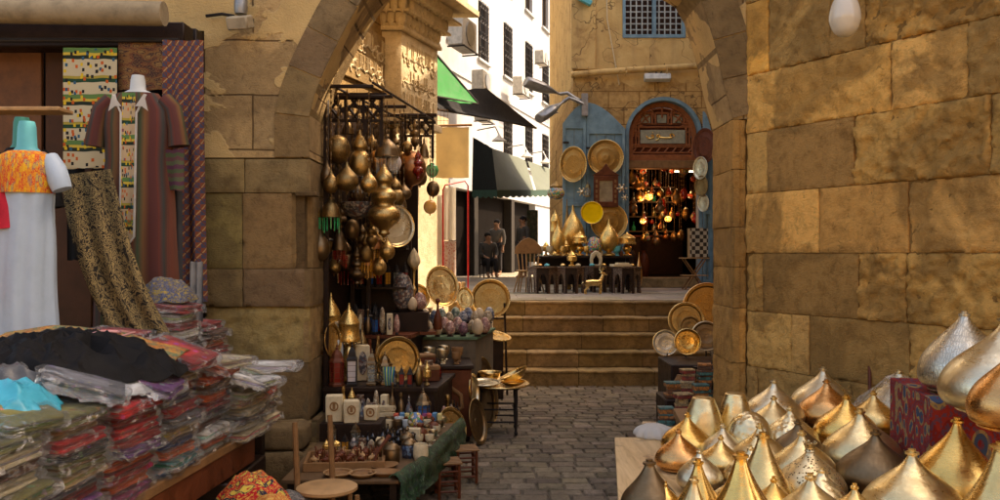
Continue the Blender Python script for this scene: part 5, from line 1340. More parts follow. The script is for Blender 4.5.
mb.grid(cov, 60, 14); single('plastic_cover', mb, NET, 'green and clear crinkled plastic cover along the edge of the low table', 'plastic cover', (0, 0, 0))
# front-left corner wrap
# dark bottles grid
BOT = plain('dark_glass_bottle', (.012, .012, .014), .12, spec=.8)
N9 = ['first', 'second', 'third', 'fourth', 'fifth', 'sixth', 'seventh', 'eighth']
for r_ in range(4):
    for i in range(7):
        Y = 5.85 + r_ * .115; x0 = -1.02 + r_ * .02
        figurine((x0 + i * .072, Y + R.uniform(-.01, .01), T1 + .001), .095 + R.uniform(-.01, .012), BOT, f'small dark glass bottle, {N9[i]} from the left in the {["front", "second", "third", "back"][r_]} line on the low table', 'dark bottles on the low table', 1, name='bottle')
for r_ in range(2):
    for i in range(6):
        figurine((-.92 + i * .075, 6.38 + r_ * .12, T1 + .001), .09, [W_red, CREAM, B_dark, GREYP][(i + r_) % 4], f'{["red wooden", "cream", "dark", "grey"][(i + r_) % 4]} cup, {N9[i]} from the left in the {["nearer", "farther"][r_]} cup line of the low table', 'cups on the low table', 3, name='cup')
for i in range(10):
    k, j = i % 5, i // 5
    figurine((-.52 + j * .075 - .012 * (4 - k), 5.95 + k * .16, T1 + .001), .075, [CREAM, B_silver, CREAM, B_dark, B_silver][k], f'{["ivory", "silver", "cream", "blackened", "bright silver"][k]} cup, {N9[k]} from the front in the {["inner", "outer"][j]} file along the green cover', 'cups along the green cover', 3, name='cup')
# round lidded pots at the front right
for i, (x, y, r_, m_, l_) in enumerate(((-.70, 5.48, .055, 'dark', 'round dark lidded pot at the front corner of the low table'), (-.60, 5.62, .05, 'blue', 'blue inlaid round pot beside the dark lidded one'), (-.78, 5.62, .045, 'dark', 'smaller black lidded pot behind the front one'))):
    t = thing('lidded_pot', l_, 'pot', (x, y, T1 + .001), 0, 'lidded pots on the low table'); mt = B_dark if m_ == 'dark' else mosaic('pot_blue', [(.02, .05, .12), (.12, .2, .3), (.03, .03, .05)], 60)
    mb = M(); mb.lathe([(r_ * .9, 0), (r_, .01), (r_, .08), (r_ * .95, .085)], 18); part(t, 'pot', mb, mt)
    mb = M(); mb.lathe(prof([(1.05, 0), (1, .2), (.6, .6), (.15, .8), (.2, .9), (0, 1)], r_, .05, .087), 18); part(t, 'lid', mb, B_dark)
mb = M(); mb.lathe(prof([(.8, 0), (1, .3), (.95, .8), (.88, 1), (.8, .98), (.7, .3), (0, .1)], .05, .10), 16, fn=lambda a, z: 1 + .04 * cos(3 * a)); single('white_jar', mb, CREAM, 'white waxy jar at the right front of the low table', 'jar', (-.52, 5.55, T1 + .001))
# white alabaster boxes on the raised left of the low table
rs = M(); rs.box2((-.22, -.13, 0), (.22, .13, .13)); single('display_riser', rs, W_dark, 'dark shelf block raising the ivory boxes, left side of the low table', 'riser', (-1.07, 6.2, T1 + .001), .0, bevel=.004)
for i, (x, y, w_, h_, l_) in enumerate(((-1.20, 6.16, .12, .19, 'ivory box with two arched portraits, on the dark riser'), (-1.07, 6.12, .11, .16, 'pale ivory box with a round medallion, on the dark riser'), (-.94, 6.22, .10, .10, 'squat ivory box at the right of the dark riser'))):
    t = thing('ivory_box', l_, 'box', (x, y, T1 + .132), R.uniform(-.1, .2), 'ivory boxes on the riser')
    mb = M(); mb.box2((-w_ / 2, -.045, 0), (w_ / 2, .045, h_)); part(t, 'box', mb, CREAM, bevel=.006)
    mb = M(); mb.prism([(.032 * cos(a), h_ * .6 + .034 * sin(a)) for a in [2 * pi * k / 16 for k in range(16)]], [[(.022 * cos(a), h_ * .6 + .024 * sin(a)) for a in [2 * pi * k / 16 for k in range(16)]]], .004, (0, -.048, 0)); mb.box2((-.01, -.049, h_ * .5), (.01, -.045, h_ * .72)); part(t, 'medallion', mb, W_mid)
for i in range(2):
    lantern(Vector((-1.18 + i * .17, 5.97 - .02 * i, T1 + .001)), .075, .17, G_clear, B_dark, ['tiny dark lantern below the ivory box with two portraits', 'tiny dark lantern below the ivory box with the medallion'][i], 'tiny lanterns on the low table', sides=4)
# row of little books / packets behind the bottles
bc = [(.5, .1, .06), (.1, .25, .4), (.6, .5, .2), (.12, .3, .15), (.7, .65, .5), (.3, .08, .2)]
for i in range(9):
    m_ = plain('booklet_%d' % (i % 6), bc[i % 6], .5, var=.1); mb = M(); mb.box2((-.017, -.03, 0), (.017, .03, .11)); mb.box2((-.014, -.033, .025), (.014, -.03, .06))
    single('booklet', mb, m_, f'{["red", "blue", "sand", "green", "cream", "plum"][i % 6]} little packet, {(N9 + ["ninth"])[i]} in the upright line behind the dark bottles', 'packet', (-.80 + i * .042, 6.56 + .03 * (i % 2), T1 + .001), R.uniform(-.1, .3), 'little upright packets', bevel=.002)
# coloured crystal ball and wrapped thing
mb = M(); mb.lathe(prof(EGG, .06, .12), 20); single('patterned_ornament', mb, MOS_COL, 'multicoloured patterned ornament wrapped in white behind the bottles', 'ornament', (-.62, 6.25, T1 + .06))
mb = M(); mb.lathe(prof([(.9, 0), (1, .4), (.8, .9), (.5, 1)], .07, .06), 18, fn=lambda a, z: 1 + .08 * cos(7 * a)); single('paper_nest', mb, WHITEC, 'crumpled white paper under the multicoloured ornament', 'paper', (-.62, 6.25, T1 + .001))
# black domed lantern behind
lantern(Vector((-.60, 6.63, T1 + .001)), .13, .30, G_blue, B_dark, 'domed dark bronze lantern standing at the back of the low table', sides=8)
# brown tray of carved wooden pieces at the front
TY = 5.42; 
wt = thing('wooden_tray', 'shallow brown wooden tray full of small carved animals at the front', 'tray', (-.985, TY, T1 + .001), .12)
mb = M(); mb.box2((-.23, -.15, 0), (.23, .15, .012)); part(wt, 'base', mb, W_mid)
mb = M()
for a_, b_ in (((-.25, -.17, .0), (.25, -.15, .055)), ((-.25, .15, .0), (.25, .17, .055)), ((-.25, -.149, .0), (-.23, .149, .055)), ((.23, -.149, .0), (.25, .149, .055))): mb.box2(a_, b_)
part(wt, 'rim', mb, W_mid, bevel=.003)
for r_ in range(4):
    for i in range(6):
        figurine((-1.165 + i * .072, TY - .105 + r_ * .072 + (i * .009), T1 + .014), .085 + R.uniform(-.008, .01), W_red if (i + r_) % 5 else W_tan, f'{"red-brown" if (i + r_) % 5 else "light wooden"} carved camel, {N9[i]} from the left in the {["front", "second", "third", "back"][r_]} line of the brown tray', 'carved camels in the brown tray', 4)
# wooden plates
for i, (x, y, r_, l_) in enumerate(((-.98, 5.14, .085, 'round wooden plate at the very front left of the low table'), (-.83, 5.13, .08, 'round wooden plate right of the frontmost one'))):
    tray(Vector((x, y, T1 + .012)), r_, W_mid, l_, (0, 0, 1), W_tan, depth=.012, cat='plate', name='wooden_plate', group='wooden plates')
for i, (x, y, l_) in enumerate(((-.70, 5.16, 'flat carved wooden bowl at the front right corner of the low table'), (-.72, 5.32, 'shallow carved wooden bowl before the lidded pots'))):
    mb = M(); mb.lathe([(.0, 0), (.05, 0), (.075, .025), (.07, .025), (.045, .008), (0, .006)], 24, sx=1.3); single('wooden_bowl', mb, W_mid, l_, 'bowl', (x, y, T1 + .001), i)
mb = M(); mb.tube([(0, 0, 0), (.03, .03, .10), (.10, .08, .19)], [.008, .010, .014], 8); single('wooden_pestle', mb, W_red, 'slanting red wooden stick standing up beside the lidded pots', 'stick', (-.80, 5.32, T1 + .002))
# cloth on the front part
# small bamboo crates beside the low table
for i, (x, y, l_) in enumerate(((-.37, 6.02, 'small slatted cane stool beside the green cover, nearer one'), (-.26, 6.42, 'small slatted cane stool beside the green cover, farther one'))):
    t = thing('cane_stool', l_, 'stool', (x, y, 0), .2, 'cane stools')
    for a_ in (-1, 1):
        for b_ in (-1, 1): mb = M(); mb.tube([(a_ * .07, b_ * .08, 0), (a_ * .07, b_ * .08, .24)], .012, 8); part(t, 'leg', mb, W_red)
    mb = M()
    for z in (.05, .12, .19):
        for b_ in (-1, 1): mb.tube([(-.07, b_ * .08, z), (.07, b_ * .08, z)], .008, 6); mb.tube([(b_ * .07, -.08, z), (b_ * .07, .08, z)], .008, 6)
    part(t, 'rungs', mb, W_red)
    mb = M()
    for k in range(5): mb.box2((-.09, -.1 + k * .042, .242), (.09, -.07 + k * .042, .252))
    part(t, 'seat', mb, W_mid)
# ---- grey oval trays leaning on the egg table front
tray(Vector((-.145, 8.62, .33)), .33, B_dark, 'tall dark pewter oval tray leaning on the egg table end', (.75, -.62, .22), B_antique, oval=.42, group='pewter trays')
tray(Vector((-.165, 8.35, .28)), .27, B_dark, 'shorter pewter oval tray leaning in front of the tall one', (.6, -.75, .22), B_antique, oval=.45, group='pewter trays')
tray(Vector((-.255, 7.80, .46)), .15, B_silver, 'narrow silvery oval tray leaning against the carved chest', (.9, -.4, .12), B_bright, oval=.62)
tray(Vector((-.215, 7.62, .21)), .20, B_dark, 'low dark round tray leaning at the foot of the carved chest', (.85, -.45, .2), B_antique, oval=.7)
# ---- low table with trays in the alley
lt = thing('low_tray_table', 'low dark turned-leg stand carrying brass trays in the middle of the alley', 'table', P(499, 420, 8.0)); lt.location = (-.02, 8.2, 0)
for a_ in (-1, 1):
    for b_ in (-1, 1):
        mb = M(); mb.lathe(prof([(.8, 0), (1, .05), (.7, .1), (1, .3), (1.1, .5), (.75, .6), (1.1, .75), (1, 1)], .018, .43), 10, (a_ * .17, b_ * .17, 0)); part(lt, 'leg', mb, IRON)
mb = M()
for z in (.12, .24):
    for a_ in (-1, 1): mb.tube([(-.17, a_ * .17, z), (.17, a_ * .17, z)], .009, 6); mb.tube([(a_ * .17, -.17, z + .02), (a_ * .17, .17, z + .02)], .009, 6)
part(lt, 'stretcher', mb, IRON)
mb = M(); mb.box2((-.20, -.20, .431), (.20, .20, .45)); part(lt, 'top', mb, W_dark, bevel=.003)
tray(Vector((-.01, 8.17, .458)), .29, B_bright, 'wide brass tray lying flat on the low dark stand', (.02, -.03, 1), depth=.012)
tray(Vector((-.15, 8.02, .492)), .16, B_silver, 'silvery flat tray stacked on the left of the wide brass tray', (.0, -.06, 1), depth=.008)
tray(Vector((-.24, 8.0, .475)), .11, B_engsil, 'small engraved silver plate at the left rim of the stand', (-.1, 0, 1), depth=.008)
def bowl(c, r_, h_, mat, label, tilt=(0, 0, 0), name='brass_bowl'):
    mb = M(); mb.lathe([(0, 0), (r_ * .6, .002), (r_ * .9, h_ * .6), (r_ * .97, h_), (r_ * 1.1, h_ + .004), (r_ * 1.09, h_ + .01), (r_ * .93, h_ + .002), (r_ * .84, h_ * .62), (r_ * .56, .012), (0, .010)], 36)
    o = single(name, mb, mat, label, 'bowl', c); o.rotation_euler = tilt; return o
bowl(Vector((-.10, 8.34, .475)), .11, .07, B_bright, 'deep brass bowl at the back left of the tray stand')
bowl(Vector((.16, 8.22, .50)), .135, .065, B_bright, 'tilted brass bowl at the right of the tray stand', (.0, -.45, 0))
bowl(Vector((.12, 8.02, .472)), .11, .03, B_gold, 'shallow brass dish at the front right of the tray stand')
# ---- big tray on easel beside the stairs
tz = P(490.5, 299, 10.4)
tray(tz, .235, B_engr, 'large round brass tray on a dark easel at the left end of the steps', (.1, -.97, .22), B_bright, depth=.03)
t = thing('tray_easel', 'dark wooden easel under the large round tray beside the steps', 'easel', (tz.x, 10.4, 0))
for a_ in (-.17, .17):
    mb = M(); mb.tube([(a_ * 1.2, -.12, 0), (a_, 0, tz.z - .05)], .014, 6); mb.tube([(a_, -.03, tz.z - .22), (a_, -.12, tz.z - .22), (a_, -.13, tz.z - .17)], .012, 6); part(t, 'upright', mb, W_dark)
mb = M(); mb.tube([(-.18, -.03, tz.z - .235), (.18, -.03, tz.z - .235)], .012, 6); mb.tube([(0, .25, 0), (0, .02, tz.z - .1)], .012, 6); part(t, 'brace', mb, W_dark)
tray(Vector((-.04, 10.1, .72)), .17, B_bright, 'tilted brass tray low behind the pewter ones beside the steps', (.2, -.2, 1))
mb = M(); mb.box2((-.1, -.1, 0), (.1, .1, .69)); single('tray_pedestal', mb, W_dark, 'dark box stand under the tilted brass tray beside the steps', 'stand', (-.06, 10.12, 0), bevel=.005)

# ---- textile rolls, hanging cloths and red rail in the sunlit gap
rkk = thing('cloth_rail', 'red painted metal rail stand with hanging white cloths in the sun', 'clothes rail', (0, 0, 0))
a = P(443, 185, 10.4); b_ = P(468, 181, 10.7)
mb = M(); mb.tube([(a.x, a.y, 0), (a.x, a.y, a.z - .06), (a.x + .03, a.y, a.z), (b_.x - .04, b_.y, b_.z), (b_.x, b_.y, b_.z - .06), (b_.x, b_.y, .0)], .010, 8); part(rkk, 'frame', mb, RED_P)
def hangcloth(name, px0, px1, y0, y1, D, mat, label, folds=3, amp=.02, cat='cloth', th=.004, group=None, skew=0):
    A_, B_, C_ = P(px0, y0, D), P(px1, y0, D), P(px0, y1, D); w_ = B_.x - A_.x; h = A_.z - C_.z
    mb = M(); sd = R.random() * 9
    for s_ in (0, th):
        mb.grid(lambda u, v: ((u if not s_ else 1 - u) * w_ + skew * v * v, s_ + amp * (.25 + v) * cos(2 * pi * folds * (u if not s_ else 1 - u) + sd) , -h * v + .01 * noise.noise(Vector((u * 4, v * 2, sd)))), 24, 20)
    return single(name, mb, mat, label, cat, A_, 0, group)
WHP = cloth('cloth_white_red_print', 'paisley', [(.7, .66, .58), (.45, .12, .08), (.7, .66, .58), (.6, .5, .42)], (2, 5, 1))
hangcloth('hanging_cloth', 437, 443, 195, 285, 10.45, WHITEC, 'narrow plain white cloth on the red rail, farthest left', 1)
hangcloth('hanging_cloth', 443.5, 456, 187, 240, 10.5, WHITEC, 'plain white cloth on the red rail, upper part of the bright gap', 2)
hangcloth('hanging_cloth', 443.5, 456, 241, 300, 10.5, WHP, 'white cloth with a red printed border below the plain white one', 2)
for i, px in enumerate((459, 463.5)):
    c = P(px, 287, 10.6 + i * .1); mb = M(); mb.lathe([(.026, 0), (.026, 1.35), (.012, 1.36), (0, 1.36)], 14, fn=lambda a, z: 1 + .03 * cos(5 * a + z * 3)); single('cloth_roll', mb, [W_tan, plain('roll_sand', (.5, .38, .2), .8)][i], ['upright brownish cloth roll beside the red rail post', 'sand coloured upright cloth roll touching the red rail post'][i], 'cloth roll', (c.x, c.y, 0), 0)
hangcloth('hanging_sheet', 436, 469, 127, 178, 11.2, TANC, 'square tan cloth sheet hanging high in the sun above the red rail', 1, .012)
t = thing('wire_rack', 'rusty wire grid panel behind the tan sheet', 'wire rack', P(433, 152, 11.35))
mb = M()
for k in range(5): mb.tube([(0.05 * k, 0, 0), (.05 * k, 0, .56)], .003, 4)
for k in range(9): mb.tube([(0, 0, .07 * k), (.2, 0, .07 * k)], .003, 4)
part(t, 'grid', mb, W_mid)
mb = M(); mb.tube([P(431, 126, 11.2), P(472, 125, 11.2)], .016, 6); single('hanging_pole', mb, W_mid, 'thin pole carrying the tan sheet between wall and awning', 'pole', (0, 0, 0))
# sunlit pale low wall behind the eggs opening
pw = thing('pale_wall', 'bright pale plastered wall in the sunny gap behind the amber globe', 'wall', (0, 0, 0))
mb = M(); wallseg(mb, (-1.15, 10.9), (-.72, 11.9), 0, 3.6, .2); part(pw, 'plaster', mb, S_pale, smooth=0)
mb = M(); wallseg(mb, (-1.6, 9.75), (-1.15, 10.9), 0, 3.6, .2); part(pw, 'side', mb, S_pale, smooth=0)

# crowded lines of mixed wares that fill the stepped stall
RK = random.Random(33)
def wares(p0_, p1_, n, z, h0, h1, where, grp):
    for i in range(n):
        t_ = (i + .5) / n; x = p0_[0] + (p1_[0] - p0_[0]) * t_; y = p0_[1] + (p1_[1] - p0_[1]) * t_ + RK.uniform(-.02, .02); h = RK.uniform(h0, h1); c = Vector((x, y, z + .002)); q = RK.choice('LLGBVVCP'); o_ = N20[i]
        sp = math.hypot(p1_[0] - p0_[0], p1_[1] - p0_[1]) / n
        if q == 'L':
            gl, gn = RK.choice([(G_red, 'red'), (G_clear, 'clear'), (G_blue, 'blue'), (G_amber, 'amber'), (G_red, 'red')]); lantern(c, sp * .95, h, gl, IRON, f'dark lantern with {gn} panes, {o_} from the left in {where}', grp, sides=RK.choice([4, 6]))
        elif q == 'G': goldlamp(c, sp * 1.0, h, f'worn brass lamp, {o_} from the left in {where}', RK.choice(['flame', 'cage', 'shade']), RK.choice([B_antique, B_worn]), grp)
        elif q in 'BP':
            t = thing('bone_box' if q == 'B' else 'picture_box', f'{"ivory" if q == "B" else "inlaid dark"} upright box, {o_} from the left in {where}', 'box', c, RK.uniform(-.2, .3), grp); w_ = sp * .42
            mb = M(); mb.box2((-w_, -.03, 0), (w_, .03, h * .8)); part(t, 'box', mb, CREAM if q == 'B' else INLAY, bevel=.004)
            mb = M(); mb.prism([(w_ * .6 * cos(a), h * .42 + h * .25 * sin(a)) for a in [2 * pi * k / 14 for k in range(14)]], [], .005, (0, -.032, 0)); part(t, 'medallion', mb, MOS_DARK if q == 'B' else CREAM)
        elif q == 'V':
            mt, mn = RK.choice([(B_antique, 'dull brass'), (B_dark, 'blackened'), (W_red, 'red-brown'), (B_worn, 'worn brass'), (MOS_DARK, 'speckled')]); mb = M(); prf_ = RK.choice([[(.6, 0), (.9, .1), (1, .35), (.7, .58), (.25, .7), (.22, .85), (.4, .95), (.3, 1)], [(.8, 0), (.5, .08), (.2, .15), (.7, .3), (1, .45), (.7, .62), (.2, .75), (.3, .85), (0, 1)], [(.7, 0), (1, .3), (.9, .6), (.4, .8), (.5, .9), (.45, 1)]])
            mb.lathe(prof(prf_, sp * .46, h), 16); single('metal_vase', mb, mt, f'{mn} vase, {o_} from the left in {where}', 'vase', c, 0, grp)
        else: egg(c, min(sp * .42, h * .36), h * .8, RK.choice([MOS_DARK, EGG_M['sandy'], EGG_M['rose pink']]), f'mosaic egg, {o_} from the left in {where}', grp)
wares((-1.26, 6.66), (-.68, 6.66), 9, T1, .24, .34, 'the back line of the low table', 'wares in the back line of the low table')
wares((-1.26, 6.50), (-.95, 6.48), 5, T1, .18, .27, 'the line behind the ivory boxes', 'wares behind the ivory boxes')
wares((-1.37, 7.57), (-.80, 7.57), 9, T2, .28, .40, 'the rearmost middle shelf line', 'wares in the rear line of the middle shelf')
wares((-.90, 6.90), (-.56, 6.92), 5, T2, .15, .22, 'the line beside the engraved tray', 'wares in the front line of the middle shelf')
wares((-1.37, 7.36), (-1.02, 7.33), 5, T2, .30, .42, 'the inner middle shelf line', 'wares in the second line of the middle shelf')
wares((-.78, 7.12), (-.50, 7.30), 4, T2, .16, .26, 'the middle shelf corner', 'wares at the right end of the middle shelf')
wares((-1.36, 7.70), (-.90, 7.70), 7, T3, .20, .30, 'the upper shelf front', 'wares at the front edge of the upper shelf')
tray(Vector((-1.385, 6.98, T2 + .36)), .14, B_worn, 'brass tray leaning at the pier edge beside the gold lamps', (.75, -.65, .1), B_worn, oval=.6)

wares((-.49, 6.80), (-.36, 7.46), 6, 0, .38, .60, 'the floor line beside the cabinet', 'wares standing on the floor')
wares((-1.20, 5.74), (-.72, 5.74), 8, T1, .08, .13, 'the line behind the brown tray', 'small wares behind the brown tray')
wares((-.66, 5.80), (-.48, 6.35), 5, T1, .10, .16, 'the line beside the ivory cups', 'small wares beside the cups')
tray(Vector((-.40, 6.86, .30)), .17, B_worn, 'worn brass tray leaning low against the cabinet side', (.6, -.75, .25), oval=.8)
# ================================================================ LEFT: TEXTILE STALL
tt = thing('textile_table', 'wooden stall table heaped with wrapped garments at the left', 'table', (0, 0, 0))
TT = .65
mb = M(); mb.prism([(-4.2, 2.2), (-1.70, 2.2), (-1.58, 4.0), (-1.47, 5.35), (-1.49, 5.75), (-4.2, 5.75)], [], .05, (0, 0, TT - .025), ux=(1, 0, 0), uy=(0, 1, 0)); part(tt, 'tabletop', mb, W_mid, bevel=.005)
mb = M(); wallseg(mb, (-1.71, 2.3), (-1.50, 5.2), TT - .20, TT - .052, .03); part(tt, 'fascia', mb, W_red, bevel=.003, smooth=0)
for x, y in ((-1.78, 2.4), (-1.66, 4.0), (-1.6, 5.6)): mb = M(); mb.box2((x - .04, y - .04, 0), (x + .04, y + .04, TT - .052)); part(tt, 'leg', mb, W_dark)
mb = M(); mb.box2((-2.2, 4.75, .16), (-1.5, 5.45, TT - .06)); single('dark_crate', mb, W_dark, 'dark wooden crate pushed under the end of the textile table', 'crate', (0, 0, -.16), bevel=.01)
# packets of folded clothes in plastic
def packcloth():
    s = NT('folded_cloth'); v = s.co()
    at = s.n('Attribute', attribute_name='tint').outputs['Color']
    vo = s.n('TexVoronoi', {'Vector': v, 'Scale': 24.0}, feature='F1'); k = s.ramp(vo.outputs['Distance'], [(.30, (1, 1, 1)), (.34, (0, 0, 0))], 'CONSTANT')
    sel = s.ramp(s.noise(v, 7, 2), [(.50, (0, 0, 0)), (.53, (1, 1, 1))])
    col = s.mix(s.math('MULTIPLY', s.math('MULTIPLY', k, sel), .3), at, vo.outputs['Color'])
    col = s.mix(.25, col, at); n = s.noise(v, 14, 4, .6); s.set(color=s.mix(1.0, col, s.ramp(n, [(.3, (.6, .6, .6)), (.7, (1.1, 1.1, 1.1))]), 'MULTIPLY'), rough=.8, normal=s.bump(n, .6, .02), sheen=.15); return s.mat
PACK = packcloth()
def rrect(w_, d, r, n=6):
    o = []
    for cx, cy, a0 in ((w_ / 2 - r, d / 2 - r, 0), (-w_ / 2 + r, d / 2 - r, pi / 2), (-w_ / 2 + r, -d / 2 + r, pi), (w_ / 2 - r, -d / 2 + r, 3 * pi / 2)):
        for k in range(4): a = a0 + pi / 2 * k / 3; o.append((cx + r * cos(a), cy + r * sin(a)))
    # subdivide the straight sides
    out = []
    for q in range(len(o)):
        a, b_ = o[q], o[(q + 1) % len(o)]; L = math.hypot(a[0] - b_[0], a[1] - b_[1]); m_ = n if L > .08 else 1
        for k in range(m_): out.append((a[0] + (b_[0] - a[0]) * k / m_, a[1] + (b_[1] - a[1]) * k / m_))
    return out
def slab(mb, w_, d, z0, z1, seed, tint, amp=.007, n=36, p=5):
    """a folded layer of cloth with a rounded fold"""
    sd = Vector((seed * 3.1, seed * 1.7, 0)); levels = [(0, .95), (.15, .985), (.5, 1.0), (.85, .985), (1, .95)]
    ol = rrect(w_, d, .025); n = len(ol); b0 = len(mb.v)
    for (t, k) in levels:
        pts = []
        for (x, y) in ol:
            nz = noise.noise(sd + Vector((x * 7, y * 7, t * 2))); m_ = 1 if abs(x) * d > abs(y) * w_ else 0
            pts.append((x * k + nz * amp * m_, y * k + nz * amp * (1 - m_), z0 + (z1 - z0) * t + noise.noise(sd + Vector((x * 6, y * 6, 7))) * amp))
        mb.vs(pts, None, tint)
    L = len(levels)
    mb.fs([(b0 + j * n + i, b0 + j * n + (i + 1) % n, b0 + (j + 1) * n + (i + 1) % n, b0 + (j + 1) * n + i) for j in range(L - 1) for i in range(n)] + [tuple(b0 + i for i in reversed(range(n))), tuple(b0 + (L - 1) * n + i for i in range(n))])
PC = {'dark red': (.36, .008, .008), 'purple': (.16, .03, .20), 'grey': (.11, .115, .13), 'olive': (.16, .15, .03), 'rust orange': (.70, .11, .015), 'navy': (.012, .03, .13), 'cream': (.62, .52, .32), 'plum': (.22, .01, .07), 'black': (.008, .008, .009),
      'sand': (.45, .30, .12), 'bright red': (.68, .01, .015), 'teal': (.015, .20, .22), 'off-white': (.80, .78, .72), 'brown': (.13, .05, .02)}
def packet(loc, w_, d, h_, rz, col, label, seed, wrap=True, group='wrapped garments in stacks', tilt=0, tilt2=0):
    t = thing('wrapped_garment', label, 'wrapped garment', loc, rz, group); t.rotation_euler.x = tilt; t.rotation_euler.y = tilt2
    mb = M(); c = PC[col]; c2 = tuple(min(1, q * R.uniform(.5, 1.6) + .01) for q in c)
    slab(mb, w_ * .96, d * .96, .001, h_ * .36, seed, c); slab(mb, w_ * .91, d * .92, h_ * .34, h_ * .66, seed + .5, c2); slab(mb, w_ * .95, d * .95, h_ * .65, h_ * .97, seed + .2, c); part(t, 'cloth', mb, PACK, smooth=60)
    if wrap:
        mb = M(); sd = Vector((seed * 5.3, 2, 0))
        ol = rrect(w_ * 1.04, d * 1.05, .03, 8); n = len(ol); q = [(-.02, .90), (.02, .99), (.3, 1.02), (.7, 1.03), (.98, 1.0), (1.05, .92), (1.06, .5)]; b0 = 0
        for (tz_, k) in q:
            pts = []
            for (x, y) in ol:
                nz = noise.noise(sd + Vector((x * 10, y * 10, tz_ * 1.5))); n2 = noise.noise(sd + Vector((x * 28, y * 28, tz_ * 5)))
                m_ = 1 if abs(x) * d > abs(y) * w_ else 0; e_ = (nz * .02 + n2 * .008) * (1 if k > .6 else 0)
                pts.append((x * k + e_ * m_ * (1 if x > 0 else -1), y * k + e_ * (1 - m_) * (1 if y > 0 else -1), h_ * tz_ + n2 * .006))
            mb.vs(pts)
        mb.fs([(j * n + i, j * n + (i + 1) % n, (j + 1) * n + (i + 1) % n, (j + 1) * n + i) for j in range(len(q) - 1) for i in range(n)])
        # twisted open end of the bag
        yy = -d / 2; mb.grid(lambda u, v: ((u - .5) * w_ * (.95 - .25 * v), yy - .06 * v - .01 * noise.noise(sd + Vector((u * 6, v, 0))), h_ * .5 + .02 * noise.noise(sd + Vector((u * 9, v * 3, 5))) * (.3 + v) - .02 * v), 16, 4)
        part(t, 'plastic_bag', mb, PLASTIC, smooth=70)
    return t
def stack(name, x, y, n, cols, hh=.045, w_=.34, d=.36, rz=0, z0=TT + .002, seed=0, lean=0):
    z = z0
    for i in range(n):
        c = cols[i % len(cols)]; h_ = hh * R.uniform(.85, 1.15)
        side = N12[n - 1 - i]
        packet((x + R.uniform(-.028, .028) + lean * i, y + R.uniform(-.02, .02), z), w_ * R.uniform(.94, 1.04), d * R.uniform(.94, 1.04), h_, rz + R.uniform(-.10, .10), c, f'{c} garment in plastic, {side} of {name}', seed + i * 1.1, tilt2=.10 + R.uniform(-.02, .02), tilt=R.uniform(-.03, .05))
        z += h_ + .002
    return z
N12 = ['topmost', 'second from the top', 'third from the top', 'fourth from the top', 'fifth from the top', 'sixth from the top', 'seventh from the top', 'eighth from the top', 'ninth from the top', 'tenth from the top', 'eleventh from the top', 'twelfth from the top', 'thirteenth from the top', 'fourteenth from the top']
RC = random.Random(11)
def rcols(l, n):
    o = []
    while len(o) < n:
        c = RC.choice(l)
        if not o or o[-1] != c: o.append(c)
    return o
base_l = ['dark red', 'purple', 'grey', 'plum', 'olive', 'bright red', 'sand', 'black', 'navy', 'brown']
zs1 = []
for k, (x, y, n, nm, ll) in enumerate(((-1.83, 2.95, 9, 'the bottom left corner stack', ['grey', 'olive', 'sand', 'brown', 'cream']),
        (-1.80, 3.36, 10, 'the stack under the turquoise bag', ['sand', 'grey', 'dark red', 'purple', 'olive', 'bright red', 'black']),
        (-1.76, 3.78, 9, 'the red and purple stack', ['bright red', 'purple', 'dark red', 'plum', 'dark red', 'rust orange']),
        (-1.73, 4.20, 10, 'the navy and teal stack', ['navy', 'teal', 'dark red', 'grey', 'rust orange', 'black', 'sand']),
        (-1.70, 4.62, 9, 'the orange front stack', ['rust orange', 'off-white', 'grey', 'dark red', 'rust orange', 'brown']),
        (-1.62, 5.04, 6, 'the pale stack at the table end', ['off-white', 'rust orange', 'grey', 'cream', 'sand', 'off-white']), (-1.64, 5.45, 6, 'the stack touching the pier', ['rust orange', 'off-white', 'cream', 'grey', 'brown']))):
    zs1.append(stack(nm, x, y, n, rcols(ll, n), seed=k * 20, rz=-.06))
# rear stacks on cartons
CARD = plain('cardboard', (.30, .19, .10), .8)
zs2 = []
for k, (x, y, n, nm, cz) in enumerate(((-2.22, 3.80, 5, 'the nearer stack beneath the robe', .30), (-2.18, 4.25, 6, 'the farther stack beneath the robe', .30), (-2.13, 4.72, 6, 'the stack behind the orange one', .35), (-2.06, 5.22, 9, 'the tall stack below the scarf', .33), (-2.02, 5.62, 6, 'the hindmost stack', .33), (-2.25, 3.36, 5, 'the stack behind the turquoise bag', .28))):
    mb = M(); mb.box2((-.17, -.19, 0), (.17, .19, cz)); single('carton', mb, CARD, 'brown carton supporting ' + nm, 'carton', (x, y, TT + .002), 0, 'cartons under the rear stacks', bevel=.004)
    zs2.append(stack(nm, x, y, n, rcols(['dark red', 'rust orange', 'off-white', 'grey', 'sand', 'brown', 'black'], n), z0=TT + cz + .004, seed=200 + k * 20, d=.36 if k != 4 else .34))
# long white packets sliding off the front right
for i, (x, y, z, a_, c, l_) in enumerate(((-1.60, 5.06, zs1[5] + .01, .30, 'off-white', 'long white wrapped garment jutting over the far table end, uppermost'), (-1.66, 4.72, zs1[4] + .02, .45, 'cream', 'long cream wrapped garment lying across the orange packets'), (-1.55, 5.25, zs1[5] + .066, -.1, 'off-white', 'white wrapped garment crossing on top at the pier'), (-1.78, 4.55, zs1[4] + .06, .6, 'navy', 'long blue and white wrapped garment pointing to the pier'))):
    packet((x, y, z), .60, .22, .05, -a_, c, l_, 400 + i * 3, group='long wrapped garments lying on top', tilt=0)

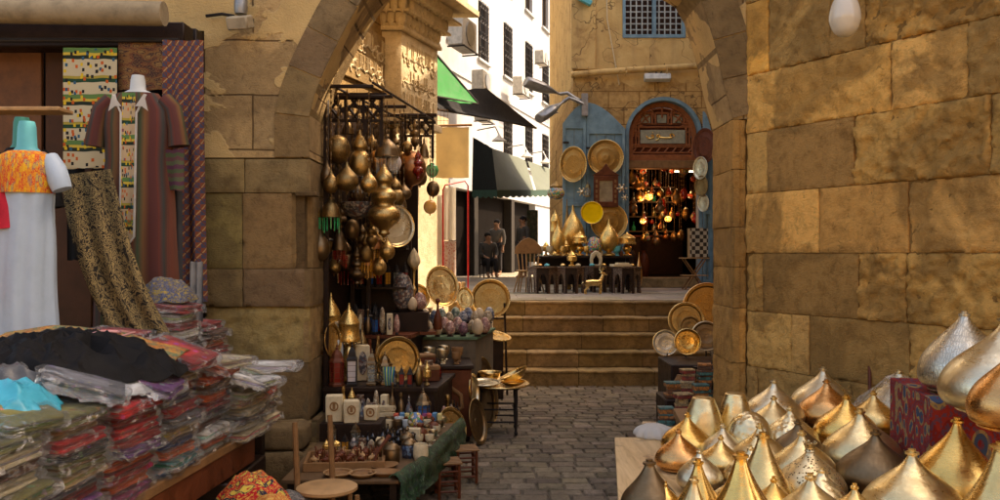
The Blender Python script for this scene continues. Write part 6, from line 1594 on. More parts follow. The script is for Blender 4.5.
RQ = random.Random(77)
loose = [(-1.60, 4.30, 'dark red'), (-1.57, 4.62, 'rust orange'), (-1.62, 3.92, 'purple'), (-1.70, 3.52, 'grey'), (-1.50, 4.92, 'off-white'), (-1.48, 5.22, 'cream'), (-1.78, 3.12, 'olive'), (-1.84, 4.86, 'rust orange'), (-1.72, 5.30, 'navy')]
lw_ = ['nearest the red and purple stack', 'beside the orange front stack', 'above the plum packets', 'between the bag and the whitish blouse', 'at the pale stack', 'at the pier end', 'at the bottom left corner', 'below the damask shawl', 'below the navy bundle']
for i, (x, y, c) in enumerate(loose):
    k = min(range(7), key=lambda q: abs(y - [2.95, 3.36, 3.78, 4.20, 4.62, 5.04, 5.45][q])); z = zs1[k] + .035 + RQ.uniform(0, .02)
    packet((x - .03, y, z), .34, .26, .045, RQ.uniform(-.5, .5), c, f'loose {c} wrapped garment sliding off the heap {lw_[i]}', 500 + i * 2, tilt2=RQ.uniform(.30, .42), tilt=RQ.uniform(-.12, .12), group='loose wrapped garments')
def drape(name, c, sx_, sy_, zf, mat, label, cat, rz=0, nu=50, nv=50, th=.006, uvs=1):
    """cloth lying over things: top surface zf(x, y) and an underside just beneath"""
    mb = M()
    mb.grid(lambda u, v: ((u - .5) * sx_, (v - .5) * sy_, zf((u - .5) * sx_, (v - .5) * sy_)), nu, nv)
    n = len(mb.v)
    mb.grid(lambda u, v: ((.5 - u) * sx_, (v - .5) * sy_, zf((.5 - u) * sx_, (v - .5) * sy_) - th), nu, nv)
    return single(name, mb, mat, label, cat, c, rz)
def rid(x, y, s): return 1 - 2 * abs(noise.noise(Vector((x * s, y * s, s * .7))))
def blob(x, y, rx, ry, p=3): return max(0, 1 - (abs(x / rx) ** p + abs(y / ry) ** p))
# black embroidered robe thrown over the stacks
ztop = max(zs1[1], zs1[2]) 
def heap(name, c, rx, ry, h_, mat, label, cat, seed=0, nu=110, nv=46, amp=.05, rz=0, flat=.3):
    """a thrown-down garment: a rounded mass with deep creases"""
    mb = M(); sd = Vector((seed, seed * .3, seed * .7))
    def f_(u, v):
        a = 2 * pi * u; q = v  # v: 0 centre top, 1 hem
        dirv = Vector((cos(a), sin(a), 0)); n1 = noise.noise(sd + dirv * 1.6 + Vector((0, 0, q * 1.2))); n2 = noise.noise(sd + dirv * 4.5 * (.4 + q) + Vector((3, 0, q * 2)))
        R_ = q * (1 + .20 * n1 + .07 * n2)
        x, y = rx * R_ * dirv.x, ry * R_ * dirv.y
        rd = 1 - abs(noise.noise(sd + Vector((x * 7, y * 7 + x * 3, 0)))) * 2; rd2 = 1 - abs(noise.noise(sd + Vector((x * 17 + y * 6, y * 15, 4)))) * 2
        z = h_ * (1 - q ** 2.6) + amp * (rd + .4 * rd2) * (1 - q ** 3 * .6) * .6
        return (x, y, max(z, .002 if q > .8 else .012))
    mb.grid(f_, nu, nv); mb.grid(lambda u, v: tuple(Vector(f_(1 - u, v)) * 1 - Vector((0, 0, .004))), nu, 4)
    return single(name, mb, mat, label, cat, c, rz)
rb_ = heap('black_robe', Vector((-2.05, 3.98, max(zs1[2], zs1[3]) - .01)), .52, .50, .15, BLACKC, 'black robe thrown in deep folds over the garment stacks', 'robe', 3, amp=.10)
EMB = cloth('embroidered_hem', 'mosaic', [(.30, .06, .02), (.45, .22, .05), (.04, .14, .09), (.34, .10, .03), (.03, .03, .03)], (2.5, 1.2, 1))
mb = M()
def ems(u, v):
    x = -.46 + .92 * u; y = .06 * cos(u * 5) + (v - .5) * .30; return (x, y, .155 - .10 * (abs(u - .35) * 1.7) ** 2 + .02 * noise.noise(Vector((u * 5, v * 2, 1))) + .03 * (1 - abs(2 * v - 1)))
mb.grid(ems, 40, 8); mb.grid(lambda u, v: tuple(Vector(ems(1 - u, v)) - Vector((0, 0, .006))), 40, 8)
part(rb_, 'embroidered_border', mb, EMB).location = (.02, .25, .035)
mb = M(); mb.tube([(-.05, 0, .0), (.02, -.03, .02), (.08, .02, .015), (.12, -.03, .02), (.16, .02, .01), (.14, -.08, .0), (.22, -.10, -.03)], .006, 6); mb.tube([(.10, 0, .01), (.06, -.05, .02), (.02, -.02, .01)], .006, 6)
part(rb_, 'cord', mb, plain('cord_pink', (.6, .3, .28), .8)).location = (.12, .12, .19)
heap('turquoise_bag', Vector((-1.86, 3.22, zs1[1] + .0)), .19, .21, .09, plain('turquoise_plastic', (.03, .33, .45), .3, var=.2), 'turquoise plastic bag lying on the left stacks', 'bag', 8, amp=.05)
heap('grey_bag', Vector((-2.0, 3.52, zs1[1] + .01)), .18, .17, .10, plain('dark_wrapped', (.08, .085, .09), .25), 'dark grey garment bag between the turquoise bag and the black robe', 'bag', 12, amp=.05)
heap('white_bag', Vector((-1.72, 3.85, zs1[2] + .0)), .17, .17, .06, plain('white_wrapped', (.5, .52, .52), .25), 'whitish wrapped blouse on the red and purple stack', 'wrapped blouse', 17, amp=.05)
heap('white_bag', Vector((-1.86, 4.62, zs1[4] + .0)), .15, .20, .11, plain('white_wrapped', (.5, .52, .52), .25), 'white and pale blue wrapped garment under the damask cloth end', 'wrapped garment', 21, amp=.05)
heap('patterned_bundle', Vector((-2.06, 5.22, zs2[3] + .0)), .17, .15, .12, cloth('navy_gold_print', 'mosaic', [(.01, .03, .10), (.35, .26, .04), (.02, .06, .2), (.01, .02, .06)], (5, 3, 1)), 'navy bundle printed in gold on top of the tall rear stack', 'cloth bundle', 25, amp=.05)
# mannequin with white embroidered dress
def px2(D): return D / F
def mann(name, label, px, ytop, ysh, hem, D, wpx, skinm, dressm, yoke=None, sleeves=True, hemw=1.1, base_z=TT):
    s = D / F; c = P(px, ysh, D); t = thing(name, label, 'mannequin', (c.x, D, base_z + .002)); zsh = c.z - base_z; ztp = P(px, ytop, D).z - base_z; zh = max(.02, P(px, hem, D).z - base_z)
    w_ = wpx * s / 2
    mb = M(); mb.loft([((0, 0, ztp), .038, .038, 0, 1, 0), ((0, 0, ztp - .03), .045, .045, 0, 1, 0), ((0, 0, zsh + .03), .05, .05, 0, 1, 0), ((0, 0, zsh), w_ * .55, .06, 0, 1, 0), ((0, 0, zsh - .05), w_ * .85, .085, 0, 1, 0), ((0, 0, zsh - .2), w_ * .74, .10, 0, 1, 0), ((0, 0, zsh - .42), w_ * .6, .08, 0, 1, 0)]); part(t, 'torso', mb, skinm, smooth=70)
    mb = M(); mb.tube([(0, 0, 0), (0, 0, zsh - .40)], .018, 8); mb.lathe([(.14, 0), (.14, .012), (.02, .03)], 20); part(t, 'stand', mb, IRON)
    rings = []; N_ = 14
    for i in range(N_ + 1):
        v = i / N_; z = zsh + .005 - (zsh - zh) * v
        if v == 0: rx, ry = w_ * .62, .07
        elif v < .08: rx, ry = w_ * .98, .10
        else: rx = w_ * (1.0 - .12 * math.exp(-((v - .3) / .12) ** 2) + (hemw - 1) * v); ry = .115 + .03 * v
        rings.append(((.008 * sin(v * 7), -.004, z), rx, ry, (.015 + .075 * v), 9, v * 1.2))
    mb = M(); mb.loft(rings, 56, caps=False); dr = part(t, 'dress', mb, dressm, smooth=70)
    for s_ in (-1, 1):
        mb = M(); mb.tube([(s_ * w_ * .80, 0, zsh - .035), (s_ * (w_ + .02), -.01, zsh - .10), (s_ * (w_ + .045), -.02, zsh - (.22 if sleeves else .16)), (s_ * (w_ + .06), -.02, zsh - (.34 if sleeves else .20))], [.055, .058, .056, .066 if sleeves else .05], 14, flat=1); part(dr, 'sleeve', mb, dressm, smooth=70)
    if yoke:
        mb = M(); mb.loft([((0, -.006, zsh + .004), w_ * .66, .077, 0, 1, 0), ((0, -.006, zsh - .02), w_ * 1.0, .108, 0, 1, 0), ((0, -.008, zsh - .10), w_ * 1.04, .122, .0, 1, 0), ((0, -.01, zsh - .22), w_ * 1.03, .130, .01, 7, 0)], 56, caps=False); part(dr, 'yoke', mb, yoke, smooth=70)
    return t, dr, w_, zsh, zh
ORE = cloth('embroidery_orange', 'mosaic', [(.62, .30, .02), (.70, .42, .03), (.55, .03, .03), (.04, .20, .18), (.60, .10, .03)], (3, 1.0, 1))
mann('dress_mannequin', 'turquoise mannequin wearing a white dress with orange embroidered yoke', 27, 122, 153, 352, 4.55, 52, TURQ, plain('white_satin', (.37, .47, .57), .4, var=.08), ORE, sleeves=False)
mann('dress_mannequin', 'green mannequin standing behind the turquoise one, in a dark top', 22, 118, 150, 300, 4.95, 44, TEAL, BLACKC)
mann('dress_mannequin', 'mannequin in a bright red top at the extreme left edge', -16, 130, 165, 300, 4.5, 34, GREYP, plain('red_jersey', (.5, .02, .04), .7))
ROBE = cloth('robe_stripes', 'vstripe', [(.14, .035, .025), (.05, .055, .05), (.15, .05, .03), (.045, .07, .04), (.17, .085, .035), (.10, .035, .03)], (2.3, .35, 1))
t, dr, w_, zsh, zh = mann('robe_mannequin', 'grey mannequin wearing a long maroon and green striped robe with beige front panel', 138, 76, 95, 330, 5.55, 66, GREYP, ROBE, hemw=1.25)
BEIGE = cloth('beige_embroidered', 'glyph', [(.46, .34, .20), (.3, .1, .05)], (.6, 3.5, 1))
mb = M(); mb.grid(lambda u, v: ((u - .5) * .085 * (1 + .0 * v), -.132 - .03 * v - .006 * cos(u * 6), zsh - .01 - v * (.95)), 8, 30)
mb.v = [Vector((p.x, p.y if p.z > zsh - .06 else p.y, p.z)) for p in mb.v]; part(dr, 'front_panel', mb, BEIGE)
mb = M(); mb.tube([(-.10, -.118, zsh - .02), (-.075, -.135, zsh - .09), (-.05, -.140, zsh - .14), (-.047, -.15, zsh - .5), (-.045, -.165, zsh - .93), (0, -.17, zsh - 1.0), (.045, -.165, zsh - .93), (.047, -.15, zsh - .5), (.05, -.140, zsh - .14), (.075, -.135, zsh - .09), (.10, -.118, zsh - .02)], .007, 6)
for s_ in (-1, 1): mb.prism([(s_ * .045, zsh - .10), (s_ * .10, zsh - .02), (s_ * .125, zsh - .13), (s_ * .085, zsh - .10)][::s_], [], .004, (0, -.146, 0))
part(dr, 'white_trim', mb, WHITEC)
# hanging textiles
DAM = cloth('damask_gold_black', 'damask', [(.022, .018, .012), (.30, .22, .09), (.22, .15, .06)], (3, 8.5, 1))
pth = [(86, 172, 5.25, 46), (92, 205, 5.2, 54), (102, 245, 5.1, 58), (118, 290, 5.0, 56), (140, 330, 4.9, 50), (166, 358, 4.8, 34), (186, 376, 4.72, 24)]
mb = M(); crp = cr(pth, 5)
def dm(u, v):
    i = min(len(crp) - 2, int(v * (len(crp) - 1))); f_ = v * (len(crp) - 1) - i; a, b_ = crp[i], crp[i + 1]; q = [a[k] * (1 - f_) + b_[k] * f_ for k in range(4)]
    p = P(q[0] + (u - .5) * q[3] * (1 + .05 * cos(v * 9)), q[1] + (u - .5) * -6, q[2] + .035 * cos(u * 16 + v * 3) * (.2 + v)); return tuple(p)
mb.grid(dm, 34, 60); mb.grid(lambda u, v: tuple(Vector(dm(1 - u, v)) + Vector((0, .008, 0))), 34, 60)
single('damask_shawl', mb, DAM, 'black and gold damask shawl cascading from the shelf onto the stacks', 'shawl')
hangcloth('printed_textile', 63, 117, 48, 168, 5.95, cloth('papyrus_print', 'glyph', [(.50, .44, .28), (.3, .1, .05)], (1.0, 2.6, 1)), 'cream hanging textile printed with green and yellow figure bands', 1.5, .012, cat='textile')
PLD = cloth('plaid_rust', 'plaid', [(.20, .06, .03), (.06, .06, .10), (.35, .22, .10), (.13, .05, .04)], (5, 24, 1))
hangcloth('plaid_scarf', 163, 203, 40, 302, 5.85, PLD, 'long rust and navy plaid scarf hanging beside the stone pier', 2.5, .03, cat='scarf', skew=.02)
hangcloth('striped_sleeve_cloth', 160, 184, 150, 190, 5.5, cloth('green_purple_stripe', 'hstripe', [(.10, .035, .06), (.07, .09, .04), (.12, .05, .05), (.09, .10, .05)], (1, 2.5, 1)), 'small olive and plum striped cloth at the robe sleeve', 1, .02)
hangcloth('grey_scarf', 166, 182, 190, 345, 5.6, plain('charcoal_knit', (.05, .05, .052), .9), 'charcoal scarf hanging beside the maroon robe', 1.5, .02, cat='scarf')
hangcloth('fringed_scarf', 190, 203, 262, 325, 5.6, plain('pale_fringe', (.26, .26, .25), .9), 'pale grey fringed scarf end next to the pier', 2, .02, cat='scarf')
hangcloth('dark_cloth', 66, 84, 150, 260, 6.1, BLACKC, 'black cloth hanging behind the damask shawl', 1, .02)
hangcloth('brown_shawl', 118, 165, 40, 90, 6.0, cloth('brown_weave', 'paisley', [(.14, .05, .03), (.25, .15, .06), (.06, .03, .03), (.2, .1, .04)], (1, 2, 1)), 'brown patterned shawl hanging high behind the robe', 1.5, .015, cat='shawl')
mb = M(); mb.box2((P(-30, 107, 5.3).x, 5.24, 0), (P(64, 107, 5.3).x, 5.42, .025)); o = single('wooden_shelf', mb, W_tan, 'weathered wooden shelf board behind the mannequin necks', 'shelf', (0, 0, P(30, 112, 5.3).z), bevel=.004)
mb = M(); mb.tube([(-4.0, 5.98, 0), (-2.26, 5.98, 0)], .016, 8); single('clothes_rod', mb, IRON, 'iron rod from which the textiles hang', 'rod', (0, 0, P(100, 42, 5.95).z + .02))
# folded awning above the stall
mb = M(); mb.tube([(-4.6, 5.9, 0), (-3.5, 5.9, .02), (-2.33, 5.9, 0)], .085, 14); single('rolled_awning', mb, plain('awning_canvas', (.30, .24, .15), .9), 'rolled-up beige canvas awning above the textile stall', 'awning', (0, 0, 3.38))

# ---- chair and red cloth in front of the pier
cc = thing('wooden_chair', 'worn wooden chair with a round tan seat in front of the pier', 'chair', (-.94, 4.62, -.005), .35)
mb = M(); mb.lathe([(.0, .43), (.15, .43), (.165, .44), (.165, .455), (.15, .462), (0, .460)], 32, sy=.95); part(cc, 'seat', mb, W_tan)
for a_, b_, hh in ((-.14, .16, .78), (.06, .20, .80)):
    mb = M(); mb.tube([(a_, b_, 0), (a_, b_, .45), (a_ - .01, b_ + .03, hh)], [.014, .017, .015], 8); part(cc, 'back_post', mb, W_mid)
for a_, b_ in ((-.14, -.13), (.14, -.13), (.14, .1)):
    mb = M(); mb.tube([(a_ * 1.1, b_ * 1.1, 0), (a_, b_, .43)], .014, 8); part(cc, 'leg', mb, W_mid)
mb = M(); mb.box2((-.2, -.18, 0), (.2, .18, .36)); single('low_crate', mb, W_mid, 'low wooden crate under the red printed cloths', 'crate', (-1.27, 4.45, 0), .1, bevel=.004)
REDP = cloth('red_floral', 'paisley', [(.42, .015, .02), (.62, .46, .08), (.03, .03, .05), (.45, .02, .03)], (2.4, 1.4, 1))
heap('red_printed_cloth', Vector((-1.28, 4.42, .362)), .23, .18, .17, REDP, 'red floral printed cloth crumpled in front of the pier', 'cloth', 31, amp=.07)
heap('yellow_printed_cloth', Vector((-1.14, 4.26, .362)), .16, .10, .12, cloth('yellow_red_print', 'paisley', [(.60, .36, .08), (.45, .04, .03), (.62, .45, .12), (.5, .2, .04)], (5, 3, 1)), 'yellow and red printed cloth beside the red one', 'cloth', 37, amp=.05)
heap('grey_printed_cloth', Vector((-1.10, 4.55, .362)), .13, .12, .07, cloth('grey_print', 'paisley', [(.14, .13, .11), (.04, .04, .04), (.25, .22, .18), (.1, .1, .1)], (5, 3, 1)), 'black and grey printed cloth next to the wooden chair', 'cloth', 41, amp=.04)
# broken masonry at the pier foot
def rock(c, rx, ry, rz_, label, seed):
    mb = M(); mb.tint = (.5, .48, .45); sd = Vector((seed, 0, 0)); n = 16
    mb.grid(lambda u, v: tuple(Vector((rx * (1 if True else 0) * math.copysign(abs(cos(2 * pi * u) * sin(pi * v)) ** .28, cos(2 * pi * u)), ry * math.copysign(abs(sin(2 * pi * u) * sin(pi * v)) ** .28, sin(2 * pi * u)), rz_ * math.copysign(abs(cos(pi * v)) ** .35, -cos(pi * v)) + rz_)) * (1 + .07 * noise.noise(sd + Vector((cos(2 * pi * u) * 2, sin(2 * pi * u) * 2, v * 4))))), 28, n)
    single('masonry_block', mb, S_left, label, 'stone block', c)
rock(Vector((-1.62, 6.22, 0)), .30, .22, .148, 'large broken stone block at the foot of the pier', 3)
rock(Vector((-1.62, 6.22, .30)),   .22, .16, .09, 'flat stone slab on top of the large broken block', 6)
rock(Vector((-1.86, 5.86, 0)), .2, .2, .2, 'stone block half hidden beneath the textile table end', 9)

# ---- floodlight and bulb
t = thing('floodlight', 'small boxy floodlight fixed high on the left pier wall', 'floodlight', P(240, 20, 6.36))
mb = M(); mb.box((0, 0, -.02), (.17, .12, .10), rot=Euler((.35, 0, -.2)).to_matrix()); part(t, 'housing', mb, plain('lamp_beige', (.40, .33, .22), .5), bevel=.012)
mb = M(); mb.lathe([(.045, .0), (.05, .03), (.05, .12), (.03, .15)], 12, (0, .02, .05)); mb.tube([(0, .0, .12), (0, .14, .14)], .02, 6); part(t, 'bracket', mb, STEEL)
mb = M(); mb.tube([P(206, 16, 6.45), P(222, 14, 6.44), P(234, 16, 6.42)], .012, 6); single('cable', mb, IRON, 'dark cable running to the floodlight along the wall', 'cable')
t = thing('hanging_bulb', 'large white egg-shaped lamp globe hanging in front of the right wall', 'lamp globe', P(845, 37, 4.6))
mb = M(); mb.lathe(prof(EGG, .082, .25), 28); part(t, 'globe', mb, plain('opal_glass', (.66, .60, .48), .15, var=.04, bump=.02, spec=.7), smooth=80)
mb = M(); mb.lathe([(.03, .235), (.035, .25), (.03, .3), (.01, .31)], 14); mb.tube([(0, 0, .3), (0, 0, 1.6)], .005, 6); part(t, 'cord', mb, IRON)
# ================================================================ UPPER COURT
def onl(px, Y, z=None): return Vector(((px - 500) / F * Y, Y, (LZ + .002) if z is None else z))
# blue door leaves
def leaf(name_label, x0, x1, zb, zlow, zhigh, y, rz, panels=2, flip=False):
    w_ = x1 - x0; t = thing('door_leaf', name_label, 'door', (x0, y, 0), rz, 'blue door leaves')
    n = 10; arc = [(w_ * i / n, zlow + (zhigh - zlow) * sin(pi / 2 * ((n - i) if not flip else i) / n)) for i in range(n + 1)]
    outl = [(0, zb), (w_, zb)] + arc[::-1]; e = .06; holes = []
    for k in range(panels):
        za = zb + .08 + (zlow - zb - .1) * k / panels; zc = zb + (zlow - zb - .1) * (k + 1) / panels; holes.append([(e, za), (w_ - e, za), (w_ - e, zc), (e, zc)])
    mb = M(); mb.prism(outl, holes, .05); part(t, 'frame', mb, BLUE, bevel=.004)
    mb = M()
    nb = max(2, int(w_ / .16))
    for i in range(nb): mb.box2((.03 + (w_ - .06) * i / nb + .004, .005, zb + .03), (.03 + (w_ - .06) * (i + 1) / nb - .004, .018, zlow - .02))
    part(t, 'boards', mb, BLUE)
    for z in (zb + .5, zlow - .4): mb = M(); mb.box2((.0, -.034, z), (.12, -.026, z + .04)); part(t, 'hinge', mb, IRON)
    return t
leaf('blue painted arched door leaf folded flat against the facade left of the doorway', fx(585.5), fx(624) , LZ + .08, fz(130), fz(104), FY - .14, 0)
leaf('narrow blue outer door leaf at the corner of the facade', fx(562), fx(585), LZ + .08, fz(125), fz(105), FY - .20, 0.06, flip=True)
leaf('blue door leaf seen edge-on at the right side of the shop doorway', fx(702), fx(712), LZ + .08, fz(140), fz(112), FY - .08, 0)
# trays on the doors
g_t = 'brass trays hung on the blue doors'
tray(Vector((fx(572), FY - .32, fz(166))), .345, B_engr, 'oval-looking engraved brass tray on the outer blue leaf', (-.25, -1, .0), B_bright, oval=.76, group=g_t)
tray(Vector((fx(604), FY - .24, fz(159))), .35, B_engr, 'large round brass tray high on the blue door', (0, -1, .05), B_bright, group=g_t)
tray(Vector((fx(607), FY - .28, fz(222))), .36, B_engr, 'large brass tray low on the blue door, below the mirror', (0, -1, .05), B_bright, group=g_t)
tray(Vector((fx(589), FY - .55, fz(214))), .215, B_yellow, 'small vivid yellow round tray between the two gold lamps', (0, -1, .08), B_gold)
# mirror
mr = thing('wooden_mirror', 'reddish wooden mirror with a peaked top hung on the blue door', 'mirror', (fx(604), FY - .30, fz(208)))
mb = M(); mb.prism([(-.24, 0), (.24, 0), (.24, .62), (-.24, .62)], [[(-.13, .11), (.13, .11), (.13, .52), (-.13, .52)]], .05); part(mr, 'frame', mb, W_red, bevel=.008)
mb = M(); mb.prism([(-.27, .622), (.27, .622), (.08, .75), (0, .86), (-.08, .75)], [], .05); part(mr, 'crest', mb, W_red, bevel=.005)
mb = M(); mb.box2((-.13, .0, .11), (.13, .01, .52)); part(mr, 'glass', mb, plain('mirror_dull', (.38, .36, .28), .2, .6))
mb = M()
for k in range(5):
    for s_ in (-1, 1): mb.box2((s_ * .185 - .02, -.032, .08 + k * .1), (s_ * .185 + .02, -.026, .14 + k * .1))
part(mr, 'inlay', mb, W_mid)
# star ornaments
def star(c, r_, label):
    mb = M()
    mb.ball((0, 0, 0), r_ * .35, 10)
    for i in range(6):
        a = pi / 3 * i + .5; mb.lathe([(r_ * .2, 0), (0, r_)], 6, (0, 0, 0), rot=Matrix.Rotation(a, 3, 'Y'))
        mb.ball((r_ * .75 * sin(a), 0, r_ * .75 * cos(a)), r_ * .16, 8)
    for s_ in (-1, 1): mb.lathe([(r_ * .2, 0), (0, r_ * .8)], 6, rot=Matrix.Rotation(s_ * pi / 2, 3, 'X'))
    t = thing('star_ornament', label, 'star ornament', c, 0, 'metal star ornaments'); part(t, 'star', mb, B_silver)
    mb = M(); mb.tube([(0, 0, r_ * .6), (0, .0, r_ + .35)], .004, 5); part(t, 'cord', mb, IRON)
star(Vector((fx(579), FY - .55, fz(194))), .10, 'silver star ornament on the left, above the yellow tray')
star(Vector((fx(618.5), FY - .45, fz(190))), .11, 'dark silver star ornament at the right of the mirror, upper')
star(Vector((fx(621), FY - .50, fz(199))), .07, 'small star ornament just below the upper right one')
lantern(Vector((fx(586), FY - .35, fz(198))), .13, .3, G_clear, B_antique, 'small brass lantern hung on the door left of the mirror', sides=4)
goldlamp(onl(567, 16.2), .25, 1.72, 'coloured glass ball lamp on a tall dark post in front of the awning corner', 'flame', B_antique)
# tiled display of tables on the landing
ftb = [(542, 14.75, .28, 'octagonal inlaid low table at the left beside the folding chair'), (570, 14.75, .27, 'octagonal inlaid low table, second from the folding chair'), (598, 15.15, .28, 'octagonal dark low table behind the brass deer'), (626, 14.75, .27, 'octagonal inlaid low table at the right, before the doorway')]
def octtable(px, Y, r_, label, h_=.46):
    t = thing('octagonal_table', label, 'table', onl(px, Y), .39, 'octagonal low tables in the court')
    mb = M(); mb.lathe([(r_, h_ - .03), (r_ + .01, h_ - .022), (r_ + .01, h_ - .004), (r_, h_)], 8); mb.lathe([(0, h_), (r_ - .001, h_)], 8); part(t, 'top', mb, INLAY, smooth=0)
    for i in range(8):
        a0 = pi / 4 * i; p0_ = Vector((cos(a0), sin(a0), 0)) * r_ * .93; p1_ = Vector((cos(a0 + pi / 4), sin(a0 + pi / 4), 0)) * r_ * .93; L = (p1_ - p0_).length; u = (p1_ - p0_).normalized()
        oz = .0; zt_ = h_ - .032
        outl = [(0, oz), (L * .16, oz), (L * .18, h_ * .45), (L * .3, h_ * .66), (L * .5, h_ * .74), (L * .7, h_ * .66), (L * .82, h_ * .45), (L * .84, oz), (L, oz), (L, zt_), (0, zt_)]
        mb = M(); mb.prism(outl, [], .018, p0_, ux=u, uy=(0, 0, 1)); part(t, 'side_panel', mb, INLAY if i % 2 == 0 else W_dark, smooth=0)
    return t
for f_ in ftb: octtable(*f_)
t = thing('trestle_table', 'long dark table behind the octagonal ones, crowded with gold lamps', 'table', (0, 0, 0)); xa, xb = onl(536, 15.8).x, onl(632, 15.8).x
mb = M(); mb.box2((xa, 15.5, LZ + .60), (xb, 16.1, LZ + .64)); part(t, 'tabletop', mb, W_dark, bevel=.005)
for x in (xa + .05, xb - .05):
    for y in (15.55, 16.05): mb = M(); mb.box2((x - .03, y - .03, LZ), (x + .03, y + .03, LZ + .598)); part(t, 'leg', mb, W_dark)
mb = M(); mb.box2((xa + .09, 16.02, LZ + .1), (xb - .09, 16.04, LZ + .598)); part(t, 'back_panel', mb, W_dark)
ZT = LZ + .642
def g(px, ytop, ybase_unused, w_, Y, kind, label, z=ZT, mat=None):
    top = EYE - (ytop - 253) * Y / F; goldlamp(Vector(((px - 500) / F * Y, Y, z)), w_, top - z, label, kind, mat, 'gold lamps in the court')
g(555, 209, 0, .20, 15.9, 'shade', 'gold lamp with a round cap, leftmost in the court')
g(558, 221, 0, .26, 15.6, 'flame', 'gold flame-shaped lamp in front of the leftmost one')
g(573, 205, 0, .44, 15.95, 'flame', 'biggest pierced gold flame lamp, left of the yellow tray')
g(580, 231, 0, .28, 15.6, 'shade', 'gold lamp with a drum shade below the yellow tray')
g(609, 219, 0, .36, 15.6, 'flame', 'bright gold teardrop lamp standing under the mirror')
g(627, 232, 0, .33, 15.7, 'shade', 'gold lamp with a beaded shade at the right by the door')
g(566, 238, 0, .16, 15.75, 'cage', 'small gold caged lamp between the flame-shaped ones')
g(546, 240, 0, .14, 15.7, 'cage', 'small gold caged lamp at the left table end')
g(572, 249, 0, .17, 14.75, 'cage', 'squat gold lamp on the second octagonal table', z=LZ + .464)
g(639, 252, 0, .12, 15.0, 'flame', 'slim coppery vase lamp beside the doorway', z=LZ + .002, mat=B_copper)
egg(Vector(((594 - 500) / F * 15.6, 15.6, ZT)), .16, .34, MOS_COL, 'multicoloured mosaic egg lamp between the gold lamps', 'court goods')
tm = thing('mosaic_lamp', 'coloured glass ball lamp hanging near the awning corner', 'lamp', Vector(((556 - 500) / F * 16.3, 16.3, EYE - (200 - 253) * 16.3 / F)))
mb = M(); mb.ball((0, 0, .13), .17, 18, sz=.75); part(tm, 'ball', mb, MOS_COL); mb = M(); mb.lathe([(.10, .22), (.12, .26), (.04, .33), (.02, .36)], 14); mb.tube([(0, 0, .3), (0, 0, .95)], .006, 5); part(tm, 'cap', mb, B_antique)
# small stuff on tables
smal = [(535, ZT, 15.62, CREAM, 3, 'cream cup'), (541, ZT, 15.65, TURQ, 1, 'turquoise bottle'), (550, ZT, 15.58, CREAM, 3, 'white cup'), (563, ZT, 15.55, B_bright, 3, 'brass goblet'), (587, ZT, 15.55, B_bright, 3, 'brass cup'), (601, ZT, 15.58, CREAM, 1, 'ivory bottle'), (617, ZT, 15.56, TURQ, 3, 'turquoise cup'), (621, ZT, 15.6, W_red, 1, 'red bottle')]
for px, z, Y, m_, k, l_ in smal: 
    x = (px - 500) / F * Y
    if x < xa + .06: x = xa + .06
    figurine(Vector((x, Y, z)), .17, m_, l_ + ' among the gold lamps on the long court table', 'small goods on the long court table', k, name='cup' if k == 3 else 'bottle')
sm2 = [(535, 0, 'cream', CREAM), (540, 0, 'coppery', B_copper), (547, 0, 'blue', TURQ), (563, 1, 'brass', B_bright), (578, 1, 'ivory', CREAM), (592, 2, 'turquoise', TURQ), (604, 2, 'brass', B_gold), (619, 3, 'cream', CREAM), (625, 3, 'white', PLASTERW), (632, 3, 'gold', B_gold)]
for px, k, l_, m_ in sm2:
    Y = ftb[k][1] + R.uniform(-.08, .08); mb = M(); mb.lathe(prof([(.8, 0), (1, .3), (.8, .7), (.3, 1), (0, 1)], .05, .05), 12); single('trinket_dish', mb, m_, f'{l_} trinket dish on the {["leftmost", "second", "third", "rightmost"][k]} octagonal table', 'dish', Vector(((px - 500) / F * Y, Y, LZ + .463)), 0, 'trinket dishes in the court')
mb = M(); mb.box((0, 0, .02), (.34, .22, .04)); mb.box((.02, 0, .05), (.2, .16, .03)); single('paper_stack', mb, CREAM, 'cream papers lying on the rightmost octagonal table', 'papers', onl(621, 14.62, LZ + .463), .2, bevel=.004)
# white arched shell ornament
mb = M(); mb.prism([(-.10, 0), (.10, 0), (.11, .12), (.09, .22), (.0, .28), (-.09, .22), (-.11, .12)], [[(-.05, .03), (.05, .03), (.055, .12), (.0, .2), (-.055, .12)]], .09); single('arched_ornament', mb, CREAM, 'white arched ornament on the third octagonal table', 'ornament', onl(596, 15.15, LZ + .463), bevel=.01)
# brass deer
dr_ = M(); h_ = .42
def quad(mb, h):
    mb.tube([(-.15, 0, h * .44), (-.05, 0, h * .46), (.06, 0, h * .45), (.12, 0, h * .5)], [.05, .058, .055, .045], 10)
    mb.tube([(.11, 0, h * .5), (.15, 0, h * .68), (.16, 0, h * .80)], [.04, .028, .024], 8); mb.tube([(.145, 0, h * .82), (.20, 0, h * .80), (.235, 0, h * .77)], [.028, .022, .012], 8)
    for s_ in (-1, 1):
        mb.tube([(.11, s_ * .03, h * .44), (.12, s_ * .03, h * .22), (.11, s_ * .03, 0)], [.024, .013, .011], 6); mb.tube([(-.14, s_ * .03, h * .42), (-.11, s_ * .03, h * .28), (-.16, s_ * .03, h * .16), (-.15, s_ * .03, 0)], [.032, .018, .012, .010], 6)
        mb.tube([(.15, s_ * .015, h * .86), (.12, s_ * .06, h * .98), (.15, s_ * .09, h * 1.12)], [.008, .007, .004], 5); mb.tube([(.125, s_ * .05, h * .95), (.17, s_ * .07, h * 1.03)], [.006, .003], 5)
        mb.tube([(.14, s_ * .02, h * .84), (.12, s_ * .06, h * .86)], [.010, .004], 5)
    mb.tube([(-.19, 0, h * .48), (-.22, 0, h * .42)], [.014, .006], 5)
